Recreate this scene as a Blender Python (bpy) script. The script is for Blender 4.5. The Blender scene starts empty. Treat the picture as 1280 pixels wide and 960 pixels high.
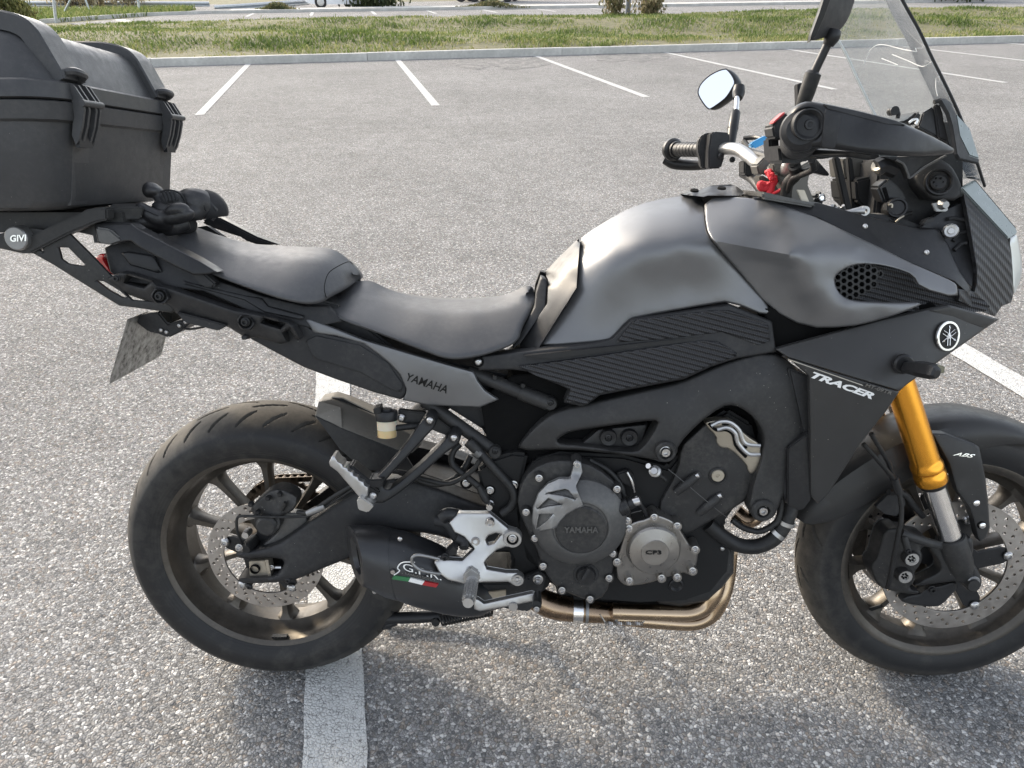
import bpy, bmesh, math, random
import numpy as np
from mathutils import Vector, Matrix, geometry
random.seed(7); rng = np.random.default_rng(7)
scn = bpy.context.scene; COL = scn.collection
rad = math.radians
# ------------------------------------------------------------------ camera, sky, sun, exposure
F, PITCH, ROLL, CAM_H = 893.2, 0.51676, -0.00722, 1.3794
cam = bpy.data.cameras.new('camera'); cam.sensor_width = 36; cam.lens = F/1280*36
cam.clip_start = 0.02; cam.clip_end = 2000
co = bpy.data.objects.new('camera', cam); COL.objects.link(co); scn.camera = co
co.location = (0, 0, CAM_H)
fw = Vector((0, math.cos(PITCH), -math.sin(PITCH))); rt0 = Vector((1, 0, 0)); up0 = Vector((0, math.sin(PITCH), math.cos(PITCH)))
rt = rt0*math.cos(ROLL)+up0*math.sin(ROLL); up = up0*math.cos(ROLL)-rt0*math.sin(ROLL)
co.rotation_euler = Matrix((rt, up, -fw)).transposed().to_euler()
SUN_EL, SUN_AZ = rad(27), rad(-44)          # azimuth measured from +Y (away from the camera) towards +X
w = bpy.data.worlds.new('World'); scn.world = w; w.use_nodes = True
wn = w.node_tree.nodes; sky = wn.new('ShaderNodeTexSky'); sky.sky_type = 'NISHITA'; sky.sun_disc = False
sky.sun_elevation = SUN_EL; sky.sun_rotation = SUN_AZ; sky.dust_density = 3.0; sky.air_density = 1.0; sky.ozone_density = 1.0
hs = wn.new('ShaderNodeHueSaturation'); hs.inputs['Saturation'].default_value = .42       # a milky, hazy sky
w.node_tree.links.new(sky.outputs[0], hs.inputs['Color']); w.node_tree.links.new(hs.outputs[0], wn['Background'].inputs[0]); wn['Background'].inputs[1].default_value = 0.15
sl = bpy.data.lights.new('sun', 'SUN'); sl.energy = 1.25; sl.angle = rad(7); sl.color = (1, .82, .58)
so = bpy.data.objects.new('sun', sl); COL.objects.link(so)
sd = Vector((math.sin(SUN_AZ)*math.cos(SUN_EL), math.cos(SUN_AZ)*math.cos(SUN_EL), math.sin(SUN_EL)))
so.rotation_euler = sd.to_track_quat('Z', 'Y').to_euler(); so.location = (0, 0, 20)
scn.view_settings.view_transform = 'Standard'; scn.view_settings.look = 'None'; scn.view_settings.gamma = 1
scn.view_settings.exposure = 1.6
scn.cycles.max_bounces = 8; scn.cycles.transparent_max_bounces = 12

# ------------------------------------------------------------------ node materials
class NT:
    def __init__(s, name):
        s.m = bpy.data.materials.new(name); s.m.use_nodes = True; s.t = s.m.node_tree
        s.b = s.t.nodes['Principled BSDF']; s.out = s.t.nodes['Material Output']
    def n(s, typ, **kw):
        nd = s.t.nodes.new('ShaderNode'+typ)
        for k, v in kw.items():
            if k in nd.inputs.keys() if isinstance(k, str) else False: nd.inputs[k].default_value = v
            else: setattr(nd, k, v)
        return nd
    def l(s, a, b): s.t.links.new(a, b)
    def pos(s, obj=False):
        return s.n('TexCoord').outputs['Object'] if obj else s.n('NewGeometry').outputs['Position']
    def noise(s, v, scale, detail=3, rough=.55):
        q = s.n('TexNoise'); q.inputs['Scale'].default_value = scale; q.inputs['Detail'].default_value = detail
        q.inputs['Roughness'].default_value = rough
        if v is not None: s.l(v, q.inputs['Vector'])
        return q.outputs['Fac']
    def voro(s, v, scale, feature='F1'):
        q = s.n('TexVoronoi'); q.feature = feature; q.inputs['Scale'].default_value = scale; s.l(v, q.inputs['Vector']); return q
    def ramp(s, f, stops):
        q = s.n('ValToRGB'); s.l(f, q.inputs[0]); e = q.color_ramp.elements
        while len(e) < len(stops): e.new(.5)
        for el, (p, c) in zip(e, stops): el.position = p; el.color = (*c, 1) if len(c) == 3 else c
        return q.outputs[0]
    def mp(s, f, a, b, c, d):
        q = s.n('MapRange'); s.l(f, q.inputs[0])
        for i, x in enumerate((a, b, c, d)): q.inputs[i+1].default_value = x
        return q.outputs[0]
    def math(s, op, a, b=None):
        q = s.n('Math'); q.operation = op
        for i, x in enumerate((a, b)):
            if x is None: continue
            if isinstance(x, (int, float)): q.inputs[i].default_value = x
            else: s.l(x, q.inputs[i])
        return q.outputs[0]
    def mix(s, f, a, b, typ='MIX'):
        q = s.n('Mix'); q.data_type = 'RGBA'; q.blend_type = typ
        for i, x in ((0, f), (6, a), (7, b)):
            if isinstance(x, (int, float)): q.inputs[i].default_value = x
            elif isinstance(x, tuple): q.inputs[i].default_value = (*x, 1) if len(x) == 3 else x
            else: s.l(x, q.inputs[i])
        return q.outputs[2]
    def bump(s, h, strength=.3, dist=.001):
        q = s.n('Bump'); q.inputs['Strength'].default_value = strength; q.inputs['Distance'].default_value = dist
        s.l(h, q.inputs['Height']); s.l(q.outputs[0], s.b.inputs['Normal']); return q
    def set(s, **kw):
        for k, v in kw.items():
            k = k.replace('_', ' ')
            if isinstance(v, tuple): v = (*v, 1) if len(v) == 3 else v
            if hasattr(v, 'is_linked') or hasattr(v, 'links'): s.l(v, s.b.inputs[k])
            else: s.b.inputs[k].default_value = v

def pmat(name, col, rough=.5, metal=0., grain=0., gscale=900, var=.12, vscale=9, dust=0., dustcol=(.34, .32, .28), rvar=.08, coat=0., spec=.5, specks=0.):
    t = NT(name); p = t.pos(True)
    n1 = t.noise(p, vscale, 4); n2 = t.noise(p, vscale*7, 3)
    f = t.mp(t.math('ADD', n1, t.math('MULTIPLY', n2, .5)), .5, 1.0, 1-var, 1+var)
    c = t.mix(1.0, tuple(col), t.n('CombineColor').outputs[0], 'MULTIPLY')
    cc = [q for q in t.t.nodes if q.type == 'COMBINE_COLOR'][0]
    for i in range(3): t.l(f, cc.inputs[i])
    if dust:
        df = t.mp(t.math('MULTIPLY', t.noise(p, 14, 5, .65), t.noise(p, 120, 4, .7)), .22, .42, 0, dust)
        c = t.mix(df, c, tuple(dustcol))
    if specks:
        v = t.voro(p, 90); sp = t.math('LESS_THAN', v.outputs['Distance'], t.math('MULTIPLY', t.noise(p, 33, 2), specks))
        sp2 = t.math('MULTIPLY', sp, t.math('GREATER_THAN', t.noise(p, 21, 3), .5))
        c = t.mix(t.math('MULTIPLY', sp2, .55), c, (.45, .42, .37))
    t.set(Base_Color=c, Metallic=metal, Roughness=t.mp(n2, .3, .7, max(0, rough-rvar), min(1, rough+rvar)))
    t.b.inputs['Specular IOR Level'].default_value = spec
    if coat: t.set(Coat_Weight=coat, Coat_Roughness=.12)
    if grain: t.bump(t.noise(p, gscale, 2), grain, .0006)
    return t.m

# ------------------------------------------------------------------ geometry helpers
def link(name, me, mat=None, parent=None):
    o = bpy.data.objects.new(name, me); COL.objects.link(o)
    if mat is not None:
        if len(me.materials) == 0: me.materials.append(mat)
    if parent is not None: o.parent = parent
    return o
def mesh(verts, faces, smooth=True, sharp=35, flip=None):
    me = bpy.data.meshes.new('m'); me.from_pydata([tuple(v) for v in verts], [], [tuple(f) for f in faces]); me.update()
    bm = bmesh.new(); bm.from_mesh(me); bmesh.ops.recalc_face_normals(bm, faces=bm.faces); bm.to_mesh(me); bm.free()
    if smooth:
        me.shade_smooth()
        if sharp: me.set_sharp_from_angle(angle=rad(sharp))
    return me
def empty(name, loc=(0, 0, 0)):
    o = bpy.data.objects.new(name, None); COL.objects.link(o); o.location = loc; o.empty_display_size = .1; return o
def tag(o, label=None, cat=None, group=None, kind=None):
    if label: o['label'] = label
    if cat: o['category'] = cat
    if group: o['group'] = group
    if kind: o['kind'] = kind
    return o
class MB:
    """collects primitives into one mesh"""
    def __init__(s): s.v = []; s.f = []
    def add(s, v, f):
        o = len(s.v); s.v += [tuple(x) for x in v]; s.f += [tuple(i+o for i in q) for q in f]
    def box(s, c, d, M=None):
        x, y, z = (q/2 for q in d); vs = [Vector((a*x, b*y, e*z)) for a in (-1, 1) for b in (-1, 1) for e in (-1, 1)]
        if M is not None: vs = [M @ q for q in vs]
        s.add([q+Vector(c) for q in vs], [(0, 1, 3, 2), (4, 6, 7, 5), (0, 4, 5, 1), (2, 3, 7, 6), (0, 2, 6, 4), (1, 5, 7, 3)])
    def tube(s, pts, r, seg=10, caps=True, sub=4):
        v, f = tube_geo(pts, r, seg, caps, sub); s.add(v, f)
    def mesh(s, smooth=True, sharp=35): return mesh(s.v, s.f, smooth, sharp)
def crom(pts, sub, closed=False):
    pts = [np.array(p, float) for p in pts]; n = len(pts)
    if sub <= 1 or n < 3: return pts
    out = []
    for i in range(n if closed else n-1):
        p1, p2 = pts[i], pts[(i+1) % n]
        p0 = pts[(i-1) % n] if closed or i > 0 else 2*p1-p2
        p3 = pts[(i+2) % n] if closed or i+2 < n else 2*p2-p1
        for k in range(sub):
            t = k/sub
            out.append(.5*((2*p1)+(-p0+p2)*t+(2*p0-5*p1+4*p2-p3)*t*t+(-p0+3*p1-3*p2+p3)*t**3))
    if not closed: out.append(pts[-1])
    return out
def tube_geo(pts, r, seg=10, caps=True, sub=4):
    rs = r if isinstance(r, (list, tuple)) else [r]*len(pts)
    q = crom([tuple(p)+(rr,) for p, rr in zip(pts, rs)], sub)
    P_ = [Vector(a[:3]) for a in q]; R_ = [a[3] for a in q]; v = []; f = []
    T = (P_[1]-P_[0]).normalized(); u = T.orthogonal().normalized()
    for i, p in enumerate(P_):
        T = ((P_[min(i+1, len(P_)-1)]-P_[max(i-1, 0)])).normalized()
        u = (u-T*u.dot(T)).normalized(); w_ = T.cross(u)
        for k in range(seg):
            a = 2*math.pi*k/seg; v.append(p+(u*math.cos(a)+w_*math.sin(a))*R_[i])
    for i in range(len(P_)-1):
        for k in range(seg): f.append((i*seg+k, i*seg+(k+1) % seg, (i+1)*seg+(k+1) % seg, (i+1)*seg+k))
    if caps: f.append(tuple(range(seg))); f.append(tuple(len(v)-seg+k for k in range(seg)))
    return v, f
def tube(name, pts, r, mat, parent, seg=12, sub=5, sharp=40):
    v, f = tube_geo(pts, r, seg, True, sub); return link(name, mesh(v, f, True, sharp), mat, parent)
def lathe_geo(prof, c, seg=48, axis=(0, -1, 0), up_=(0, 0, 1), arc=None, closed=False):
    """prof: (radius, offset along axis); axis -y points at the camera side"""
    A = Vector(axis).normalized(); U = Vector(up_); U = (U-A*U.dot(A)).normalized(); W = A.cross(U); c = Vector(c); v = []; f = []
    n = len(prof)
    if prof[0][0] > 1e-5 and prof[-1][0] > 1e-5: closed = True
    for k in range(seg):
        a = 2*math.pi*k/seg
        for r, h in prof: v.append(c+A*h+(U*math.cos(a)+W*math.sin(a))*r)
    for k in range(seg):
        k2 = (k+1) % seg
        for i in range(n if closed else n-1): f.append((k*n+i, k*n+(i+1) % n, k2*n+(i+1) % n, k2*n+i))
    if not closed:
        if prof[0][0] > 1e-5: f.append(tuple(k*n for k in range(seg)))
        if prof[-1][0] > 1e-5: f.append(tuple(k*n+n-1 for k in range(seg)))
    return v, f
def lathe(name, prof, c, mat, parent, seg=48, axis=(0, -1, 0), closed=False, sharp=30):
    v, f = lathe_geo(prof, c, seg, axis, (0, 0, 1) if abs(Vector(axis).normalized().z) < .9 else (1, 0, 0), closed=closed)
    bm = bmesh.new(); me = mesh(v, f, False); bm.from_mesh(me); bmesh.ops.remove_doubles(bm, verts=bm.verts, dist=1e-6)
    bmesh.ops.recalc_face_normals(bm, faces=bm.faces); bm.to_mesh(me); bm.free(); me.shade_smooth(); me.set_sharp_from_angle(angle=rad(sharp))
    return link(name, me, mat, parent)
def loft(name, secs, mat, parent, sub=4, csub=3, closed=True, caps=True, sharp=40):
    """secs: list of closed cross sections (same count) of 3D points"""
    S = [np.array(crom(s_, csub, closed)) for s_ in secs]
    if sub > 1: S = crom([s_.ravel() for s_ in S], sub); S = [s_.reshape(-1, 3) for s_ in S]
    n = len(S[0]); v = [p for s_ in S for p in s_]; f = []
    for i in range(len(S)-1):
        for k in range(n if closed else n-1): f.append((i*n+k, i*n+(k+1) % n, (i+1)*n+(k+1) % n, (i+1)*n+k))
    if caps and closed: f.append(tuple(range(n))); f.append(tuple((len(S)-1)*n+k for k in range(n)))
    return link(name, mesh(v, f, True, sharp), mat, parent)

# ------------------------------------------------------------------ from the photograph's pixels (1280 x 960) to the place
CAM = np.array([0, 0, CAM_H]); RT, UP, FW = np.array(rt), np.array(up), np.array(fw)
def ray(px, py): d = FW+RT*((px-640)/F)-UP*((py-480)/F); return d
def G(px, py, z=0.):
    d = ray(px, py); t = (z-CAM_H)/d[2]; return CAM+d*t
def V3(px, py, Y):                     # point of the ray at distance Y in front
    d = ray(px, py); return CAM+d*(Y/d[1])
BPOS = np.array([-.52092, 1.13378, 0]); LEAN, YAW = .22723, -.0232
_c, _s = math.cos(-LEAN), math.sin(-LEAN); _cy, _sy = math.cos(YAW), math.sin(YAW)
BR = np.array([[_cy, -_sy, 0], [_sy, _cy, 0], [0, 0, 1]]) @ np.array([[1, 0, 0], [0, _c, -_s], [0, _s, _c]])
CL = BR.T @ (CAM-BPOS)
def P(px, py, s=0.):
    """bike-local point seen at photo pixel (px,py) lying s metres to the right of the bike's middle plane"""
    d = BR.T @ ray(px, py); t = (-s-CL[1])/d[1]; return CL+d*t
def Pv(px, py, s=0.): return Vector(P(px, py, s))
OFF = dict(A=(0, 0), B=(0, 200), C=(100, 280), D=(380, 300), E=(640, 220), F=(800, 60), G=(960, 0), H=(960, 200), I=(960, 380), J=(960, 600),
           K=(760, 500), L=(600, 400), M=(620, 560), N=(420, 600), O=(380, 460), Q=(150, 500), R=(150, 640))
def Z(k, *pts):
    """pixels read off a 4x enlargement"""
    ox, oy = OFF[k]; return [(ox+p[0]/4, oy+p[1]/4)+tuple(p[2:]) for p in pts]
# ------------------------------------------------------------------ the setting
AZ = -.21442
def asphalt(name, paint=False, scale=125, wear=.5):
    t = NT(name); p = t.pos()
    v = t.voro(p, scale); v.inputs['Randomness'].default_value = 1
    v2 = t.voro(p, scale*2.3); e = t.voro(p, scale, 'DISTANCE_TO_EDGE')
    cell = t.n('SeparateColor'); t.l(v.outputs['Color'], cell.inputs[0])
    stone = t.ramp(cell.outputs[0], [(0, (.13, .132, .135)), (.3, (.24, .242, .245)), (.62, (.37, .371, .370)), (.85, (.53, .527, .518)), (1, (.74, .73, .71))])
    cell2 = t.n('SeparateColor'); t.l(v2.outputs['Color'], cell2.inputs[0])
    small = t.ramp(cell2.outputs[1], [(0, (.17, .169, .166)), (1, (.42, .41, .395))])
    pick = t.math('GREATER_THAN', t.noise(p, scale*.6, 2), .52)
    c = t.mix(pick, stone, small)
    tint = t.mix(t.mp(cell.outputs[1], .8, 1, 0, .35), c, (.40, .30, .21))
    gap = t.mp(e.outputs[0], .0, .18, .62, 0)
    c = t.mix(gap, tint, (.07, .07, .07))
    big = t.math('MULTIPLY', t.mp(t.noise(p, .55, 5, .6), .3, .7, .80, 1.04), t.mp(t.math('MULTIPLY', t.noise(p, 1.7, 3), t.noise(p, 5.3, 4, .7)), .34, .46, 1., .80)); mid = t.mp(t.noise(p, 6, 4, .6), .3, .7, .9, 1.1)
    g = t.n('CombineColor'); k = t.math('MULTIPLY', big, mid)
    for i in range(3): t.l(k, g.inputs[i])
    c = t.mix(1., c, g.outputs[0], 'MULTIPLY')
    dome = t.math('SUBTRACT', t.math('MULTIPLY', t.math('ADD', cell.outputs[2], .6), t.mp(e.outputs[0], 0, .3, 0, 1)), 0)
    h = t.math('ADD', t.math('MULTIPLY', dome, .9), t.math('ADD', t.math('MULTIPLY', t.noise(p, scale*3.2, 3), .5), t.math('MULTIPLY', t.mp(t.voro(p, scale*2.3, 'DISTANCE_TO_EDGE').outputs[0], 0, .3, 0, 1), .35)))
    if paint:
        keep = t.math('ADD', t.mp(e.outputs[0], 0, .22, .16, .55), t.mp(t.noise(p, 70, 5, .75), .3, .7, -.17, .42))
        f = t.mp(keep, wear*.2, wear*.7+.12, 0, 1)
        c = t.mix(f, c, t.mix(t.noise(p, 9, 3), (.50, .505, .50), (.66, .665, .65)))
    t.set(Base_Color=c, Roughness=.95); t.b.inputs['Specular IOR Level'].default_value = .08
    t.bump(h, .7, .0036)
    return t.m
M_asph = asphalt('asphalt'); M_paint = asphalt('road_paint', True)
M_kerb = pmat('concrete', (.50, .49, .455), .85, grain=.6, gscale=160, var=.2, vscale=2.2, dust=.35, dustcol=(.22, .21, .18))
t = NT('soil'); p = t.pos(); t.set(Base_Color=t.ramp(t.noise(p, 3.2, 6, .7), [(.3, (.075, .085, .035)), (.55, (.15, .14, .075)), (.75, (.24, .21, .14))]), Roughness=.95); t.bump(t.noise(p, 40, 4), .8, .03); M_soil = t.m
def kd(d, a):                          # along the parking rows' normal (d, away) and along the kerb (a, to the right)
    return Vector((math.sin(AZ)*d+math.cos(AZ)*a, math.cos(AZ)*d-math.sin(AZ)*a, 0))
def unkd(P_): return (P_[0]*math.sin(AZ)+P_[1]*math.cos(AZ), P_[0]*math.cos(AZ)-P_[1]*math.sin(AZ))
def sheet(name, pts, z, mat, kind='structure'):
    o = link(name, mesh([(p_[0], p_[1], z) for p_ in pts], [tuple(range(len(pts)))], False), mat); o['kind'] = kind; return o
sheet('ground', [(-900, -900), (900, -900), (900, 900), (-900, 900)], -.012, M_soil)
DK, KH = unkd(G(735, 68.2))[0], .14     # kerb face distance
lot = [kd(-9, -60), kd(-9, 60), kd(DK+.06, 60), kd(DK+.06, -60)]
sheet('parking_lot', lot, 0, M_asph)
# white bay lines: (end px, far px)
LW = .125
def bayline(a, d0, d1, wdt=LW, z=.004):
    # a slightly ragged painted strip, 3 mm thick
    n = max(4, int((d1-d0)/.05)); L_ = []; R_ = []
    for i in range(n+1):
        d = d0+(d1-d0)*i/n; L_.append(kd(d, a-wdt/2+random.uniform(-1, 1)*.002)); R_.append(kd(d, a+wdt/2+random.uniform(-1, 1)*.002))
    v = [(q.x, q.y, z) for q in L_]+[(q.x, q.y, z) for q in R_]; m_ = n+1
    f = [(i, i+m_, i+m_+1, i+1) for i in range(n)]
    o = link('parking_line', mesh(v, f, False), M_paint); o['kind'] = 'structure'

for a_ in (-.168, 2.42): bayline(a_, -3.0, 2.95, .128)
for i in range(-3, 8): bayline(-1.68+2.79*i, 9.45, DK-.02, .105)
# broken darker asphalt along the kerb
t = NT('broken_asphalt'); p = t.pos(); v_ = t.voro(p, 26); t.set(Base_Color=t.ramp(t.math('MULTIPLY', t.noise(p, 5, 6, .75), t.mp(v_.outputs['Distance'], 0, .6, .6, 1.3)), [(.25, (.055, .055, .058)), (.5, (.12, .12, .122)), (.75, (.24, .235, .225))]), Roughness=.9); t.bump(t.noise(p, 60, 5, .7), 1., .02); M_broken = t.m
for (xa, xb, ya, yb) in ((556, 690, 71.5, 88), (740, 838, 65.5, 79)):
    pts = [G(xa+(xb-xa)*u+random.uniform(-6, 6), ya+(yb-ya)*v+random.uniform(-1.2, 1.2)) for u, v in ((0, .3), (.12, .06), (.3, .12), (.5, .04), (.7, .1), (.9, .06), (1, .3), (.95, .6), (.8, .75), (.6, .95), (.45, .7), (.3, 1.), (.12, .75))]
    sheet('asphalt_patch', pts, .0035, M_broken)
# ---- kerb along the row: each stone with its joint
def kerb_run(name, p0, p1, length=1., w_=.14, h=.14, seg=0):
    root = empty(name, tuple(p0)); root['kind'] = 'structure'
    p0, p1 = Vector(p0), Vector(p1); L_ = (p1-p0).length; n = max(1, round(L_/length)); u = (p1-p0)/L_; nn = Vector((-u.y, u.x, 0))
    base = None
    for i in range(n):
        l_ = L_/n
        if base is None or True:
            dz = random.uniform(-1, 1)*.004; dn = random.uniform(-1, 1)*.004
            if base is None:
                b = .012; x0, x1 = .004, l_-.004
                prof = [(0, -.15), (0, h-b), (b, h), (w_-b, h), (w_, h-b), (w_, -.15)]
                v = [(x, q[0], q[1]) for x in (x0, x1) for q in prof]; m_ = len(prof)
                f = [(k, (k+1) % m_, (k+1) % m_+m_, k+m_) for k in range(m_)]+[tuple(range(m_)), tuple(range(m_, 2*m_))]
                base = mesh(v, f, False)
            o = link('kerb_stone', base, M_kerb, root)
            o.matrix_local = Matrix.Translation((u*l_*i)+nn*dn+Vector((0, 0, dz))) @ Matrix((u, nn, Vector((0, 0, 1)))).transposed().to_4x4()
    return root
kerb_run('kerb', kd(DK, -11.2), kd(DK, 24), 4.0)
# ---- second lot beyond the grass
D2 = unkd(G(700, 24))[0]               # where its asphalt starts
print('D2', D2, [tuple(round(float(x), 1) for x in unkd(G(*q))) for q in ((110, 38), (150, 30), (60, 28), (180, 20), (230, 13), (480, 12), (640, 12), (960, 8), (1280, 3), (70, 28), (783, 22), (405, 12), (200, 40), (300, 33), (900, 22), (1280, 15))])
lot2 = [kd(28.3, -6.6), kd(28.3, 60), kd(40.2, 60), kd(40.2, -6.9), kd(36, -8.6), kd(33, -9.8), kd(29.6, -8.2)]
sheet('second_parking_lot', lot2, .002, M_asph)
kerb_run('kerb', kd(40, -5.6), kd(40, 52), 4.0)
kerb_run('kerb', kd(33.4, -10.8), kd(38.6, -8.2), 2.0); kerb_run('kerb', kd(38.6, -8.2), kd(40, -5.6), 1.5)
kerb_run('kerb', kd(26.2, -5.4), kd(31.6, -7.5), 3.0, .3, .16)
for i, a_ in enumerate((-6.0, -3.3, -.5, 2.2, 5, 7.8, 10.6)):
    bayline(a_+2.3, 36.2, 39.8, .14, .006); bayline(a_+2.3, 28.4, 30.9, .14, .006)
sheet('road', [kd(43.5, -40), kd(43.5, 120), kd(56, 120), kd(56, -40)], .0, M_asph)
kerb_run('kerb', kd(43.3, -2), kd(43.3, 70), 4.0, .2, .1)
sheet('pavement', [kd(40.1, -5), kd(40.1, 90), kd(43.32, 90), kd(43.32, -5)], .09, M_kerb)

def leafmat(name, a_, b_, c_, scale=1.2):
    t = NT(name); p = t.pos(); n_ = t.noise(p, scale, 4, .65); oi = t.n('TexWhiteNoise'); oi.noise_dimensions = '1D'
    at = t.n('Attribute'); at.attribute_name = 'tone'; f = t.math('ADD', t.math('MULTIPLY', n_, .75), t.math('MULTIPLY', at.outputs['Fac'], .5))
    t.set(Base_Color=t.ramp(f, [(.3, a_), (.58, b_), (.85, c_)]), Roughness=.65); t.b.inputs['Specular IOR Level'].default_value = .25
    t.b.inputs['Subsurface Weight'].default_value = 0
    tr = t.n('BsdfTranslucent'); mx = t.n('MixShader'); mx.inputs[0].default_value = .3; t.l(t.ramp(f, [(.3, a_), (.58, b_), (.85, c_)]), tr.inputs[0])
    t.l(t.b.outputs[0], mx.inputs[1]); t.l(tr.outputs[0], mx.inputs[2]); t.l(mx.outputs[0], t.out.inputs[0]); return t.m
M_grass = leafmat('grass_blades', (.06, .095, .025), (.14, .195, .05), (.31, .30, .13), .9)
M_leaf = leafmat('olive_leaves', (.05, .065, .018), (.13, .14, .045), (.24, .22, .09))
M_dark = leafmat('dark_leaves', (.018, .028, .012), (.045, .06, .024), (.09, .10, .04))
M_straw = leafmat('straw', (.22, .18, .10), (.42, .36, .22), (.60, .53, .36))
M_rusty = leafmat('rusty_leaves', (.07, .085, .04), (.15, .145, .07), (.30, .24, .14))
M_wood = pmat('bark', (.16, .125, .09), .9, grain=.8, gscale=60, var=.3)
def blades(pos, hts, wid, lean, tone):
    """pos (n,3): one bent blade (two triangles + tip) per row"""
    n = len(pos); a_ = rng.uniform(0, 2*np.pi, n); dx = np.stack([np.cos(a_), np.sin(a_), 0*a_], 1)
    b_ = rng.uniform(0, 2*np.pi, n); ln = np.stack([np.cos(b_), np.sin(b_), 0*b_], 1)*(lean*hts*rng.uniform(.2, 1., n))[:, None]
    z = np.array([0, 0, 1.]); w2 = (wid*rng.uniform(.6, 1.3, n))[:, None]*dx/2
    v = np.stack([pos-w2, pos+w2, pos+ln*.35+z*(hts*.55)[:, None]-w2*.8, pos+ln*.35+z*(hts*.55)[:, None]+w2*.8, pos+ln+z*(hts*np.where(lean > .9, .7, 1))[:, None]], 1).reshape(-1, 3)
    i = np.arange(n)[:, None]*5; f = np.concatenate([i+[0, 1, 3], i+[0, 3, 2], i+[2, 3, 4]], 0)
    me = bpy.data.meshes.new('m'); me.vertices.add(len(v)); me.vertices.foreach_set('co', v.ravel())
    me.loops.add(f.size); me.loops.foreach_set('vertex_index', f.ravel()); me.polygons.add(len(f))
    me.polygons.foreach_set('loop_start', np.arange(len(f))*3); me.update(calc_edges=True)
    at = me.attributes.new('tone', 'FLOAT', 'POINT'); at.data.foreach_set('value', np.repeat(tone, 5)); return me
def mound(d, a): return .16+.14*np.clip((d-DK)/4, 0, 1)+.10*np.sin(d*.8+a*.35)*np.clip((d-DK)/3, 0, 1)*np.clip((29-d)/3, 0, 1)-.16*np.clip((d-24.5)/4, 0, 1)
# soil of the strip: a gently rising bed
nd_, na_ = 40, 120; gv = []; gf = []
for i in range(nd_+1):
    for j in range(na_+1):
        d = DK+.12+(28.6-DK-.12)*i/nd_; a = -14+54*j/na_; q = kd(d, a); gv.append((q.x, q.y, float(mound(d, a))-.04))
for i in range(nd_):
    for j in range(na_): gf.append((i*(na_+1)+j, i*(na_+1)+j+1, (i+1)*(na_+1)+j+1, (i+1)*(na_+1)+j))
o = link('grass_bed', mesh(gv, gf, True, 0), M_soil); o['kind'] = 'structure'
n_ = 150000; d_ = DK+.2+(28.2-DK)*rng.power(1.25, n_)*1.0; d_ = DK+.16+(28.3-DK)*(rng.random(n_)**1.35); a_ = rng.uniform(-13.5, 26, n_)
def fbm(x, y, s):
    r_ = 0
    for k in range(4): r_ = r_+np.sin(x*s*(1.9**k)+k*1.7+1.3*np.sin(y*s*(1.7**k)*.9+k))*np.sin(y*s*(1.9**k)*1.1+k*2.3+1.1*np.sin(x*s*1.3**k))/(1.6**k)
    return r_
patch = fbm(d_, a_, 1.1); keep = rng.random(n_) < np.clip(.62+.35*patch, .12, 1); keep &= ~((a_ < -7.2) & (d_ > 29))
keep &= ~((d_ < DK+.9) & (rng.random(n_) < .62-.35*patch))
d_, a_, patch = d_[keep], a_[keep], patch[keep]
pos = np.stack([np.sin(AZ)*d_+np.cos(AZ)*a_, np.cos(AZ)*d_-np.sin(AZ)*a_, mound(d_, a_)-.045], 1)
h_ = rng.uniform(.035, .115, len(d_))*(1+.5*np.clip(patch, -1, 1)); h_[rng.random(len(h_)) < .01] *= 2.2
o = link('grass', blades(pos, h_, np.full(len(d_), .022), np.full(len(d_), 1.0), np.clip(.5-.33*patch+rng.normal(0, .28, len(d_))+.35*(d_ < DK+1.2), 0, 1.3)), M_grass); o['kind'] = 'stuff'
# verge on the left, beyond
n_ = 16000; d_ = rng.uniform(34, 46, n_); a_ = rng.uniform(-20, -7.2, n_); k_ = a_ < -10.7+(d_-33.4)*.5; d_, a_ = d_[k_], a_[k_]
pos = np.stack([np.sin(AZ)*d_+np.cos(AZ)*a_, np.cos(AZ)*d_-np.sin(AZ)*a_, 0*d_], 1)
o = link('grass', blades(pos, rng.uniform(.1, .35, len(d_)), np.full(len(d_), .05), np.full(len(d_), .8), rng.normal(.5, .3, len(d_))), M_grass); o['kind'] = 'stuff'
# bushes: many small leaves on a handful of stems
def bush(name, label, cat, base, r, h, n, mat, leaf=.06, stems=9, up_=.7, group=None, low=False):
    root = empty(name, tuple(base)); tag(root, label, cat, group); mb = MB(); tips = []
    for k in range(stems):
        an = random.uniform(0, 6.28); rr = r*random.uniform(.2, 1); top = Vector((math.cos(an)*rr, math.sin(an)*rr, h*random.uniform(.6, 1)))
        mid_ = Vector((top.x*.35, top.y*.35, top.z*.5)); mb.tube([(0, 0, -.05), mid_, top], [.018*h+.008, .012*h+.005, .004], 6, True, 3); tips.append((mid_, top))
    link('stems', mb.mesh(), M_wood, root); ps = np.zeros((n, 3))
    for i in range(n):
        m_, tp = random.choice(tips); q = m_.lerp(tp, random.random()**.7); sp = r*.22; ps[i] = q+Vector((random.gauss(0, sp), random.gauss(0, sp), random.gauss(0, sp*.8)))
    if low: k_ = rng.random(n) < .55; ps[k_, 2] *= rng.random(k_.sum()); ps[k_, :2] *= rng.uniform(.5, 1.25, (k_.sum(), 1))
    ps[:, 2] = np.maximum(ps[:, 2], .03)
    link('foliage', blades(ps, rng.uniform(.6, 1.4, n)*leaf*2, np.full(n, leaf*.75), np.full(n, up_), rng.normal(.5, .3, n)), mat, root); return root
def at(px, py, z=0): q = G(px, py, z); return Vector(q)
bush('bush', 'twiggy rust green bush left of the grey pole base on the grass strip', 'bush', at(767, 25), .48, 1.0, 950, M_rusty, .075, 14, 1.0, None, True)
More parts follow.
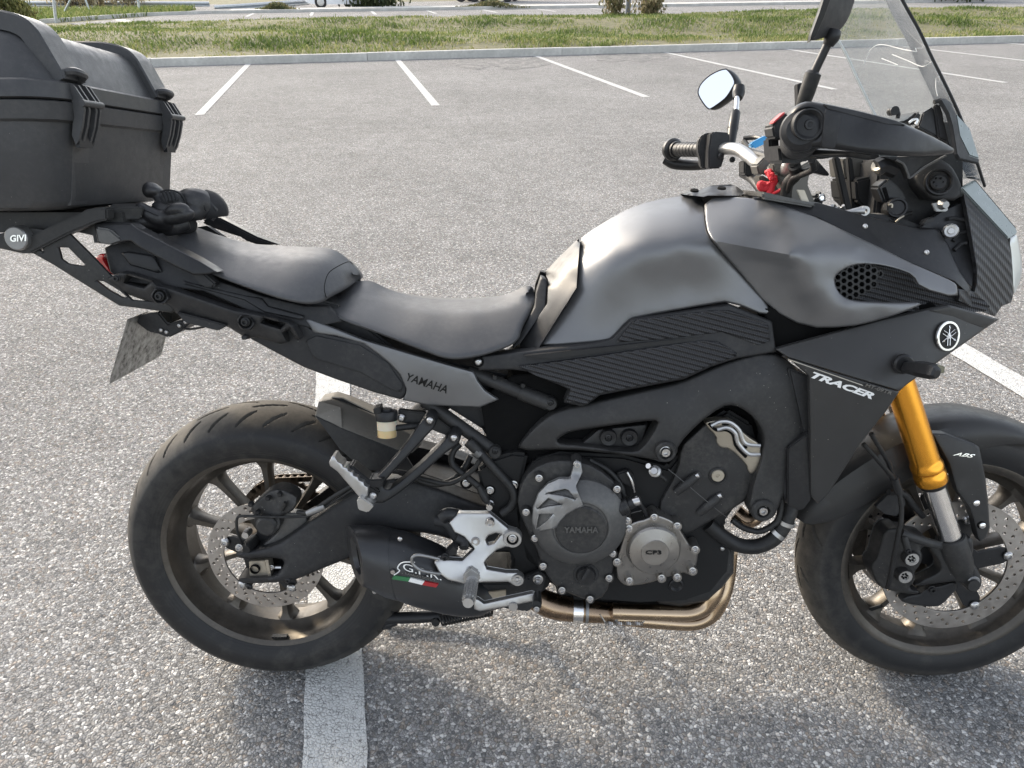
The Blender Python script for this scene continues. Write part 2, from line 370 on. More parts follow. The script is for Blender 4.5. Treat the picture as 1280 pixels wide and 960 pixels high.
bush('bush', 'rounder greenish bush right of the grey pole base on the grass strip', 'bush', at(810, 24), .55, .85, 1000, M_rusty, .075, 16, 1.0, None, True)
bush('evergreen_bush', 'dark evergreen bush spilling over the far kerb beside the white car', 'bush', at(466, 9.5), 1.9, 2.6, 7000, M_dark, .13, 24, .7, None, True)
for k, (x, lab) in enumerate(((92, 'pale dry grass clump behind the guard rail, left of the three clumps'), (125, 'pale dry grass clump behind the guard rail, middle of the three clumps'), (165, 'pale dry grass clump behind the guard rail, right of the three clumps'))):
    bush('dry_grass_clump', lab, 'grass clump', at(x, 11), 1.5, 1.5, 1300, M_straw, .16, 8, .5, 'dry grass behind the guard rail')
# overhanging tree in the upper left corner
tb = Vector(V3(-75, 10, 20)); tb.z = 0; tr = empty('tree', tuple(tb)); tag(tr, 'olive green tree whose leafy branch tips hang into the top left corner', 'tree')
mb = MB(); mb.tube([(0, 0, -.1), (.05, .02, .6), (.0, .1, 1.8)], [.14, .11, .08], 10, True, 4)
tips = []
for k in range(22):
    an = random.uniform(0, 6.28); rr = random.uniform(.5, 1.3); z0 = random.uniform(.7, 1.7); tip = Vector((math.cos(an)*rr, math.sin(an)*rr, z0+random.uniform(-.3, .8)))
    mid_ = Vector((tip.x*.5, tip.y*.5, z0+.35)); mb.tube([(0, .05, z0), mid_, tip], [.035, .02, .006], 6, True, 3); tips.append((mid_, tip))
for (x, y) in ((4, 4), (14, 10), (24, 14), (36, 17), (12, 18), (42, 19), (26, 4), (2, 14), (32, 9), (20, 20)):
    tip = Vector(V3(x, y, 20+random.uniform(-.3, .3)))-tb; mid_ = Vector((tip.x*.5, tip.y*.5, tip.z+.22)); mb.tube([(0, .05, .9), mid_, tip], [.02, .010, .003], 6, True, 3); tips += [(mid_.lerp(tip, .5), tip)]*5
link('trunk', mb.mesh(), M_wood, tr); ps = np.zeros((5200, 3))
for i in range(len(ps)):
    m_, tp = random.choice(tips); q = m_.lerp(tp, random.random()); sp = .09 if tp.x > 1.3 else .13; ps[i] = q+Vector((random.gauss(0, sp), random.gauss(0, sp), random.gauss(0, sp*.6)))
link('crown', blades(ps, rng.uniform(.06, .12, len(ps)), np.full(len(ps), .032), np.full(len(ps), .95), rng.normal(.55, .3, len(ps))), M_leaf, tr)
# lamp pole
M_galv = pmat('galvanised_steel', (.52, .55, .57), .45, .75, var=.15, dust=.1)
M_pole = pmat('grey_pole', (.20, .215, .23), .5, .5, var=.15)
g = at(784, 23); lp = lathe('lamp_pole', [(.17, -.02), (.17, .03), (.12, .05), (.11, .3), (.07, 6.0), (.0, 6.0)], g, M_pole, None, 20, (0, 0, 1)); tag(lp, 'grey steel lamp pole rising between two small bushes on the grass strip', 'lamp pole')
# guard rail and posts on the left
def guardrail(name, label, p0, p1, z0, z1, n):
    root = empty(name, tuple(p0)); tag(root, label, 'guard rail'); u = Vector(p1)-Vector(p0); L_ = u.length; nn = Vector((-u.y, u.x, 0)).normalized()
    prof = [(0, -.155), (.03, -.14), (.08, -.10), (.08, -.05), (.0, 0), (.08, .05), (.08, .10), (.03, .14), (0, .155)]; prof = prof+[(a-.006, b) for a, b in reversed(prof)]; v = []; f = []
    for e in (0, 1):
        for a, b in prof: v.append(u*e-nn*a+Vector((0, 0, (z0, z1)[e]+b)))
    m_ = len(prof); f = [(k, (k+1) % m_, (k+1) % m_+m_, k+m_) for k in range(m_)]+[tuple(range(m_)), tuple(range(m_, 2*m_))]
    link('rail', mesh(v, f, True, 20), M_galv, root); pm = MB(); pm.box((0, 0, -.3), (.1, .06, .9)); pm = pm.mesh(False)
    for i in range(n):
        o = link('post', pm, M_galv, root); q = u*((i+.5)/n)+nn*.05; o.location = (q.x, q.y, z0+(z1-z0)*(i+.5)/n-.28)
def vd(px, py, Y): return Vector(V3(px, py, Y))
q0, q1 = vd(16, 5, 46), vd(262, 5.5, 49)
guardrail('guard_rail', 'galvanised guard rail running level across the top left', (q0.x, q0.y, 0), (q1.x, q1.y, 0), q0.z, q1.z, 6)
q0, q1 = vd(268, 11, 44.5), vd(386, 2.5, 47)
guardrail('guard_rail', 'galvanised guard rail sloping down to the ground beside the white car', (q0.x, q0.y, 0), (q1.x, q1.y, 0), q0.z, q1.z, 3)
g = at(70, 28.5); tag(tube('sign_post', [tuple(g-Vector((0, 0, .05))), tuple(V3(66, -8, g.y))], .055, M_galv, None, 12, 1), 'upright grey sign post in the grass near the left end of the guard rail', 'post')
for (a, b), lab in ((((78, 20), (88, 0)), 'leaning grey prop post just right of the upright sign post'), (((113, 17), (107, 0)), 'leaning grey prop post before the dry grass'), (((153, 11), (149, -2)), 'leaning grey prop post, furthest right of the leaning posts')):
    q = at(*a); e = Vector(V3(b[0], b[1], q.y)); e2 = q+(e-q)*1.5
    o = tube('prop_post', [q-(e-q)*.1, e2], .045, M_galv, None, 8, 1); tag(o, lab, 'post', 'leaning posts along the guard rail')
g = at(175, 17); tag(tube('sign_post', [tuple(g-Vector((0, 0, .05))), tuple(V3(172, -3, g.y))], .06, M_galv, None, 12, 1), 'short grey post standing by the kerb right of the dry grass', 'post')
# drifts of dry leaves on the far kerb
for (x0, x1, y, lab) in ((578, 652, 11.5, 'brown drift of dry leaves on the far kerb in mid picture'), (328, 366, 14, 'small brown drift of dry leaves on the far kerb before the white car')):
    n_ = 1400; pp = np.array([G(random.gauss((x0+x1)/2, (x1-x0)/4.2), y+random.uniform(-1, .4), 0) for _ in range(n_)]); pp[:, 2] = .06+.3*rng.random(n_)*np.exp(-((pp[:, 0]-pp[:, 0].mean())/(pp[:, 0].std()*1.3))**2)
    o = link('leaf_drift', blades(pp, rng.uniform(.06, .14, n_), np.full(n_, .07), np.full(n_, 1.2), rng.normal(.2, .25, n_)), M_rusty); tag(o, lab, 'dry leaves', kind='stuff')
# ------------------------------------------------------------------ white car far behind
M_white = pmat('white_paint', (.80, .80, .79), .25, var=.03, coat=.6); M_glass = pmat('dark_glass', (.02, .025, .03), .06, var=0); M_rub0 = pmat('tyre_rubber_far', (.03, .03, .03), .8)
M_alloy0 = pmat('alloy_far', (.5, .5, .5), .35, .8); M_lampred = pmat('red_lamp', (.35, .02, .02), .2)
def car():
    g = at(402, 10.2)+(kd(0, 1.3)-kd(0, 0)); root = empty('parked_car', tuple(g)); tag(root, 'white parked car beyond the far kerb, next to the dark evergreen bush', 'car')
    u = kd(0, 1)-kd(0, 0); ang = math.atan2(u.y, u.x)+math.pi; root.rotation_euler = (0, 0, ang)
    # side outline (x back->front, z), wheels at +-1.3
    secs = []
    for y, sh in ((-.88, .93), (-.80, 1), (0, 1.01), (.80, 1), (.88, .93)):
        secs.append([(x*sh if abs(y) < .87 else x*.985, y*(1 if z < .95 else .82), .22+(z-.22)*(1 if abs(y) < .87 else .97)) for x, z in ((-2.1, .35), (-2.15, .7), (-2.0, 1.0), (-1.75, 1.25), (-1.3, 1.44), (-.2, 1.48), (.4, 1.4), (1.05, 1.02), (1.8, .9), (2.08, .68), (2.1, .36), (1.6, .22), (0, .2), (-1.6, .22))])
    loft('body', secs, M_white, root, 2, 3)
    for y in (-.80, .80):
        mb = MB(); pl = [(-1.62, 1.0), (-1.2, 1.33), (-.1, 1.38), (.38, 1.3), (.85, 1.0)]
        yy = y*.98 if y > 0 else y*.98
        mb.add([(x, (y+math.copysign(.022, y))*(1 if z < 1.1 else .9), z) for x, z in pl]+[(x, (y-math.copysign(.05, y))*(1 if z < 1.1 else .9), z) for x, z in pl], [tuple(range(5)), tuple(range(5, 10))]+[(k, (k+1) % 5, (k+1) % 5+5, k+5) for k in range(5)])
        link('side_window', mb.mesh(False), M_glass, root)
        for x in (-1.3, 1.3):
            wv = lathe('wheel', [(.0, .1), (.19, .1), (.2, .11), (.29, .11), (.32, .06), (.32, -.08), (.0, -.08)], (x, y, .32), M_rub0, root, 28, (0, math.copysign(1, y), 0))
            lathe('rim', [(0, .108), (.06, .115), (.19, .106), (.19, .09), (0, .09)], (x, y, .32), M_alloy0, wv, 20, (0, math.copysign(1, y), 0))
    for y in (-.66, .66):
        mb = MB(); mb.box((-2.08, y, .85), (.08, .22, .16)); link('rear_lamp', mb.mesh(False), M_lampred, root)
        mb = MB(); mb.box((2.0, y, .72), (.12, .3, .12)); link('headlight', mb.mesh(False), M_alloy0, root)
car()
# pale lorry trailers / hedge far behind across the road
M_hedge = M_dark
for (x0, x1, lab, colr) in ((570, 598, 'grey green parked trailer across the road, left of the pale one', (.33, .40, .38)), (600, 642, 'pale parked trailer across the road, right of the grey green one', (.66, .66, .62))):
    q0, q1 = at(x0, 2.6), at(x1, 2.6); r_ = empty('trailer', tuple((q0+q1)/2)); tag(r_, lab, 'trailer'); wdt = (q1-q0).length
    u = (q1-q0).normalized(); r_.rotation_euler = (0, 0, math.atan2(u.y, u.x)); mb = MB(); mb.box((0, 1.2, 1.75), (wdt, 2.4, 2.5)); link('box_body', mb.mesh(False), pmat('trailer_paint', colr, .5), r_)
    mb = MB(); mb.box((0, 1.2, .42), (wdt*.96, .9, .14)); link('chassis', mb.mesh(False), M_rub0, r_)
    for sx in (-.3, .3):
        for yy in (.15, 2.25): lathe('wheel', [(0, .1), (.2, .1), (.4, .1), (.42, .06), (.42, -.1), (0, -.1)], (sx*wdt, yy, .42), M_rub0, r_, 20, (0, -1, 0))
for (x0, x1) in ((1085, 1150), (1150, 1215)):
    m_ = at((x0+x1)/2, 2.2); bush('hedge_bush', 'low dark hedge bush at the top right behind the windscreen, '+('left' if x0 < 1100 else 'right')+' of the pair', 'bush', m_, 2.2, 2.4, 3000, M_dark, .13, 20, .7, 'hedge bushes across the road', True)
# ------------------------------------------------------------------ the motorcycle: materials
BLK = dict(var=.1, specks=.0)
M_plastic = pmat('matt_black_plastic', (.023, .0232, .0242), .52, grain=.25, gscale=1500, dust=.05, specks=.10, spec=0.28)
M_plastic2 = pmat('satin_black_plastic', (.017, .0172, .0182), .36, grain=.08, dust=.03, specks=.06, spec=0.3)
M_case = pmat('case_plastic', (.046, .0465, .048), .42, specks=.07, grain=.3, gscale=1300, dust=.05, spec=0.35)
M_grey = pmat('matt_grey_paint', (.165, .166, .168), .38, .6, grain=.05, gscale=2500, var=.05, rvar=.04)
M_fair = pmat('matt_dark_paint', (.047, .0465, .0455), .40, .25, grain=.08, gscale=2200, var=.06, specks=.10, spec=0.3)
M_frame = pmat('frame_paint', (.030, .0297, .0293), .46, .1, grain=.15, gscale=1200, dust=.05, specks=.11, spec=0.3)
M_engine = pmat('engine_black', (.033, .0325, .0322), .47, .2, grain=.4, gscale=900, dust=.10, specks=.13, spec=0.3)
M_clutch = pmat('clutch_grey', (.085, .084, .082), .42, .35, grain=.35, gscale=700, dust=.12)
M_plate = pmat('brushed_plate', (.27, .27, .268), .40, .75, grain=.3, gscale=500, var=.2, dust=.2)
M_pump = pmat('pump_cover', (.30, .285, .265), .33, .9, grain=.3, gscale=600, var=.12)
M_vinyl = pmat('seat_vinyl', (.058, .0582, .0602), .48, grain=.35, gscale=1100, dust=.05, rvar=.06)
M_vinyl2 = pmat('seat_vinyl_side', (.024, .024, .026), .46, grain=.45, gscale=900, dust=.08)
M_rubber = pmat('tyre_rubber', (.020, .020, .0205), .60, grain=.4, gscale=420, var=.2, dust=.20, dustcol=(.13, .12, .105), spec=0.25)
def tyre_mat(name, cx, cz, R):
    t = NT(name); p = t.pos(True); sp = t.n('SeparateXYZ'); t.l(p, sp.inputs[0]); dx = t.math('SUBTRACT', sp.outputs[0], cx); dz = t.math('SUBTRACT', sp.outputs[2], cz)
    r_ = t.math('SQRT', t.math('ADD', t.math('MULTIPLY', dx, dx), t.math('MULTIPLY', dz, dz))); n1 = t.noise(p, 38, 6, .7); n2 = t.noise(p, 7, 4, .6)
    band = t.mp(t.math('ADD', r_, t.math('MULTIPLY', n2, .012)), R-.035, R-.004, 0, .75); f = t.math('MULTIPLY', band, t.mp(n1, .3, .7, .35, 1.))
    side = t.mp(t.math('MULTIPLY', n1, n2), .24, .36, 0, .25); c = t.mix(f, (.016, .016, .0165), (.105, .094, .078)); c = t.mix(side, c, (.085, .08, .07))
    ring = t.math('SINE', t.math('MULTIPLY', r_, 1050)); rg = t.math('MULTIPLY', ring, t.mp(r_, R-.075, R-.066, 1, 0))
    t.set(Base_Color=c, Roughness=t.mp(band, 0, .75, .48, .8)); t.b.inputs['Specular IOR Level'].default_value = .3
    t.bump(t.math('ADD', t.math('MULTIPLY', rg, .6), t.math('MULTIPLY', t.noise(p, 500, 3), .5)), .35, .0006); return t.m
M_tyre_r = tyre_mat('rear_tyre_rubber', 0, .315, .315); M_tyre_f = tyre_mat('front_tyre_rubber', 1.44, .300, .300)
M_rim = pmat('wheel_bronze', (.078, .070, .060), .42, .6, grain=.15, gscale=700, var=.2, dust=.16, dustcol=(.23, .19, .15))
M_disc = pmat('brake_steel', (.36, .335, .31), .42, .9, grain=.03, gscale=400, var=.2, dust=.12, dustcol=(.3, .24, .18))
M_gold = pmat('gold_anodised', (.82, .37, .045), .25, .9, var=.02, rvar=.015)
M_chrome = pmat('polished_steel', (.86, .85, .83), .2, 1., var=.02, rvar=.03)
M_alu = pmat('cast_aluminium', (.46, .455, .445), .38, .9, grain=.25, gscale=900, var=.1, dust=.1)
M_boltm = pmat('bolt_steel', (.52, .51, .50), .30, 1., var=.1)
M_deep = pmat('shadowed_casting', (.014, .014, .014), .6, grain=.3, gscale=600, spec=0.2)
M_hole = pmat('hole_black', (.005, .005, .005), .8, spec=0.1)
M_hose = pmat('rubber_hose', (.015, .015, .015), .45, grain=.3, gscale=1500, dust=.05, spec=0.3)
M_ti = pmat('heat_tinted_steel', (.47, .35, .235), .22, 1., var=.10, vscale=8)
M_tidark = pmat('heat_browned_steel', (.30, .215, .145), .25, 1., var=.18, vscale=8)
M_muf = pmat('muffler_black', (.024, .0245, .026), .36, .1, grain=.15, gscale=1200, specks=.13, spec=.55)
M_hug = pmat('dusty_hugger', (.20, .185, .16), .55, .1, grain=.4, gscale=500, dust=.6, dustcol=(.26, .235, .20), specks=.16)
M_chain = pmat('chain_steel', (.085, .065, .048), .5, .7, var=.4, vscale=60)
M_bronze = pmat('dusty_bracket', (.42, .38, .31), .42, .8, var=.1, dust=.2)
M_text = pmat('white_print', (.80, .80, .78), .4, var=.03); M_texb = pmat('black_print', (.012, .012, .012), .4, var=0, spec=0.2); M_textg = pmat('grey_print', (.11, .10, .085), .4, .4, var=.05)
M_green = pmat('green_print', (.03, .16, .06), .4); M_redp = pmat('red_print', (.38, .025, .03), .4)
M_redlens = pmat('red_lens', (.75, .02, .025), .15, coat=.5); M_red = pmat('red_cord', (.55, .02, .03), .7, grain=.8, gscale=300)
M_blue = pmat('blue_lever', (.05, .22, .42), .3, .8); M_olive = pmat('olive_plate', (.10, .094, .082), .45, .4)
M_grey_lit = pmat('lit_grey_paint', (.20, .225, .225), .32, .55, var=.05)  # paler tone puts the light on upward facets into the paint
M_amber = pmat('smoke_lens', (.36, .38, .40), .1, .95, rvar=.03, var=.03)
t = NT('plate_back'); p = t.pos(True); n_ = t.noise(p, 55, 6, .75); t.set(Base_Color=t.ramp(n_, [(.36, (.05, .048, .044)), (.46, (.26, .255, .24)), (.62, (.46, .455, .44))]), Roughness=.55, Metallic=.3); M_plateb = t.m
t = NT('brake_fluid'); p = t.pos(True); t.set(Base_Color=(.60, .43, .22), Roughness=.25, Coat_Weight=.5); t.b.inputs['Subsurface Weight'].default_value = .3; M_fluid = t.m
t = NT('reservoir_plastic'); t.set(Base_Color=(.62, .52, .40), Roughness=.3); t.b.inputs['Subsurface Weight'].default_value = .3; M_resv = t.m
t = NT('headlight_lens'); t.set(Base_Color=(.55, .56, .54), Roughness=.08, Metallic=.2, Coat_Weight=1.); M_lens = t.m
t = NT('mirror_glass'); t.set(Base_Color=(.92, .93, .93), Metallic=1., Roughness=.015); M_mirror = t.m
def carbon(name, ang, per, strength=1., base=(.020, .020, .0215)):
    """moulded twill: ridges drawn in the panel's own side plane"""
    t = NT(name); p = t.pos(True); sp = t.n('SeparateXYZ'); t.l(p, sp.inputs[0]); ca, sa = math.cos(ang), math.sin(ang)
    u = t.math('ADD', t.math('MULTIPLY', sp.outputs[0], -sa/per), t.math('MULTIPLY', sp.outputs[2], ca/per))
    v_ = t.math('ADD', t.math('MULTIPLY', sp.outputs[0], ca/per), t.math('MULTIPLY', sp.outputs[2], sa/per))
    h = t.math('SINE', t.math('MULTIPLY', u, 6.2832)); h2 = t.math('SINE', t.math('MULTIPLY', t.math('ADD', v_, t.math('MULTIPLY', u, .6)), 12.566))
    hh = t.math('ADD', t.math('MULTIPLY', h, .5), t.math('MULTIPLY', h2, .16))
    t.set(Base_Color=base, Roughness=t.mp(h, -1, 1, .55, .36), Metallic=.0); t.bump(hh, strength, .0022); return t.m
M_carbon = carbon('moulded_carbon', rad(-14), .0085, 1.); M_carbon2 = carbon('moulded_carbon_nose', rad(-38), .0130, 1., (.026, .026, .027))

# ------------------------------------------------------------------ builders that work in the bike's own frame
BIKE = empty('motorcycle', tuple(BPOS)); BM4 = Matrix([list(r_) for r_ in BR]).to_4x4(); BIKE.rotation_euler = BM4.to_euler()
tag(BIKE, 'matt grey and black sports touring motorcycle parked leaning across the white bay line', 'motorcycle')
LAM = .12
class TPS:
    def __init__(s, ctrl, lin=False):
        c = np.array(ctrl, float); s.x = c[:, :2]/100; n = len(c); s.lin = lin
        K_ = s.k(s.x, s.x)+np.eye(n)*(LAM if not lin else 1e-6); A_ = np.zeros((n+3, n+3)); A_[:n, :n] = K_; A_[:n, n] = 1; A_[:n, n+1:] = s.x; A_[n, :n] = 1; A_[n+1:, :n] = s.x.T
        s.w = np.linalg.lstsq(A_, np.concatenate([c[:, 2], [0, 0, 0]]), rcond=None)[0]
    def k(s, a, b):
        r = np.sqrt(((a[:, None]-b[None])**2).sum(-1)); return r if s.lin else r*r*np.log(r+1e-9)
    def __call__(s, q):
        q = np.atleast_2d(np.array(q, float))[:, :2]/100; n = len(s.x); return s.k(q, s.x) @ s.w[:n]+s.w[n]+q @ s.w[n+1:]
def crease(ctrl, lines, lam=None):
    """smooth panel plus folded edges: each line = (pixel polyline, height in m, half width in px)"""
    global LAM
    l0 = LAM; LAM = lam or LAM; base = TPS(ctrl); LAM = l0
    def fn(q):
        q = np.atleast_2d(np.array(q, float))[:, :2]; s = base(q)
        for pl, h, w_ in lines:
            pl = np.array(pl, float); d = np.full(len(q), 1e9); k = np.zeros(len(q)); L_ = np.concatenate([[0], np.cumsum(np.hypot(*np.diff(pl, axis=0).T))])
            for i in range(len(pl)-1):
                ab = pl[i+1]-pl[i]; t_ = np.clip(((q-pl[i])@ab)/(ab@ab), 0, 1); e = q-(pl[i]+t_[:, None]*ab); dd = np.hypot(e[:, 0], e[:, 1]); m_ = dd < d; d = np.where(m_, dd, d); k = np.where(m_, (L_[i]+t_*(L_[i+1]-L_[i]))/L_[-1], k)
            hh = np.interp(k, np.linspace(0, 1, len(h)), h) if isinstance(h, (list, tuple)) else h
            x = np.clip(d/w_, 0, 1); s = s+hh*(1-x)**1.5
        return s
    fn.lines = [np.array(l_[0], float) for l_ in lines]; return fn
def depthfn(ctrl, lin=False):
    if callable(ctrl): return ctrl
    if isinstance(ctrl, (int, float)): return lambda q: np.full(len(np.atleast_2d(np.array(q, float))), float(ctrl))
    if len(ctrl) == 1: return depthfn(float(ctrl[0][2]))
    if len(ctrl) == 2: ctrl = list(ctrl)+[(ctrl[0][0]+(ctrl[1][1]-ctrl[0][1]), ctrl[0][1]-(ctrl[1][0]-ctrl[0][0]), ctrl[0][2])]
    return TPS(ctrl, lin)
def Pa(q, s):
    """vectorised P"""
    q = np.atleast_2d(np.array(q, float)); s = np.broadcast_to(np.asarray(s, float), (len(q),))
    d = (FW[None]+RT[None]*((q[:, :1]-640)/F)-UP[None]*((q[:, 1:2]-480)/F)) @ BR
    return CL[None]+d*((-s-CL[1])/d[:, 1])[:, None]
def chaikin(p, n):
    p = np.array(p, float)
    for _ in range(n):
        q = np.roll(p, -1, 0); p = np.stack([p*.75+q*.25, p*.25+q*.75], 1).reshape(-1, 2)
    return p
def resample(p, step):
    p = np.array(p, float)[:, :2]; out = []
    for a, b in zip(p, np.roll(p, -1, 0)):
        L_ = np.hypot(*(b-a)); n = max(1, int(round(L_/step)))
        for k in range(n): out.append(a+(b-a)*k/n)
    return np.array(out)
def sdist(q, p):
    """distance of points q to closed polygon p, and inside test"""
    a = p; b = np.roll(p, -1, 0); d = np.full(len(q), 1e9); ins = np.zeros(len(q), bool)
    for A_, B_ in zip(a, b):
        ab = B_-A_; l2 = (ab@ab)+1e-12; t_ = np.clip(((q-A_)@ab)/l2, 0, 1); e = q-(A_+t_[:, None]*ab); d = np.minimum(d, np.hypot(e[:, 0], e[:, 1]))
        c_ = (A_[1] > q[:, 1]) != (B_[1] > q[:, 1])
        with np.errstate(divide='ignore', invalid='ignore'): xi = (B_[0]-A_[0])*(q[:, 1]-A_[1])/(B_[1]-A_[1])+A_[0]
        ins ^= c_ & (q[:, 0] < xi)
    return d, ins
def relief_geo(outline, ctrl, r=2.5, t=.012, step=7, sm=1, holes=(), lin=False, rscale=1., centre=False):
    loops = [resample(chaikin([q[:2] for q in o_], sm) if sm else [q[:2] for q in o_], step*.7) for o_ in (outline,)+tuple(holes)]
    fn = depthfn(ctrl, lin); pts = [p for L_ in loops for p in L_]; edges = []; k = 0
    for L_ in loops: edges += [(k+i, k+(i+1) % len(L_)) for i in range(len(L_))]; k += len(L_)
    nb = k
    def dist(q):
        d, ins = sdist(q, loops[0])
        for L_ in loops[1:]:
            d2, i2 = sdist(q, L_); d = np.minimum(d, d2); ins &= ~i2
        return d, ins
    extra = []
    if r > 0:
        for L_ in loops:
            tg = np.roll(L_, -1, 0)-np.roll(L_, 1, 0); nrm = np.stack([-tg[:, 1], tg[:, 0]], 1)/(np.hypot(tg[:, 0], tg[:, 1])[:, None]+1e-9)
            for fr in (.25, .6, 1.):
                for sg in (1, -1):
                    q = L_+nrm*sg*r*fr; d, ins = dist(q); extra.append(q[ins & (d > r*fr*.93)])
    lo, hi = loops[0].min(0), loops[0].max(0); gx, gy = np.meshgrid(np.arange(lo[0], hi[0], step), np.arange(lo[1], hi[1], step*.87))
    gx[1::2] += step/2; q = np.stack([gx.ravel(), gy.ravel()], 1); d, ins = dist(q); q = q[ins & (d > r+step*.45)]
    for L_ in getattr(fn, 'lines', ()):          # mesh points follow the fold itself
        pl = np.array([a+(b-a)*k/max(1, int(np.hypot(*(b-a))/(step*.6))) for a, b in zip(L_, L_[1:]) for k in range(max(1, int(np.hypot(*(b-a))/(step*.6))))]+[L_[-1]])
        dd = np.min(np.hypot(q[:, None, 0]-pl[None, :, 0], q[:, None, 1]-pl[None, :, 1]), 1); q = q[dd > step*.75]; d, ins = dist(pl); extra.append(pl[ins & (d > .8)])
    extra.append(q)
    allp = np.concatenate([np.array(pts)]+[e for e in extra if len(e)])
    V_, E_, F_, *_ = geometry.delaunay_2d_cdt([Vector(p) for p in allp], edges, [], 0, 1e-4)
    V_ = np.array([(v.x, v.y) for v in V_]); F_ = np.array([f for f in F_ if len(f) == 3])
    cen = V_[F_].mean(1); d, ins = dist(cen); F_ = F_[ins]
    d, ins = dist(V_); onb = d < 1e-3
    s = fn(V_); s = np.maximum(s, 0) if centre else s
    if centre:                         # close the panel onto the middle plane along its top line
        bi = np.where(onb & (s < .045))[0]
        if len(bi):
            D_ = np.hypot(V_[:, None, 0]-V_[None, bi, 0], V_[:, None, 1]-V_[None, bi, 1]); k_ = D_.argmin(1); s = np.maximum(0, s-s[bi][k_]*np.clip(1-D_.min(1)/16, 0, 1))
    pos0 = Pa(V_, s)
    e = np.zeros(len(V_))
    if r > 0:
        rm = r*.0016*rscale*(np.clip((np.maximum(s, 0)-.012)/.035, 0, 1) if centre else 1); x = np.clip(1-d/r, 0, 1); e = rm*(1-np.sqrt(np.maximum(0, 1-x*x)))
    front = Pa(V_, s-e); back = front.copy(); back[:, 1] = np.maximum(front[:, 1]+.002, (pos0[:, 1]+t))
    if centre: dy = np.clip(-front[:, 1], 0, t); back = front.copy(); back[:, 1] += dy; back[:, 2] -= (t-dy)*.9
    used = {}
    for a, b, c in F_:
        for u, v in ((a, b), (b, c), (c, a)): used[(u, v)] = used.get((u, v), 0)+1
    n = len(V_); faces = [tuple(f) for f in F_]+[(c+n, b+n, a+n) for a, b, c in F_]
    for (u, v) in used:
        if (v, u) not in used: faces.append((v, u, u+n, v+n))
    return np.concatenate([front, back]), faces, fn
def finish(v, f, mirror, sharp, weld=0.):
    if mirror:
        n = len(v); m_ = np.array(v); m_[:, 1] *= -1; v = np.concatenate([v, m_]); f = list(f)+[tuple(i+n for i in reversed(q)) for q in f]
    me = bpy.data.meshes.new('m'); me.from_pydata([tuple(x) for x in v], [], f); bm = bmesh.new(); bm.from_mesh(me)
    lo = [x for x in bm.verts if not x.link_faces]; bmesh.ops.delete(bm, geom=lo, context='VERTS')
    if weld: bmesh.ops.remove_doubles(bm, verts=bm.verts, dist=weld)
    bmesh.ops.recalc_face_normals(bm, faces=bm.faces); bm.to_mesh(me); bm.free(); me.shade_smooth()
    if sharp: me.set_sharp_from_angle(angle=rad(sharp))
    return me
def relief(name, outline, ctrl, mat, parent=None, mirror=0, sharp=50, **kw):
    """a panel with real thickness: outline in pixels, ctrl gives its distance from the middle plane at some pixels"""
    v, f, fn = relief_geo(outline, ctrl, centre=(mirror == 1), **kw); o = link(name, finish(v, f, mirror == 1, sharp), mat, parent or BIKE); o['fn'] = 0; del o['fn']
    if mirror == 2:                    # the same part on the left of the bike
        m_ = np.array(v); m_[:, 1] *= -1; link(name, finish(m_, f, False, sharp), mat, parent or BIKE)
    return o, fn
def facets(name, verts, faces, mat, parent=None, t=.006, bev=.0015, mirror=0, sub=0):
    """flat-faceted panel: verts (px,py,s), thickened inwards and bevelled"""
    me = bpy.data.meshes.new('m'); me.from_pydata([tuple(P(*q)) for q in verts], [], faces); bm = bmesh.new(); bm.from_mesh(me)
    bmesh.ops.recalc_face_normals(bm, faces=bm.faces)
    bm.normal_update()
    if sum((f.normal.y*f.calc_area() for f in bm.faces)) > 0: bmesh.ops.reverse_faces(bm, faces=bm.faces)
    bmesh.ops.solidify(bm, geom=bm.faces[:], thickness=t)
    bm.normal_update()
    if bev:
        es = [e for e in bm.edges if len(e.link_faces) == 2 and e.calc_face_angle(0) > rad(12)]
        bmesh.ops.bevel(bm, geom=es, offset=bev, segments=2, affect='EDGES', clamp_overlap=True)
    bmesh.ops.recalc_face_normals(bm, faces=bm.faces); bm.to_mesh(me); bm.free(); me.shade_smooth(); me.set_sharp_from_angle(angle=rad(28)); o = link(name, me, mat, parent or BIKE)
    if mirror:
        m2 = me.copy(); m2.transform(Matrix.Diagonal((1, -1, 1, 1))); m2.flip_normals(); link(name, m2, mat, parent or BIKE)
    return o
def solid(name, outline, s0, s1, mat, parent=None, bev=.002, seg=2, sm=0):
    """prism: outline traced at s0 and carried straight in to s1"""
    pts = chaikin([q[:2] for q in outline], sm) if sm else np.array([q[:2] for q in outline], float); a = Pa(pts, s0); b = a.copy(); b[:, 1] = -s1; n = len(a)
    bm = bmesh.new(); va = [bm.verts.new(q) for q in a]; vb = [bm.verts.new(q) for q in b]; bm.faces.new(va); bm.faces.new(vb[::-1])
    for i in range(n): bm.faces.new((va[i], va[(i+1) % n], vb[(i+1) % n], vb[i]))
    bmesh.ops.recalc_face_normals(bm, faces=bm.faces)
    if bev: bmesh.ops.bevel(bm, geom=[e for e in bm.edges if e.calc_face_angle(0) > rad(20)], offset=bev, segments=seg, affect='EDGES', clamp_overlap=True)
    me = bpy.data.meshes.new('m'); bm.to_mesh(me); bm.free(); me.shade_smooth(); me.set_sharp_from_angle(angle=rad(30)); return link(name, me, mat, parent or BIKE)
def ptube(name, pts, r, mat, parent=None, seg=12, sub=6): return tube(name, [P(*q) for q in pts], r, mat, parent or BIKE, seg, sub)
def pcyl(name, px, py, s, prof, mat, parent=None, seg=40, axis=(0, -1, 0), sharp=30): return lathe(name, prof, P(px, py, s), mat, parent or BIKE, seg, axis, sharp=sharp)
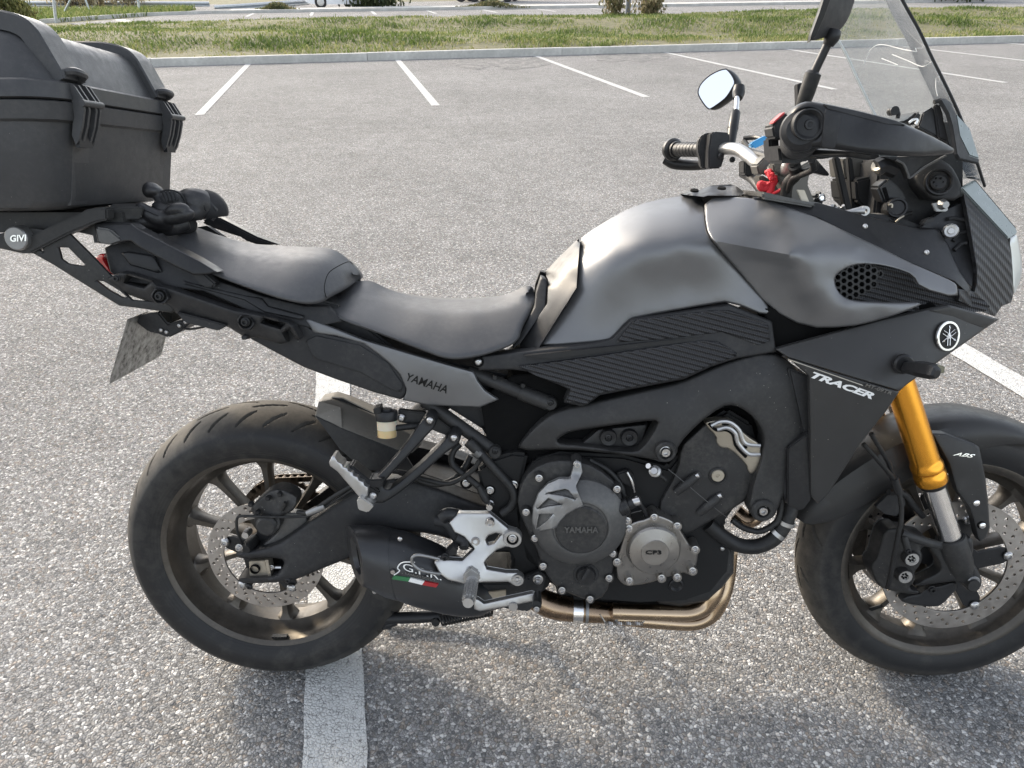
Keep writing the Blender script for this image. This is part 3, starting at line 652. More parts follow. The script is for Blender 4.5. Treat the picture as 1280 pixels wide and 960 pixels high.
# bolts share two meshes
def _bolt(hexs):
    pr = [(1.25, 0), (1.25, .25), (.95, .32), (.95, 1.05), (.85, 1.15), (.52, 1.15), (.46, .5), (0, .45)] if hexs else [(1.15, 0), (1.12, .35), (.8, .7), (.48, .78), (.42, .35), (0, .3)]
    v, f = lathe_geo(pr, (0, 0, 0), 20); bm = bmesh.new(); me = mesh(v, f, False); bm.from_mesh(me); bmesh.ops.remove_doubles(bm, verts=bm.verts, dist=1e-5); bmesh.ops.recalc_face_normals(bm, faces=bm.faces); bm.to_mesh(me); bm.free()
    me.shade_smooth(); me.set_sharp_from_angle(angle=rad(30)); return me
BOLT = {(h, k): None for h in (0, 1) for k in range(3)}
for h in (0, 1):
    for k, m_ in enumerate((M_boltm, M_plastic2, M_alu)): q = _bolt(h); q.materials.append(m_); BOLT[(h, k)] = q
def bolt(px, py, s, r, kind=1, tone=0, parent=None):
    o = bpy.data.objects.new('bolt', BOLT[(kind, tone)]); COL.objects.link(o); o.parent = parent or BIKE; o.location = P(px, py, s); o.scale = (r, r, r); o.rotation_euler = (0, random.uniform(0, 6.28), 0); return o
def text(name, body, p0, ux, uy, fn, mat, parent=None, lift=.0012, thick=.0008, shear=0., bold=.02, size=1., extrude=0):
    """flat lettering laid on a panel: p0 baseline start (px), ux px vector for the whole width, uy px vector for cap height (pointing up)"""
    cu = bpy.data.curves.new('t', 'FONT'); cu.body = body; cu.shear = shear; cu.offset = bold; cu.resolution_u = 3
    o = bpy.data.objects.new('t', cu); COL.objects.link(o); dg = bpy.context.evaluated_depsgraph_get(); me = bpy.data.meshes.new_from_object(o.evaluated_get(dg)); COL.objects.unlink(o); bpy.data.objects.remove(o)
    bm = bmesh.new(); bm.from_mesh(me); bmesh.ops.triangulate(bm, faces=bm.faces)
    V_ = np.array([v.co[:2] for v in bm.verts]); x0, x1 = V_[:, 0].min(), V_[:, 0].max(); y0, y1 = 0., V_[:, 1].max()
    q = np.array(p0)[None]+((V_[:, :1]-x0)/(x1-x0))*np.array(ux)[None]+((V_[:, 1:2]-y0)/(y1-y0))*np.array(uy)[None]
    F_ = [tuple(v.index for v in f.verts) for f in bm.faces]; bm.free(); s = fn(q) if callable(fn) else np.full(len(q), fn)
    a = Pa(q, s+lift); b = Pa(q, s+lift-thick); n = len(a); ed = {}
    for f in F_:
        for i in range(3): ed[(f[i], f[(i+1) % 3])] = 1
    faces = F_+[tuple(i+n for i in reversed(f)) for f in F_]+[(v, u, u+n, v+n) for (u, v) in ed if (v, u) not in ed]
    return link(name, finish(np.concatenate([a, b]), faces, False, 30), mat, parent or BIKE)
def strip(name, poly, fn, mat, parent=None, lift=.0012, thick=.0008):
    """thin flat print of a given outline on a panel"""
    v, f, _ = relief_geo(poly, (lambda q: (fn(q) if callable(fn) else np.full(len(q), fn))+lift), r=0, t=thick, step=8, sm=0)
    return link(name, finish(v, f, False, 30), mat, parent or BIKE)
def curve_plate(name, outer, holes, c, y0, y1, bev, mat, parent, xz=True):
    """flat plate with holes in the bike's side plane: outlines in metres (x,z) about c"""
    cu = bpy.data.curves.new('p', 'CURVE'); cu.dimensions = '2D'; cu.fill_mode = 'BOTH'; cu.extrude = max(1e-4, abs(y1-y0)/2-bev); cu.bevel_depth = bev; cu.bevel_resolution = 1; cu.offset = -bev
    for L_ in [outer]+list(holes):
        sp = cu.splines.new('POLY'); sp.points.add(len(L_)-1)
        for i, q in enumerate(L_): sp.points[i].co = (q[0], q[1], 0, 1)
        sp.use_cyclic_u = True
    o = bpy.data.objects.new('t', cu); COL.objects.link(o); dg = bpy.context.evaluated_depsgraph_get(); me = bpy.data.meshes.new_from_object(o.evaluated_get(dg)); COL.objects.unlink(o); bpy.data.objects.remove(o)
    me.transform(Matrix.Translation((c[0], (y0+y1)/2, c[1])) @ Matrix(((1, 0, 0, 0), (0, 0, -1, 0), (0, 1, 0, 0), (0, 0, 0, 1))))
    bm = bmesh.new(); bm.from_mesh(me); bmesh.ops.remove_doubles(bm, verts=bm.verts, dist=1e-6); bmesh.ops.recalc_face_normals(bm, faces=bm.faces); bm.to_mesh(me); bm.free()
    me.shade_smooth(); me.set_sharp_from_angle(angle=rad(11)); me.materials.clear(); return link(name, me, mat, parent)
def ringpts(r, n, ph=0., c=(0, 0)): return [(c[0]+r*math.cos(ph+2*math.pi*i/n), c[1]+r*math.sin(ph+2*math.pi*i/n)) for i in range(n)]
# ------------------------------------------------------------------ wheels
def groove_tyre(name, cx, cz, R, w, rim_r, mat, parent, slits, reps, ph, depth=.0045, gw=.0034):
    nu, nv = 1300, 110; prof = []
    for j in range(nv):                # across: crown then sidewalls
        q = -1+2*j/(nv-1); aq = abs(q)
        if aq < .62: a = aq/.62*1.12; y = w*math.sin(a)/math.sin(1.12)*.985; r_ = R-(1-math.cos(a))*w*.82
        else:
            k = (aq-.62)/.38; y = w*(.985+.055*math.sin(k*math.pi*.9)-.13*k*k); r0 = R-(1-math.cos(1.12))*w*.82; r_ = r0+(rim_r-r0)*(k**1.05)
        prof.append((r_, math.copysign(y, q)))
    pr = np.array(prof); u = np.arange(nu)*2*np.pi/nu; U, J = np.meshgrid(u, np.arange(nv), indexing='ij'); rr = pr[J, 0].copy(); yy = pr[J, 1].copy()
    per = 2*np.pi*R/reps; uu = ((U+ph)*R) % per; side = -yy        # metres along the tread / to the right
    dep = np.zeros_like(rr)
    for (u0, v0, u1, v1) in slits:
        for sh in (-per, 0, per):
            A_ = np.array([u0*per+sh, v0*w]); B_ = np.array([u1*per+sh, v1*w]); ab = B_-A_; tt = np.clip(((uu-A_[0])*ab[0]+(side-A_[1])*ab[1])/(ab@ab), 0, 1)
            d = np.hypot(uu-A_[0]-tt*ab[0], side-A_[1]-tt*ab[1]+.0015*np.sin(tt*np.pi)); g_ = gw*(1-.55*np.abs(2*tt-1)**2); dep = np.maximum(dep, depth*np.clip((g_-d)/.0010+.5, 0, 1))
    crown = np.abs(np.linspace(-1, 1, nv)) < .68; rr -= dep*crown[None]
    k = 1+.0006*np.sin(U*37)*0
    X = cx+rr*np.cos(U); Zz = cz+rr*np.sin(U); v = np.stack([X, yy, Zz], -1).reshape(-1, 3)
    i, j = np.meshgrid(np.arange(nu), np.arange(nv-1), indexing='ij'); i2 = (i+1) % nu; f = np.stack([i*nv+j, i2*nv+j, i2*nv+j+1, i*nv+j+1], -1).reshape(-1, 4)
    me = bpy.data.meshes.new('m'); me.from_pydata(v.tolist(), [], f.tolist()); bm = bmesh.new(); bm.from_mesh(me); bmesh.ops.recalc_face_normals(bm, faces=bm.faces); bm.to_mesh(me); bm.free(); me.shade_smooth(); me.set_sharp_from_angle(angle=rad(40))
    return link(name, me, mat, parent)
def xz(cx, cz, r, a, y): return Vector((cx+r*math.cos(a), y, cz+r*math.sin(a)))
def wheel_rim(cx, cz, hw, r_fl, mat, parent, angles, name='rim', hub=.048, hubw=.06):
    fl = r_fl; prof = [(fl-.004, hw-.011), (fl, hw-.006), (fl, hw), (fl-.004, hw+.001), (fl-.012, hw-.002), (fl-.019, hw-.007), (fl-.023, hw-.020), (fl-.026, hw*.5), (fl-.040, hw*.3), (fl-.040, -hw*.3), (fl-.026, -hw*.5), (fl-.023, -hw+.020), (fl-.019, -hw+.007), (fl-.012, -hw+.002), (fl-.004, -hw-.001), (fl, -hw), (fl, -hw+.006), (fl-.004, -hw+.011),
        (fl-.012, -hw*.6), (fl-.030, -hw*.25), (fl-.030, hw*.25), (fl-.012, hw*.6)]
    rim = lathe(name, prof, (cx, 0, cz), mat, parent, 128, closed=True, sharp=35)
    lathe('hub', [(.012, hubw), (hub*.7, hubw), (hub, hubw*.7), (hub*.9, .01), (hub*.9, -.01), (hub, -hubw*.7), (hub*.7, -hubw), (.012, -hubw)], (cx, 0, cz), mat, rim, 40)
    ro = fl-.036
    for a in angles:
        da = .10; d = Vector((math.cos(a), 0, math.sin(a))); tn = Vector((-math.sin(a), 0, math.cos(a))); secs = []
        for rr, w_, dp in ((hub*.7, .014, .026), (hub*1.5, .0105, .021), (ro*.55, .0085, .0175), (ro*.86, .0105, .0185), (ro*.955, .019, .022), (ro+.006, .036, .026)):
            c = Vector((cx, 0, cz))+d*rr; secs.append([c+tn*w_*x+Vector((0, 1, 0))*dp*y for x, y in ((-1, -.45), (-.55, -1), (.55, -1), (1, -.45), (1, .45), (.55, 1), (-.55, 1), (-1, .45))])
        loft('spoke', secs, mat, rim, 4, 1, sharp=50)
    return rim
RC, FC = (0., .315), (1.44, .300)
REAR = empty('rear_wheel'); REAR.parent = BIKE; FRONT = empty('front_wheel'); FRONT.parent = BIKE
slits = [(.02, .42, .30, .82), (.52, .42, .80, .82), (.10, .06, .62, .24), (.02, -.42, .30, -.82), (.52, -.42, .80, -.82), (.60, -.06, 1.12, -.24)]
groove_tyre('tyre', 0, .315, .315, .087, .222, M_tyre_r, REAR, slits, 16, .2, .005, .0030)
groove_tyre('tyre', 1.44, .300, .300, .059, .220, M_tyre_f, FRONT, [(.02, .30, .40, .92), (.05, .05, .45, .20), (.52, -.30, .90, -.92), (.55, -.05, .95, -.20)], 15, .1, .0045, .0027)
SPR = [rad(x) for x in (20, 55, 92, 128, 164, 200, 236, 272, 308, 344)]
rim_r = wheel_rim(0, .315, .076, .2315, M_rim, REAR, SPR)
SPF = [rad(x) for x in (14, 47, 86, 119, 158, 191, 230, 263, 302, 335)]
rim_f = wheel_rim(1.44, .300, .054, .2290, M_rim, FRONT, SPF, hub=.042, hubw=.05)
def disc(name, c, ro, ri, y, parent, rows, n, buttons, th=.005, carrier=True, spider=6, cr=.055):
    holes = []
    for k in range(n):
        for j, (r_, ph) in enumerate(rows): holes.append(ringpts(.0036, 10, 0, (r_*math.cos(2*math.pi*(k+ph)/n), r_*math.sin(2*math.pi*(k+ph)/n))))
    o = curve_plate(name, ringpts(ro, 120), [ringpts(ri, 96)]+holes, c, -y-th/2, -y+th/2, .0005, M_disc, parent)
    if carrier:                        # star-shaped carrier with arms to the buttons
        out = []; N_ = spider
        for k in range(N_):
            a0 = 2*math.pi*k/N_+.25; da = math.pi/N_
            for t_, rr in ((-.98, cr), (-.55, cr+.004), (-.30, ri*.93), (-.16, ri+.006), (.16, ri+.006), (.30, ri*.93), (.55, cr+.004)): out.append((rr*math.cos(a0+da*t_), rr*math.sin(a0+da*t_)))
        curve_plate('disc_carrier', out, [ringpts(cr*.55, 40)], c, -y+.001, -y+.009, .001, M_plastic2, o)
        for k in range(N_):
            a0 = 2*math.pi*k/N_+.25; b = bpy.data.objects.new('disc_button', BOLT[(0, 0)]); COL.objects.link(b); b.parent = o; b.location = (c[0]+ri*1.0*math.cos(a0), -y-.002, c[1]+ri*1.0*math.sin(a0)); b.scale = (.0085,)*3
    return o
disc('brake_disc', RC, .1225, .0885, .0740, REAR, [(.096, 0), (.105, .33), (.114, .66)], 26, 5, spider=5, cr=.05)
for sg in (1, -1): disc('brake_disc', FC, .149, .1085, .064*sg, FRONT, [(.117, 0), (.128, .4), (.139, .75)], 26, 5, spider=5, cr=.052)
# sprocket and chain on the far side
SPK = curve_plate('sprocket', [(r_*math.cos(2*math.pi*i/90), r_*math.sin(2*math.pi*i/90)) for i in range(90) for r_ in [.106 if i % 2 else .100]], [ringpts(.085, 14, 0)[0:0] or ringpts(.026, 10, 0, (.068*math.cos(k*1.2566), .068*math.sin(k*1.2566))) for k in range(5)]+[ringpts(.028, 24)], RC, .078, .085, .0006, M_chain, REAR)
lathe('sprocket_carrier', [(.0, .02), (.05, .02), (.072, .01), (.075, -.02), (0, -.02)], (0, .072, .315), M_rim, REAR, 40)
CHN = empty('drive_chain'); CHN.parent = BIKE
pl = MB()
for off in (-.0095, .0095):
    pts = [(.0075+.0065*math.cos(a), .0065*math.sin(a)) for a in np.linspace(-1.9, 1.9, 6)]+[(-.0075+.0065*math.cos(a), .0065*math.sin(a)) for a in np.linspace(1.25, 5.03, 6)]
    n_ = len(pts); pl.add([(x, off-.0012, z) for x, z in pts]+[(x, off+.0012, z) for x, z in pts], [tuple(range(n_)), tuple(range(n_, 2*n_))[::-1]]+[(k, (k+1) % n_, (k+1) % n_+n_, k+n_) for k in range(n_)])
v, f = lathe_geo([(0, -.008), (.005, -.008), (.005, .008), (0, .008)], (0, 0, 0), 8); pl.add(v, f); plm = pl.mesh(False); plm.materials.append(M_chain)
path = []
for i in range(24): a = math.pi/2-.05+math.pi*i/23*1.04; path.append((.108*math.cos(a), .315+.108*math.sin(a)))
x0, z0 = path[0]; x1, z1 = path[-1]; top = [(x0+(.53-x0)*i/32, z0+(.45-z0)*i/32) for i in range(1, 33)]; bot = [(x1+(.53-x1)*i/33, z1+(.385-z1)*i/33) for i in range(1, 34)]
chain = top[::-1]+path+bot; acc = 0; step_ = .0158; last = chain[0]; dense = []
for a, b in zip(chain, chain[1:]):
    for k in range(10): dense.append((a[0]+(b[0]-a[0])*k/10, a[1]+(b[1]-a[1])*k/10))
q = dense[0]
for p_ in dense[1:]:
    d = math.hypot(p_[0]-q[0], p_[1]-q[1])
    if d >= step_:
        o = bpy.data.objects.new('chain_link', plm); COL.objects.link(o); o.parent = CHN; o.location = ((p_[0]+q[0])/2, .082, (p_[1]+q[1])/2); o.rotation_euler = (0, -math.atan2(p_[1]-q[1], p_[0]-q[0]), 0); q = p_
# wheel weights and valve
mb = MB()
for k in range(5):
    a = rad(270+1.2)+k*.033-.06; c = xz(0, .315, .2065, a, -.062); mb.box(c, (.0062, .011, .004), Matrix.Rotation(-(a+math.pi/2), 3, 'Y'))
link('wheel_weights', mb.mesh(False), M_texb, REAR)
a = rad(226); tube('valve_stem', [xz(1.44, .3, .205, a, -.012), xz(1.44, .3, .165, a, -.03)], [.005, .004], M_texb, FRONT, 10, 1)

# ------------------------------------------------------------------ rear end, low
sw, sw_fn = relief('swingarm', [(293, 692), (302, 688), (326, 686), (345, 680), (362, 669), (400, 641), (440, 616), (470, 600), (500, 596), (540, 606), (580, 622), (610, 632), (650, 640), (655, 690), (600, 690), (560, 672), (520, 664), (488, 668), (458, 684), (437, 697), (415, 706), (397, 713), (372, 724), (358, 727), (345, 728), (320, 729), (300, 729), (298, 721), (318, 721), (344, 720), (352, 712), (356, 702), (350, 698), (330, 697), (302, 699)],
    [(300, 709, .122), (345, 709, .124), (380, 690, .125), (440, 655, .128), (520, 635, .132), (600, 660, .128), (360, 672, .112), (470, 602, .112), (437, 696, .113), (540, 608, .112)], M_plastic, None, 2, r=7, t=.05, step=7, sm=1)
solid('axle_block', [(311, 702), (331, 701), (336, 720), (312, 721)], .110, .085, M_bronze, sw, .001)
solid('axle_plate', [(331, 700), (335, 700), (339, 720), (335, 721)], .114, .09, M_bronze, sw, .0005)
pcyl('axle', 319, 711, .112, [(.0, -.05), (.010, -.05), (.010, .004), (.0085, .005), (.0085, -.006), (0, -.006)], M_hole, sw, 24)
o = tube('adjuster_bolt', [P(336, 709, .10), P(352, 709, .10)], .0045, M_boltm, sw, 8, 1)
bolt(339.5, 709, .106, .0045, 1, 0, sw); bolt(360, 725, .122, .0055, 0, 1, sw); bolt(312, 733, .085, .006, 0, 1, sw)
solid('swingarm_crossmember', [(520, 612), (600, 632), (610, 680), (540, 668)], .10, -.10, M_plastic, sw, .008)
# rear caliper
cal, _ = relief('rear_caliper', Z('Q', (650, 540), (690, 500), (740, 455), (800, 440), (880, 475), (885, 520), (860, 560), (800, 575), (805, 640), (760, 672), (700, 660), (672, 615), (672, 580)), [(335, 630, .105), (355, 620, .108), (345, 655, .115), (320, 640, .095)], M_engine, None, r=4, t=.04, step=6)
pcyl('caliper_piston_housing', 335, 655, .108, [(0, .014), (.017, .014), (.022, .009), (.023, -.03), (0, -.03)], M_engine, cal, 28)
relief('caliper_bracket', Z('Q', (800, 560), (900, 560), (945, 590), (930, 660), (850, 730), (760, 745), (700, 770), (690, 740), (770, 680), (800, 640)), .092, M_clutch, cal, r=3, t=.02, step=6)
ptube('bleed_nipple', [(352, 638, .118), (357, 628, .121)], .004, M_hose, cal, 8, 1)
pcyl('pad_pin', 309, 666, .10, [(0, .012), (.007, .012), (.008, .006), (.008, -.01), (0, -.01)], M_boltm, cal, 16)
pcyl('speed_sensor', 312, 681, .098, [(0, .02), (.008, .02), (.010, .012), (.013, .004), (.013, -.02), (0, -.02)], M_hose, cal, 20)
bolt(299, 684, .118, .006, 1, 0, cal)
for k, q in enumerate(Z('Q', (655, 520), (690, 560), (740, 490), (800, 470), (850, 505))): pcyl('caliper_bolt', q[0], q[1], .108, [(0, .006), (.004, .006), (.0055, .003), (.0055, -.004), (0, -.004)], M_plastic2, cal, 14)
ptube('sensor_cable', [(303, 680, .105), (297, 665, .11), (296, 650, .112), (302, 645, .112), (330, 646, .118), (370, 646, .122), (390, 643, .124), (420, 625, .126), (450, 606, .128)], .0028, M_hose)
ptube('rear_brake_hose', [(372, 640, .115), (385, 641, .122), (395, 636, .125), (425, 616, .126), (470, 592, .128), (500, 590, .14), (535, 600, .15), (562, 604, .155), (588, 590, .16), (600, 575, .165)], .0048, M_hose)
pcyl('hose_joint', 395, 637, .126, [(0, .02), (.006, .02), (.007, .0), (.006, -.02), (0, -.02)], M_plate, None, 14, (1, 0, .45))
# hugger
hg, _ = relief('rear_hugger', Z('O', (55, 240), (75, 165), (140, 152), (200, 170), (380, 245), (520, 320), (590, 380), (540, 425), (500, 420), (340, 360), (190, 305)), [(394, 520, .082), (398, 501, .05), (415, 498, .03), (427, 536, .088), (428, 512, .055), (475, 521, .02), (505, 564, .085), (515, 540, .02), (530, 560, .03)], M_hug, None, r=2, t=.05, step=6, sm=0)
facets('hugger_end_cap', [(394, 520, .085), (398.5, 501, .053), (426, 508.5, .06), (428, 535, .090)], [(0, 1, 2, 3)], M_hug, hg, .01, .001)
facets('hugger_lip', [(414, 497, .028), (428, 498, .026), (475, 521, .018), (473, 526, .02)], [(0, 1, 2, 3)], M_texb, hg, .01, .0006)
facets('hugger_blade', [(394, 520, .088), (428, 536, .092), (505, 566, .088), (520, 590, .092), (455, 588, .096), (425, 562, .095)], [(0, 1, 2, 3, 4, 5)], M_plastic2, hg, .006, .001)
# ------------------------------------------------------------------ tank, seats, tail
TANK = empty('fuel_tank'); TANK.parent = BIKE
relief('tank_shell', [(676, 433), (677, 427), (721, 360), (723, 320), (725, 299), (735, 291), (745, 284), (770, 269), (790, 259), (815, 251), (850, 245), (880, 243), (881, 285), (891, 301), (926, 341), (962, 382), (962, 397), (912, 377), (890, 380), (795, 397), (785, 402), (765, 424), (757, 427)],
    crease([(725, 299, .012), (745, 284, .0), (770, 269, .0), (790, 259, .0), (815, 251, .0), (850, 245, .0), (880, 243, .0), (728, 318, .075), (748, 299, .075), (775, 283, .078), (810, 270, .08), (850, 262, .083), (880, 260, .085), (745, 312, .103), (800, 289, .118), (850, 283, .128), (880, 284, .130), (760, 317, .128), (800, 306, .150), (850, 300, .163), (890, 302, .166), (800, 325, .146), (850, 322, .148), (905, 328, .150), (800, 350, .138), (860, 352, .142), (930, 362, .146), (725, 380, .126), (770, 385, .138), (850, 383, .150), (690, 425, .124), (750, 420, .136), (955, 392, .150), (910, 376, .153)], [], .15),
    M_grey, TANK, 1, r=3, t=.010, step=6, sm=1, sharp=60)
relief('tank_side_trim', [(721, 360), (676, 431), (674, 434), (649, 435), (650, 427), (684, 380), (685, 350), (681, 340), (700, 320), (723, 298), (725, 304), (723, 330)],
    [(681, 340, .0), (700, 319, .0), (723, 298, .0), (685, 348, .080), (704, 328, .082), (724, 307, .084), (686, 375, .096), (720, 350, .102), (660, 425, .114), (678, 428, .121)], M_plastic2, TANK, 1, r=.8, t=.012, step=5, sm=0)
relief('tank_rear_skirt', [(681, 348), (684, 352), (682, 385), (650, 430), (640, 436), (645, 425), (668, 384), (670, 365), (676, 346)], [(680, 350, .06), (682, 380, .085), (645, 430, .11), (670, 370, .07)], M_plastic, TANK, 2, r=2, t=.03, step=5, sm=0)
relief('tank_top_plate', [(853, 243), (868, 234.5), (872, 238), (890, 232), (914, 230.5), (921, 233), (932, 241), (925, 245), (885, 244.5), (880, 246)], [(853, 243, .05), (870, 238, .02), (914, 231, .0), (930, 241, .05), (885, 245, .075)], M_plastic2, TANK, 1, r=1.5, t=.01, step=4, sm=0)
for q in ((868, 239), (902, 236)): pcyl('tank_cap_bolt', q[0], q[1], .05, [(0, .003), (.007, .003), (.008, 0), (0, 0)], M_hole, TANK, 16, (0, -.3, 1))
fp, fp_fn = relief('front_tank_cover', [(882, 246), (925, 246), (960, 251), (985, 259), (1022, 272), (1065, 293), (1100, 309), (1135, 327), (1165, 340), (1192, 352), (1197, 358), (1197, 373), (1150, 360), (1142, 344), (1122, 336), (1100, 331), (1075, 330), (1060, 334), (1046, 342.5), (1042.5, 351), (1047.5, 365), (1057.5, 373), (1070, 376.5), (1090, 378), (1120, 379), (1157, 378), (1136, 388), (1100, 400), (1060, 409), (1008, 410), (962, 386), (926, 341), (891, 301), (882, 285)],
    crease([(882, 247, .05), (925, 247, .07), (960, 252, .085), (1022, 273, .115), (1080, 301, .14), (1135, 328, .16), (1192, 353, .175), (882, 284, .134), (940, 285, .155), (891, 301, .166), (926, 341, .150), (962, 383, .148), (986, 318, .196), (1020, 309, .197), (1072, 307, .195), (1140, 334, .19), (1196, 362, .185), (950, 330, .163), (985, 350, .168), (1000, 380, .168), (1010, 405, .165), (1006, 330, .198), (1018, 362, .205), (1043, 350, .183), (1060, 334, .183), (1100, 331, .182), (1125, 337, .182), (1030, 325, .193), (1056, 372, .194), (1095, 378, .204), (1060, 385, .212), (1060, 405, .196), (1110, 388, .210), (1150, 381, .205), (1100, 399, .195), (1140, 343, .186), (1190, 368, .183), (930, 262, .12), (1000, 285, .155)], [([(889, 300), (930, 308), (960, 313.5), (988, 318.5)], [.008, .010, .011, .009], 18)], .08),
    M_grey, None, 2, r=2.5, t=.012, step=5, sm=1, sharp=55)
relief('scoop_floor', [(990, 312), (1064, 310), (1130, 326), (1200, 360), (1240, 380), (1230, 392), (1150, 388), (1060, 392), (1000, 370)], [(1020, 340, .176), (1060, 330, .168), (1060, 370, .168), (1100, 350, .155), (1150, 370, .150), (1230, 385, .13)], M_carbon, fp, 2, r=0, t=.02, step=8)
# honeycomb grille
hx = MB(); cells = []; poly = np.array(chaikin(Z('H', (340, 600), (352, 575), (420, 540), (460, 533), (540, 548), (550, 570), (525, 630), (440, 690), (400, 690), (360, 670)), 0))[:, :2]
R_ = 5.0
for i in range(-2, 16):
    for j in range(-2, 12):
        cx_, cy_ = 1040+i*R_*1.5, 325+j*R_*1.732+(R_*.866 if i % 2 else 0); d, ins = sdist(np.array([[cx_, cy_]]), poly)
        if not ins[0] and d[0] > 3.2: continue
        o_ = [(cx_+R_*1.0*math.cos(k*math.pi/3), cy_+R_*1.0*math.sin(k*math.pi/3)) for k in range(6)]; n_ = [(cx_+R_*.70*math.cos(k*math.pi/3), cy_+R_*.70*math.sin(k*math.pi/3)) for k in range(6)]
        a = Pa(o_, .186); b = Pa(n_, .186); c = Pa(n_, .186); c[:, 1] += .008; v = np.concatenate([a, b, c]); hx.add(v, [(k, (k+1) % 6, 6+(k+1) % 6, 6+k) for k in range(6)]+[(6+k, 6+(k+1) % 6, 12+(k+1) % 6, 12+k) for k in range(6)])
link('scoop_grille', hx.mesh(False), M_plastic2, fp)
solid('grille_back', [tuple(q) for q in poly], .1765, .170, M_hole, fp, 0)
# seats
def smooth_line(p, n=2): return p
relief('rider_seat', [(410, 374), (414, 365), (430, 355), (450, 350.5), (466, 351), (485, 362), (520, 372), (570, 375), (620, 372), (645, 363.5), (660, 356), (668, 360), (669, 382), (653, 408), (648, 428), (620, 440), (592, 447.5), (560, 450), (530, 439), (468, 415), (425, 400), (411, 388)],
    crease([(414, 365, .02), (430, 355, .0), (450, 350, .0), (485, 362, .0), (520, 372, .0), (570, 375, .0), (620, 372, .0), (645, 363, .0), (660, 356, .0), (668, 362, .015), (440, 372, .095), (470, 388, .115), (530, 392, .118), (580, 390, .112), (625, 381, .095), (655, 370, .07), (440, 388, .120), (475, 400, .135), (530, 405, .140), (590, 402, .134), (640, 390, .11), (664, 385, .085), (412, 385, .11), (468, 414, .138), (530, 438, .148), (590, 446, .146), (645, 425, .118), (560, 425, .150)], [], .7),
    M_vinyl, None, 1, r=8, t=.012, step=6, sm=2, sharp=70, rscale=.7)
relief('passenger_seat', [(193, 297), (200, 289), (220, 284), (245, 283), (262, 290), (285, 298), (307, 304), (350, 307.5), (400, 309), (420, 312), (436, 325), (451, 341), (450, 348), (432, 362), (412, 372), (402, 379), (382, 381), (350, 374), (300, 357), (262, 342), (240, 330), (215, 312)],
    crease([(195, 293, .03), (220, 284, .0), (262, 290, .0), (307, 304, .0), (350, 307.5, .0), (400, 309, .0), (420, 312, .0), (437, 325, .0), (451, 342, .0), (447, 352, .03), (220, 300, .07), (270, 318, .105), (310, 325, .115), (370, 325, .118), (405, 325, .11), (240, 316, .10), (280, 335, .132), (330, 345, .142), (380, 350, .142), (407, 352, .13), (420, 345, .10), (262, 342, .132), (330, 366, .146), (382, 380, .143), (402, 378, .130), (430, 362, .07)], [], .7),
    M_vinyl, None, 1, r=8, t=.012, step=6, sm=2, sharp=70, rscale=.7)
seam = [P(408, 372, .1275), P(405.5, 362, .130), P(407, 350, .129), P(412, 340, .123), P(424, 332, .108), P(436, 327, .085), P(441, 330, .06)]
tube('seat_piping', seam, .0009, M_texb, BIKE, 6, 5)
# tail
tp, tp_fn = relief('tail_side_panel', [(380, 398), (388, 399), (455, 425), (523, 445), (592, 465), (597, 476), (606, 488), (623, 499.5), (600, 509), (535, 506.5), (503, 500), (507, 493), (508, 486), (500, 468), (488, 455), (472, 442), (455, 430), (420, 420), (392, 416)],
    [(385, 400, .128), (455, 425, .136), (590, 465, .150), (392, 415, .136), (455, 429, .139), (500, 468, .152), (560, 482, .160), (505, 498, .150), (540, 505, .146), (600, 507, .148), (622, 499, .150), (530, 462, .157)], M_grey, None, 2, r=2, t=.010, step=5, sm=0)
text('lettering', 'YAMAHA', (507, 475.5), (51, 16.5), (2.6, -9.5), tp_fn, M_texb, tp, shear=.18, bold=.012)
relief('tail_lower_panel', [(300, 416), (370, 398), (392, 414), (455, 428), (488, 453), (500, 467), (509, 486), (505, 497), (500, 499), (470, 491), (420, 474), (380, 459), (340, 438)], [(300, 416, .12), (392, 414, .132), (455, 428, .137), (505, 495, .146), (400, 465, .132), (450, 455, .140)], M_plastic, None, 2, r=2, t=.014, step=7, sm=0)
relief('tail_inset', Z('D', (8, 505), (60, 480), (280, 527), (420, 615), (495, 725), (480, 760), (440, 750), (280, 660), (50, 590)), [(385, 430, .137), (455, 432, .1405), (498, 488, .149), (450, 465, .144)], M_plastic, None, 2, r=1, t=.008, step=7, sm=0, rscale=.5)
relief('tail_upper_panel', [(131, 310), (150, 300), (200, 292), (240, 330), (270, 350), (330, 370), (380, 382), (410, 383), (430, 402), (388, 410), (330, 397), (255, 364), (155, 352), (138, 340), (134, 325)], [(131, 310, .11), (240, 335, .128), (330, 372, .132), (400, 385, .118), (255, 362, .138), (330, 395, .138), (425, 400, .125)], M_plastic, None, 2, r=2, t=.014, step=7, sm=0)
relief('tail_badge_panel', Z('C', (205, 145), (240, 138), (370, 160), (410, 238), (390, 246), (250, 205)), [(155, 315, .125), (195, 335, .132), (160, 330, .128)], M_plastic2, None, 2, r=2, t=.006, step=6, sm=0)
relief('tail_step_panel', Z('C', (840, 360), (910, 370), (940, 410), (1120, 460), (1110, 480), (920, 440), (820, 380), (520, 300), (515, 285)), [(310, 370, .1365), (380, 400, .139), (230, 352, .140)], M_plastic2, None, 0, r=1.5, t=.006, step=6, sm=0)
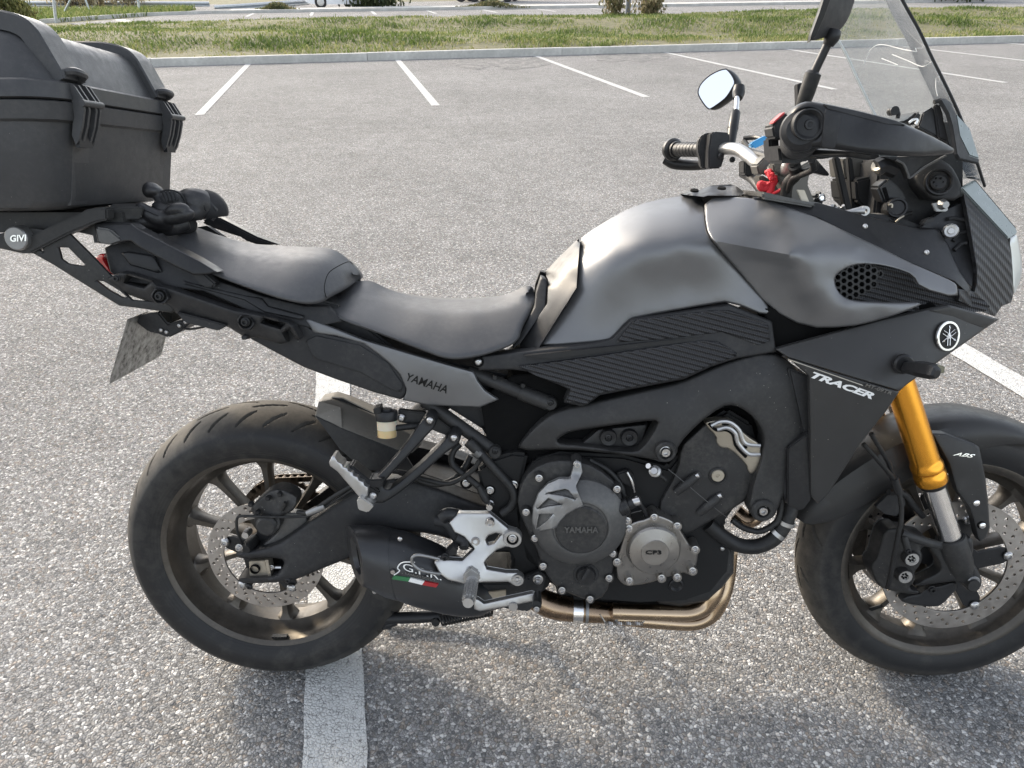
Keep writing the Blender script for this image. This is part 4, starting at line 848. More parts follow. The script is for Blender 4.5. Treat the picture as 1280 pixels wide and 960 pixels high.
rl, _ = relief('pannier_rail', Z('C', (135, 270), (205, 240), (235, 245), (365, 285), (385, 305), (450, 320), (770, 430), (830, 440), (900, 455), (1040, 490), (1065, 505), (1105, 575), (1085, 580), (1045, 525), (1015, 545), (1040, 590), (1000, 600), (890, 565), (840, 575), (780, 540), (720, 500), (590, 470), (480, 445), (430, 400), (370, 405), (330, 385), (215, 345), (190, 325), (150, 300)),
    [(135, 348, .150), (160, 345, .163), (200, 355, .166), (260, 385, .166), (310, 395, .168), (360, 415, .164), (374, 424, .155)], M_plastic, None, 2, r=6, t=.028, step=5, sm=0, holes=(Z('C', (238, 257), (355, 290), (320, 318), (222, 292)), Z('C', (918, 468), (1026, 500), (1003, 523), (908, 494))))
for (x, y) in ((399, 360), (828, 489)):
    c = Z('C', (x, y))[0]; a = [(c[0]+x_, c[1]+y_) for x_, y_ in ((-12, -1), (-6, -10), (6, -8), (11.5, 3), (5.5, 11), (-6, 9))]
    relief('rail_mount', a, .171, M_plastic2, rl, 0, r=1.5, t=.01, step=4, sm=0, holes=([(c[0]+8*math.cos(k), c[1]+8.*math.sin(k)) for k in np.linspace(0, 6.28, 13)[:-1]],)); solid('mount_recess', [(c[0]+8.5*math.cos(k), c[1]+8.5*math.sin(k)) for k in np.linspace(0, 6.28, 13)[:-1]], .1665, .16, M_hole, rl, 0); bolt(c[0], c[1], .166, .0065, 1, 1, rl)
bolt(*Z('C', (185, 272))[0], .158, .005, 1, 1, rl)
solid('rail_flap', Z('C', (480, 440), (600, 470), (735, 508), (690, 535), (520, 492)), .158, .13, M_plastic, rl, .002)
solid('rail_stub', Z('C', (805, 560), (835, 560), (832, 580), (808, 580)), .155, .14, M_plastic, rl, .001)
# tail lamp
relief('tail_light', Z('B', (470, 492), (500, 470), (522, 470), (515, 500), (565, 575), (545, 570)), [(120, 322, .10), (140, 343, .118), (130, 318, .11)], M_redlens, None, 2, r=1.5, t=.04, step=4, sm=0)
solid('seat_latch_core', [(150, 305), (420, 380), (500, 440), (640, 470), (690, 500), (640, 560), (560, 510), (480, 470), (330, 430), (150, 350)], .10, -.10, M_plastic, None, .004)
# rack
rk, _ = relief('rack_side_plate', [(-25, 296), (-25, 305), (25, 316), (42, 317), (67, 331), (105, 355), (149, 382), (180, 386), (215, 391), (222, 380), (165, 375), (150, 360), (141, 347), (117, 322), (86, 291), (40, 285)], .142, M_frame, None, 2, r=1, t=.006, step=6, sm=0,
    holes=(Z('B', (178, 440), (212, 430), (217, 462)), Z('B', (292, 437), (342, 438), (426, 524), (414, 531), (340, 518), (308, 495)), Z('B', (482, 603), (520, 607), (600, 655), (638, 688), (610, 686), (545, 650))))
lathe('badge_disc', [(0, .010), (.0185, .010), (.0205, .008), (.0215, .0), (.0215, -.01), (0, -.01)], P(24, 297.5, .150), M_plate, rk, 36)
text('lettering', 'GIVI', (12.5, 302), (20, -1), (0, -8), .1605, M_chrome, rk, bold=.03)
solid('rack_arm', Z('B', (95, 468), (150, 468), (345, 368), (480, 312), (536, 300), (532, 240), (495, 237), (430, 247), (390, 270), (150, 378), (90, 420)), .150, .125, M_frame, rk, .003)
solid('rack_arm_far', Z('B', (150, 468), (345, 368), (480, 312), (536, 300), (532, 240), (430, 247), (150, 378)), -.125, -.15, M_frame, rk, .003)
facets('rack_platform', [(135, 260, .12), (180, 259.5, .10), (176, 274, .10), (134, 276, .12)], [(0, 1, 2, 3)], M_frame, rk, .05, .002)
mb = MB(); mb.box((-.30, 0, 1.005), (.26, .24, .035)); mb.box((-.20, 0, .985), (.05, .25, .03)); link('rack_deck', mb.mesh(False), M_frame, rk)
gh, _ = relief('grab_handle', Z('B', (470, 318), (530, 314), (655, 317), (690, 343), (1000, 505), (1088, 560), (1045, 572), (970, 576), (880, 535), (700, 440), (655, 405), (620, 408), (560, 425), (490, 415), (478, 360)), [(120, 280, .135), (165, 280, .142), (200, 305, .155), (250, 335, .164), (270, 340, .164), (245, 343, .166), (175, 305, .160), (130, 303, .143)], M_plastic2, None, 0, r=2.5, t=.030, step=5, sm=0, sharp=60)
solid('grab_handle_foot', Z('B', (950, 570), (1010, 560), (1080, 620), (1060, 640), (1010, 635)), .155, .13, M_plastic, gh, .003)
solid('grab_handle_socket', Z('B', (475, 335), (545, 345), (620, 405), (560, 425), (490, 415)), .150, .10, M_clutch, gh, .003)
solid('grab_handle', Z('B', (1005, 305), (1060, 283), (1090, 285), (1285, 385), (1400, 425), (1290, 425), (1230, 405), (1200, 385), (1030, 330)), -.135, -.165, M_plastic2, None, .004)
# number plate seen from its front-facing back
pl_, _ = relief('number_plate', Z('C', (237, 476), (330, 440), (450, 452), (437, 520), (403, 655), (380, 672), (150, 800), (148, 780)), [(159, 399, .10), (137, 480, .10), (212, 393, -.10), (200, 445, -.10)], M_plateb, None, 0, r=0, t=.004, step=6, sm=0)
solid('plate_bracket', Z('C', (275, 490), (290, 460), (340, 445), (390, 440), (440, 500), (500, 480), (560, 490), (500, 540), (440, 570), (390, 550), (340, 540)), .05, -.03, M_plastic, None, .003)
for q in Z('C', (405, 530), (432, 540), (497, 508), (528, 490)): bolt(q[0], q[1], .052, .0035, 0, 0)
ptube('plate_wire', Z('C', (455, 460, .03), (465, 500, .04), (540, 525, .05), (620, 515, .06)), .0022, M_hose)
# ------------------------------------------------------------------ top case
CASE = empty('top_case'); CASE.parent = BIKE
def rrect(x0, x1, hw, r, z, n=6, tilt=0.):
    out = []
    for (cx_, cy_, a0) in ((x1-r, hw-r, 0), (x0+r, hw-r, 90), (x0+r, -hw+r, 180), (x1-r, -hw+r, 270)):
        for k in range(n+1): a = rad(a0+90*k/n); out.append((cx_+r*math.cos(a), cy_+r*math.sin(a), z))
    return out
XB = -.62
def case_loft(name, rows, mat): return loft(name, [rrect(XB+dx, xf, hw, r, z) for (xf, dx, hw, r, z) in rows], mat, CASE, 1, 1, sharp=42)
case_loft('case_base', [(-.262, .05, .172, .05, 1.028), (-.236, .03, .196, .055, 1.034), (-.229, .025, .203, .055, 1.046), (-.207, .006, .2175, .055, 1.166), (-.2065, .006, .2175, .055, 1.168), (-.199, 0, .2245, .055, 1.172), (-.195, -.004, .228, .055, 1.1985), (-.197, -.002, .226, .055, 1.2005)], M_case)
case_loft('case_lid', [(-.197, -.002, .226, .055, 1.2025), (-.194, -.004, .229, .055, 1.2045), (-.196, -.002, .227, .055, 1.228), (-.200, 0, .224, .055, 1.2315), (-.209, .012, .214, .05, 1.233), (-.232, .035, .196, .06, 1.288), (-.240, .042, .189, .062, 1.300), (-.255, .058, .174, .06, 1.312), (-.285, .085, .144, .05, 1.319), (-.33, .13, .10, .04, 1.322)], M_case)
lidprof = [(-.203, 1.233), (-.206, 1.24), (-.229, 1.290), (-.236, 1.303), (-.250, 1.3165), (-.278, 1.326), (-.33, 1.330), (-.50, 1.330), (-.545, 1.322), (-.575, 1.300), (-.60, 1.235)]
for yc in (.150, -.150):
    secs = []; n = len(lidprof)
    for i, (x, z) in enumerate(lidprof):
        t0 = Vector((lidprof[min(i+1, n-1)][0]-lidprof[max(i-1, 0)][0], 0, lidprof[min(i+1, n-1)][1]-lidprof[max(i-1, 0)][1])).normalized(); nn = Vector((-t0.z, 0, t0.x)); nn = nn if nn.z > 0 else -nn; nn = Vector((abs(nn.x) if i < n/2 else -abs(nn.x), 0, nn.z)); c = Vector((x, yc, z))
        w_ = .030; secs.append([c+nn*h_+Vector((0, y_, 0)) for y_, h_ in ((-w_, -.02), (-w_, .006), (-w_+.003, .009), (w_-.003, .009), (w_, .006), (w_, -.02))])
    loft('lid_ridge', secs, M_case, CASE, 3, 1, sharp=40)
    mb = MB(); mb.tube([(-.200, yc-.020, 1.244), (-.186, yc-.018, 1.247), (-.184, yc+.006, 1.243), (-.200, yc+.012, 1.238)], .0065, 8, True, 4); mb.box((-.205, yc-.004, 1.241), (.02, .05, .012)); link('lid_ridge_foot', mb.mesh(), M_case, CASE)
    lt = empty('latch'); lt.parent = CASE
    mb = MB(); mb.tube([(-.178, yc-.024, 1.199), (-.178, yc+.034, 1.199)], .0055, 12, True, 1); link('latch_bar', mb.mesh(), M_case, lt)
    for yy in (-.018, -.004, .016, .028):
        mb = MB(); pr = [(-.196, 1.204), (-.178, 1.203), (-.178, 1.188), (-.186, 1.162), (-.196, 1.140), (-.201, 1.134), (-.205, 1.15), (-.196, 1.18)]; m_ = len(pr); y0 = yc+yy
        mb.add([(x, y0-.0028, z) for x, z in pr]+[(x, y0+.0028, z) for x, z in pr], [tuple(range(m_)), tuple(range(m_, 2*m_))]+[(k, (k+1) % m_, (k+1) % m_+m_, k+m_) for k in range(m_)]); link('latch_arm', mb.mesh(False), M_case, lt)
        mb = MB(); pr = [(-.199, 1.2305), (-.190, 1.228), (-.176, 1.203), (-.196, 1.203)]; m_ = 4
        mb.add([(x, y0-.002, z) for x, z in pr]+[(x, y0+.002, z) for x, z in pr], [tuple(range(m_)), tuple(range(m_, 2*m_))]+[(k, (k+1) % m_, (k+1) % m_+m_, k+m_) for k in range(m_)]); link('latch_gusset', mb.mesh(False), M_case, lt)
    mb = MB(); mb.box((-.2, yc+.001, 1.165), (.008, .036, .07)); link('latch_plate', mb.mesh(False), M_plastic2, lt)
    secs = []
    for (x, z) in ((-.232, 1.036), (-.225, 1.05), (-.2035, 1.166), (-.2, 1.172)): secs.append([(x-.02, yc-.014, z), (x-.0035, yc-.011, z), (x-.0035, yc+.036, z), (x-.02, yc+.040, z)])
    loft('base_rib', secs, M_case, CASE, 2, 1, sharp=30)
# ------------------------------------------------------------------ gloves
def blob(name, tubes, vox, mat, parent=None, smooth=2):
    mb = MB()
    for pts, r in tubes: mb.tube(pts, r, 12, True, 5)
    me = mb.mesh(False); o = bpy.data.objects.new('t', me); COL.objects.link(o); md = o.modifiers.new('r', 'REMESH'); md.mode = 'VOXEL'; md.voxel_size = vox; md2 = o.modifiers.new('s', 'SMOOTH'); md2.iterations = smooth; md2.factor = .5
    dg = bpy.context.evaluated_depsgraph_get(); m2 = bpy.data.meshes.new_from_object(o.evaluated_get(dg)); COL.objects.unlink(o); bpy.data.objects.remove(o); m2.shade_smooth(); m2.materials.clear(); return link(name, m2, mat, parent)
M_glove = pmat('glove_leather', (.017, .0165, .0175), .48, grain=.6, gscale=260, dust=.06, rvar=.1); M_glove2 = pmat('glove_fabric', (.011, .011, .012), .75, grain=.8, gscale=700)
def GL(k, pts): return [tuple(BR @ P(*q)+BPOS) for q in Z(k, *pts)]
def glove(label, tubes, extra):
    root = empty('glove', tuple(BR @ P(215, 255, .02)+BPOS)); tag(root, label, 'glove', 'pair of motorcycle gloves'); inv = Vector(root.location)
    o = blob('hand', [([Vector(p)-inv for p in GL('B', pts)], r) for pts, r in tubes], .0026, M_glove, root)
    for nm, pts, r, m in extra: tube(nm, [Vector(p)-inv for p in GL('B', pts)], r, m, root, 10, 5)
    return root
glove('upper black leather glove with ribbed knuckle guard lying on the rack behind the seat',
    [([(772, 116, .05), (768, 128, .05), (765, 148, .05), (764, 168, .05), (770, 186, .05)], [.005, .015, .0185, .017, .008]), ([(785, 165, .05), (800, 185, .05), (840, 205, .045), (900, 215, .03), (960, 240, .02)], [.006, .013, .019, .022, .018]), ([(920, 195, .02), (955, 205, .022), (1000, 225, .015), (1045, 262, .01)], [.020, .026, .029, .022]), ([(770, 222, .058), (800, 240, .062), (850, 250, .06), (905, 250, .055)], [.006, .011, .0125, .010]), ([(985, 260, .03), (960, 268, .04), (905, 272, .05)], [.016, .014, .010])],
    [('knuckle_rib', [(818, 163, .066), (832, 193, .070), (834, 208, .070)], .0034, M_glove2), ('knuckle_rib', [(836, 160, .064), (850, 192, .068), (852, 206, .068)], .0034, M_glove2), ('knuckle_rib', [(854, 160, .062), (868, 191, .066), (870, 206, .066)], .0034, M_glove2), ('knuckle_rib', [(871, 163, .060), (884, 191, .064), (885, 206, .064)], .0034, M_glove2), ('knuckle_seam', [(800, 160, .062), (845, 150, .062), (900, 168, .055), (925, 215, .05), (895, 232, .06), (825, 218, .066), (800, 185, .064)], .0018, M_glove2), ('back_seam', [(905, 185, .045), (960, 190, .04), (1010, 215, .036), (1030, 255, .034)], .0016, M_glove2),
     ('cuff', [(1000, 195, .0), (1035, 225, .0), (1058, 262, .0), (1066, 290, .0)], [.024, .031, .032, .027], M_glove2), ('cuff_edge', [(1030, 190, .022), (1075, 240, .022), (1082, 262, .02), (1060, 300, .02)], .0035, M_glove), ('pull_tab', [(960, 162, .0), (975, 152, .0), (1003, 158, .0), (995, 172, .0)], .0035, M_glove2), ('binding', [(905, 162, .03), (945, 168, .03), (985, 178, .026)], .0022, M_bronze)])
glove('lower black glove with limp fabric fingers lying under the leather one',
    [([(682, 235, .08), (700, 240, .08), (740, 265, .08), (790, 290, .075), (860, 300, .06)], [.006, .0115, .0135, .0155, .017]), ([(610, 298, .08), (640, 300, .08), (700, 306, .08), (780, 312, .07), (850, 315, .06)], [.005, .010, .0125, .0145, .016]), ([(945, 248, .078), (938, 268, .078), (880, 285, .075), (800, 282, .072)], [.008, .0125, .0135, .0125]), ([(835, 262, .082), (870, 246, .082), (915, 245, .08), (938, 258, .078)], [.007, .0105, .011, .008]), ([(760, 335, .06), (850, 335, .05), (940, 312, .03)], [.010, .017, .014])],
    [('finger_seam', [(690, 232, .094), (740, 256, .094), (790, 278, .092)], .0012, M_glove2), ('finger_seam', [(850, 268, .09), (890, 262, .09), (930, 268, .088)], .0012, M_glove2), ('cuff', [(880, 318, .03), (930, 318, .02), (958, 306, .01)], [.017, .021, .016], M_glove2)])
# ------------------------------------------------------------------ side panels and frame
sc0 = relief('side_cover', [(597, 448), (604, 445), (640, 441), (740, 430), (765, 424), (790, 399), (890, 384), (912, 381), (965, 402), (970, 440), (922, 448), (890, 458), (855, 474), (750, 494), (735, 505), (727, 508), (705, 503), (712, 487), (665, 465), (640, 462), (598, 463)], [(600, 455, .15), (740, 440, .160), (800, 405, .158), (910, 390, .164), (965, 425, .170), (720, 500, .166), (850, 470, .172)], M_plastic, None, 2, r=2.5, t=.03, step=7, sm=0)[0]
relief('carbon_strip', Z('E', (70, 890), (420, 838), (520, 815), (605, 722), (640, 712), (1000, 668), (1090, 668), (1280, 735), (1290, 830), (1235, 848), (1050, 783), (990, 790), (800, 812), (430, 860), (200, 880))[0:] if 0 else Z('E', (520, 832), (605, 728), (640, 716), (1000, 672), (1090, 672), (1280, 738), (1290, 826), (1235, 846), (1050, 780), (990, 788), (800, 812)), [(775, 425, .1635), (800, 402, .162), (910, 388, .168), (960, 420, .174), (880, 415, .168)], M_carbon, sc0, 2, r=1.5, t=.006, step=7, sm=0)
relief('carbon_panel', Z('L', (190, 232), (600, 178), (1000, 117), (1110, 102), (1190, 107), (1285, 165), (1280, 183), (1160, 222), (1020, 287), (600, 366), (545, 412), (520, 423), (432, 410), (452, 345), (285, 282)), [(650, 458, .1615), (740, 445, .168), (850, 430, .170), (920, 442, .175), (720, 500, .1715), (850, 470, .1775)], M_carbon, sc0, 2, r=1.5, t=.006, step=7, sm=0)
solid('cover_groove', Z('E', (60, 900), (560, 845), (1040, 790), (1270, 868), (1200, 870), (1040, 812), (700, 850), (200, 915)), .1665, .15, M_plastic2, sc0, .0008)
bolt(598, 452.5, .152, .0055, 0, 0, sc0)
pcyl('grommet', 598, 452.5, .151, [(0, .001), (.009, .001), (.010, 0), (.010, -.01), (0, -.01)], M_hole, sc0, 20)
fr, fr_fn = relief('frame_spar', [(645, 564), (655, 547), (682, 521), (705, 511), (740, 503), (815, 486), (850, 478), (887, 462), (920, 449), (962, 440), (990, 452), (1007, 478), (1005, 548), (985, 608), (972, 636), (967, 647), (953, 652), (940, 647), (935, 626), (957, 556), (951, 532), (935, 515), (918, 506), (902, 508), (872, 530), (848, 556), (846, 568), (838, 577), (826, 578), (816, 574), (775, 568), (710, 561)],
    [(646, 562, .145), (660, 548, .148), (705, 514, .150), (740, 505, .152), (850, 480, .160), (920, 452, .166), (985, 455, .17), (690, 530, .168), (740, 517, .175), (830, 500, .182), (890, 483, .188), (950, 470, .192), (700, 560, .160), (775, 565, .176), (840, 565, .190), (880, 515, .188), (955, 530, .192), (990, 540, .182), (1004, 500, .172), (952, 600, .19), (955, 636, .19), (985, 600, .176)],
    M_frame, None, 2, r=4, t=.045, step=6, sm=1, sharp=55, holes=([(695, 551), (702, 545), (714, 539), (770, 531), (818, 525), (824, 529), (802, 562), (785, 565), (725, 556), (702, 555)],))
relief('frame_web', Z('L', (500, 625), (590, 548), (840, 520), (800, 640)), .150, M_frame, fr, 0, r=2, t=.02, step=6, sm=0)
for q in Z('L', (640, 582), (745, 582)):
    pcyl('frame_bush', q[0], q[1], .150, [(0, .006), (.006, .006), (.007, .009), (.0145, .010), (.0160, .006), (.0160, 0), (0, 0)], M_plastic2, fr, 28); bolt(q[0], q[1], .156, .0055, 0, 1, fr)
for q, s_, r_ in ((Z('L', (925, 655))[0], .192, .0195), (Z('K', (770, 547))[0], .190, .0215)):
    pcyl('frame_boss', q[0], q[1], s_, [(.011, -.004), (.0125, .010), (r_-.003, .010), (r_, .006), (r_, -.04), (0, -.04), (0, -.004)], M_frame, fr, 36); bolt(q[0], q[1], s_-.004, .0088, 1, 0, fr)
solid('light_block_core', [(640, 470), (960, 430), (1000, 470), (990, 560), (950, 640), (930, 560), (900, 520), (840, 580), (650, 580), (610, 560), (600, 500)], .13, -.13, M_hole, fr, .002)  # dark core added inside to block light through the bike
# subframe tubes
ptube('subframe_tube', [(585, 464, .125), (690, 506, .135)], .0125, M_frame, None, 16, 1); ptube('subframe_tube', [(530, 500, .12), (560, 522, .122), (622, 566, .128)], .0125, M_frame, None, 16, 2); ptube('subframe_sleeve', [(650, 490, .131), (685, 503.5, .1345)], .0145, M_frame, None, 16, 1)
for (x, y) in ((688, 503), (618.8, 563.7)): pcyl('tube_boss', x, y, .135, [(0, .012), (.0105, .012), (.0125, .009), (.0125, -.02), (0, -.02)], M_frame, None, 24); bolt(x, y, .146, .0055, 0, 1)
for q in Z('L', (75, 285), (215, 325)): pcyl('tube_stud', q[0], q[1], .14, [(0, .006), (.004, .006), (.005, 0), (0, 0)], M_plastic2, None, 12)
ptube('subframe_tube', [(530, 505, .02), (520, 512, -.08), (533, 508, -.12)], .009, M_frame)
solid('footrest_hanger', Z('O', (470, 210), (600, 225), (660, 250), (770, 330), (760, 360), (690, 330), (610, 300), (470, 270)), .135, .12, M_frame, None, .002)
# ------------------------------------------------------------------ passenger footrest
pf = empty('passenger_footrest'); pf.parent = BIKE
fb, _ = relief('footrest_bracket', Z('O', (600, 245), (632, 228), (662, 250), (660, 285), (640, 310), (520, 440), (412, 555), (395, 590), (405, 605), (440, 605), (590, 475), (690, 375), (715, 345), (745, 325), (780, 345), (778, 375), (750, 395), (700, 430), (560, 560), (450, 645), (375, 685), (300, 640), (330, 580), (385, 525), (480, 420), (545, 330)), [(537, 525, .168), (567, 547, .168), (470, 610, .205), (500, 570, .19)], M_plastic2, pf, 2, r=2.5, t=.032, step=4, sm=1, sharp=45)
for q in Z('O', (630, 262), (750, 350)): pcyl('bracket_boss', q[0], q[1], .168, [(0, .004), (.010, .004), (.012, .0), (.012, -.03), (0, -.03)], M_plastic2, fb, 24); bolt(q[0], q[1], .172, .0055, 0, 0, fb)
tn = []
top = [(170, 470), (190, 480), (195, 495), (215, 500), (222, 515), (242, 523), (248, 538), (268, 545), (275, 562), (297, 570), (303, 588), (322, 597)]
pg, _ = relief('footpeg', Z('O', (125, 470), (140, 440), (152, 442), *top, (318, 640), (285, 655), (165, 515), (130, 490)), [(420, 575, .225), (455, 615, .225)], M_alu, pf, 0, r=1.5, t=.03, step=4, sm=0)
solid('footpeg_rubber', Z('O', (190, 505), (225, 495), (320, 580), (380, 620), (350, 665), (300, 650)), .214, .19, M_hose, pf, .003)
solid('footpeg_arm', Z('O', (220, 490), (240, 488), (330, 560), (400, 555), (390, 600), (330, 600)), .212, .18, M_plastic2, pf, .002)
solid('footpeg_spring_block', Z('O', (262, 660), (285, 645), (350, 690), (318, 725), (270, 710)), .235, .20, M_alu, pf, .002)
bolt(*Z('O', (345, 638))[0], .215, .006, 0, 0, pf)
facets('bracket_web', Z('O', (445, 606, .182), (440, 580, .170), (520, 530, .162), (590, 470, .156), (620, 430, .152), (640, 400, .150), (700, 350, .148), (668, 420, .176), (625, 478, .180), (560, 535, .184)), [(0, 1, 2, 9), (2, 3, 8, 9), (3, 4, 5, 8), (5, 6, 7, 8)], M_plastic2, fb, .004, .0006)
facets('bracket_web', Z('O', (385, 540, .178), (400, 500, .160), (480, 410, .154), (545, 320, .148), (590, 262, .146), (560, 330, .170), (500, 430, .176), (412, 545, .182)), [(0, 1, 2, 6, 7), (2, 3, 5, 6), (3, 4, 5)], M_plastic2, fb, .004, .0006)
# brake fluid reservoir
rv = empty('brake_reservoir'); rv.parent = BIKE; c0 = P(484, 543, .150); AX = (0, .1, 1)
lathe('fluid', [(0, -.004), (.0175, -.004), (.0180, .0), (.0180, .010), (0, .010)], c0, M_fluid, rv, 28, AX); lathe('cup', [(0, .0102), (.0182, .0102), (.0185, .022), (.0185, .028), (0, .028)], c0, M_resv, rv, 28, AX)
lathe('cap', [(0, .028), (.0205, .028), (.021, .031), (.021, .043), (.0195, .046), (.012, .047), (.010, .050), (0, .050)], c0, M_plastic2, rv, 28, AX); solid('cap_tab', Z('O', (345, 205), (380, 195), (385, 230), (350, 232)), .165, .14, M_plastic2, rv, .001)
ptube('reservoir_hose', [(495, 535, .15), (515, 533, .145), (530, 533, .14)], .006, M_hose, rv); bolt(*Z('O', (487, 248))[0], .14, .0065, 0, 0)
# cables and pipes behind the bracket
ptube('rubber_hose', [(588, 552, .15), (600, 566, .152), (620, 588, .155), (638, 608, .158), (643, 622, .16), (638, 634, .16), (627, 642, .16)], .0085, M_hose); ptube('hose_sleeve', [(585, 552, .15), (598, 564, .151)], .0105, M_hose); pcyl('hose_clamp', 597, 566, .152, [(0, .006), (.0105, .006), (.0105, -.006), (0, -.006)], M_clutch, None, 20, (.75, 0, -.65))
ptube('rubber_hose', [(575, 555, .13), (566, 565, .135), (566, 580, .14), (585, 597, .15), (600, 610, .155), (608, 622, .158), (613, 632, .16)], .0065, M_hose); ptube('switch_lead', [(598, 608, .16), (606, 622, .162), (612, 631, .163)], [.005, .0075, .004], M_hose)
ptube('rubber_hose', [(500, 590, .13), (540, 605, .135), (565, 600, .135), (580, 585, .13), (588, 570, .12)], .006, M_hose)
pcyl('fitting', 612, 631, .165, [(0, .012), (.006, .012), (.007, 0), (.009, -.002), (.009, -.02), (0, -.02)], M_boltm, None, 16)
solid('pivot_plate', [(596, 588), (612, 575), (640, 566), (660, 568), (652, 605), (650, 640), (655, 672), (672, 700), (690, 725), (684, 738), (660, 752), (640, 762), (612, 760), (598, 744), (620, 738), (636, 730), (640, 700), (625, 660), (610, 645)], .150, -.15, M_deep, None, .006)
for q, r_ in ((Z('O', (1047, 585))[0], .0075), (Z('O', (930, 610))[0], .006), (Z('O', (810, 575))[0], .0055)): bolt(q[0], q[1], .152, r_, 1, 0)
for (x, y) in ((583, 604), (612.5, 612.5)): pcyl('rubber_mount', x, y, .148, [(0, .004), (.010, .004), (.012, 0), (0, 0)], M_hole, None, 20)
# loose bits seen through the frame gap
mb = MB()
for (a, b) in ((Z('O', (860, 260), (905, 240)), 0), (Z('O', (905, 240), (945, 270)), 0), (Z('O', (945, 270), (940, 300)), 0)): mb.tube([P(*a[0][:2], .09), P(*a[1][:2], .09)], .005, 8, True, 1)
link('cable_clip', mb.mesh(), M_alu, BIKE)
ptube('brake_line', Z('O', (945, 275, .08), (1000, 235, .08), (1025, 240, .08), (1015, 270, .08), (950, 300, .08)), .003, M_alu); solid('connector', Z('O', (880, 290), (920, 270), (970, 350), (930, 365)), .10, .07, M_plastic, None, .002)
sh = MB()
for k in range(8): sh.tube([P(660+k*7.0-4, 527+k*1.2, .03), P(663+k*7.0, 518+k*1.2, .05), P(667+k*7.0, 530+k*1.2, .07), P(666+k*7.0, 545+k*1.2, .05)], .0045, 8, True, 4)
link('shock_spring', sh.mesh(), M_bronze, BIKE)
# ------------------------------------------------------------------ engine
ENG = empty('engine'); ENG.parent = BIKE
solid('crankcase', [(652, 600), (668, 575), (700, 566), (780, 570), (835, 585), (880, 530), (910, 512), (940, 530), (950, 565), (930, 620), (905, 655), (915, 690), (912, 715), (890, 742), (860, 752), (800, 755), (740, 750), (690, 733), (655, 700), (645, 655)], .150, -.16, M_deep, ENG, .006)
ck, ck_fn = relief('clutch_cover', [(646, 633), (650, 606), (664, 586), (690, 575), (722, 576), (746, 584), (772, 605), (781, 632), (779, 662), (768, 690), (766, 716), (757, 744), (740, 752), (720, 745), (696, 735), (681, 715), (672, 690), (661, 667)], [(650, 630, .176), (720, 580, .182), (775, 630, .186), (725, 655, .194), (690, 715, .190), (740, 748, .186)], M_engine, ENG, 0, r=3, t=.05, step=6, sm=1)
cc = P(724.5, 653, .192)
lathe('clutch_dome', [(0, .022), (.050, .022), (.052, .024), (.056, .024), (.062, .021), (.080, .012), (.088, .003), (.090, -.01), (0, -.01)], cc, M_clutch, ENG, 72)
cd = P(726.5, 662, .214)
lathe('clutch_boss', [(0, .004), (.0455, .004), (.048, .002), (.048, -.01), (0, -.01)], cd, M_engine, ENG, 60)
text('lettering', 'YAMAHA', (705, 666), (43, 0), (0, -7.5), .2182, M_clutch, ENG, lift=.003, thick=.006, bold=.03)
gp, gp_fn = relief('clutch_guard', Z('M', (370, 150), (385, 95), (400, 62), (425, 72), (434, 120), (400, 190), (418, 240), (440, 292), (400, 305), (350, 335), (318, 370), (302, 400), (212, 418), (196, 405), (180, 370), (184, 300), (210, 228), (258, 178), (315, 152)), lambda q: np.interp(np.hypot(q[:, 0]-724.5, q[:, 1]-653)*.00153, [0, .05, .056, .062, .080, .088, .095, .2], [.217, .217, .219, .216, .207, .199, .196, .193])+.0035, M_plate, ENG, 0, r=1.5, t=.008, step=5, sm=0,
    holes=(Z('M', (252, 226), (345, 206), (362, 212), (398, 258), (330, 238)), Z('M', (205, 305), (262, 252), (330, 284), (270, 290)), Z('M', (202, 402), (215, 332), (285, 330), (250, 368))))
pcyl('oil_filler_cap', 732, 717, .188, [(0, .012), (.0165, .012), (.018, .009), (.018, -.01), (0, -.01)], M_plastic2, ENG, 32); mb = MB(); c = P(732, 717, .203); mb.box(c, (.006, .010, .028), Matrix.Rotation(rad(25), 3, 'Y')); link('filler_grip', mb.mesh(False), M_plastic, ENG)
pcyl('filler_recess', 732, 717, .188, [(.019, .004), (.0235, .004), (.025, .001), (.025, -.01), (.019, -.01)], M_plastic, ENG, 32)
for q in Z('M', (405, 80), (215, 150), (605, 205), (150, 320), (195, 450), (235, 590), (330, 710), (470, 755), (565, 650), (583, 527)): pcyl('bolt_boss', q[0], q[1], .190, [(0, .004), (.0085, .004), (.0095, 0), (.0095, -.03), (0, -.03)], M_engine, ENG, 18); bolt(q[0], q[1], .194, .0055, 1, 0, ENG)
gc, gc_fn = relief('generator_cover', Z('M', (660, 385), (700, 365), (750, 355), (790, 330), (860, 350), (905, 380), (940, 440), (970, 490), (1005, 505), (1012, 540), (990, 640), (960, 632), (930, 622), (830, 655), (750, 680), (665, 690), (630, 680), (600, 640), (598, 560), (620, 500), (640, 430)), [(785, 680, .186), (820, 650, .19), (865, 700, .18), (790, 720, .18)], M_pump, ENG, 0, r=3, t=.04, step=6, sm=1)
lathe('generator_dome', [(0, .016), (.0255, .016), (.0265, .0145), (.0465, .010), (.0495, .006), (.0505, -.004), (.0525, -.006), (.0535, -.01), (0, -.01)], P(817, 686, .190), M_pump, ENG, 64)
text('lettering', 'CP3', (807, 693), (20, 0), (0, -4.6), .2065, M_texb, ENG, lift=.0008, bold=.03)
for q in Z('M', (790, 345), (905, 388), (995, 505), (982, 612), (905, 643), (827, 648), (667, 662), (605, 567), (655, 362), (665, 402)): pcyl('bolt_boss', q[0], q[1], .186, [(0, .005), (.0085, .005), (.0095, 0), (.0095, -.03), (0, -.03)], M_pump, ENG, 18); bolt(q[0], q[1], .191, .0055, 1, 0, ENG)
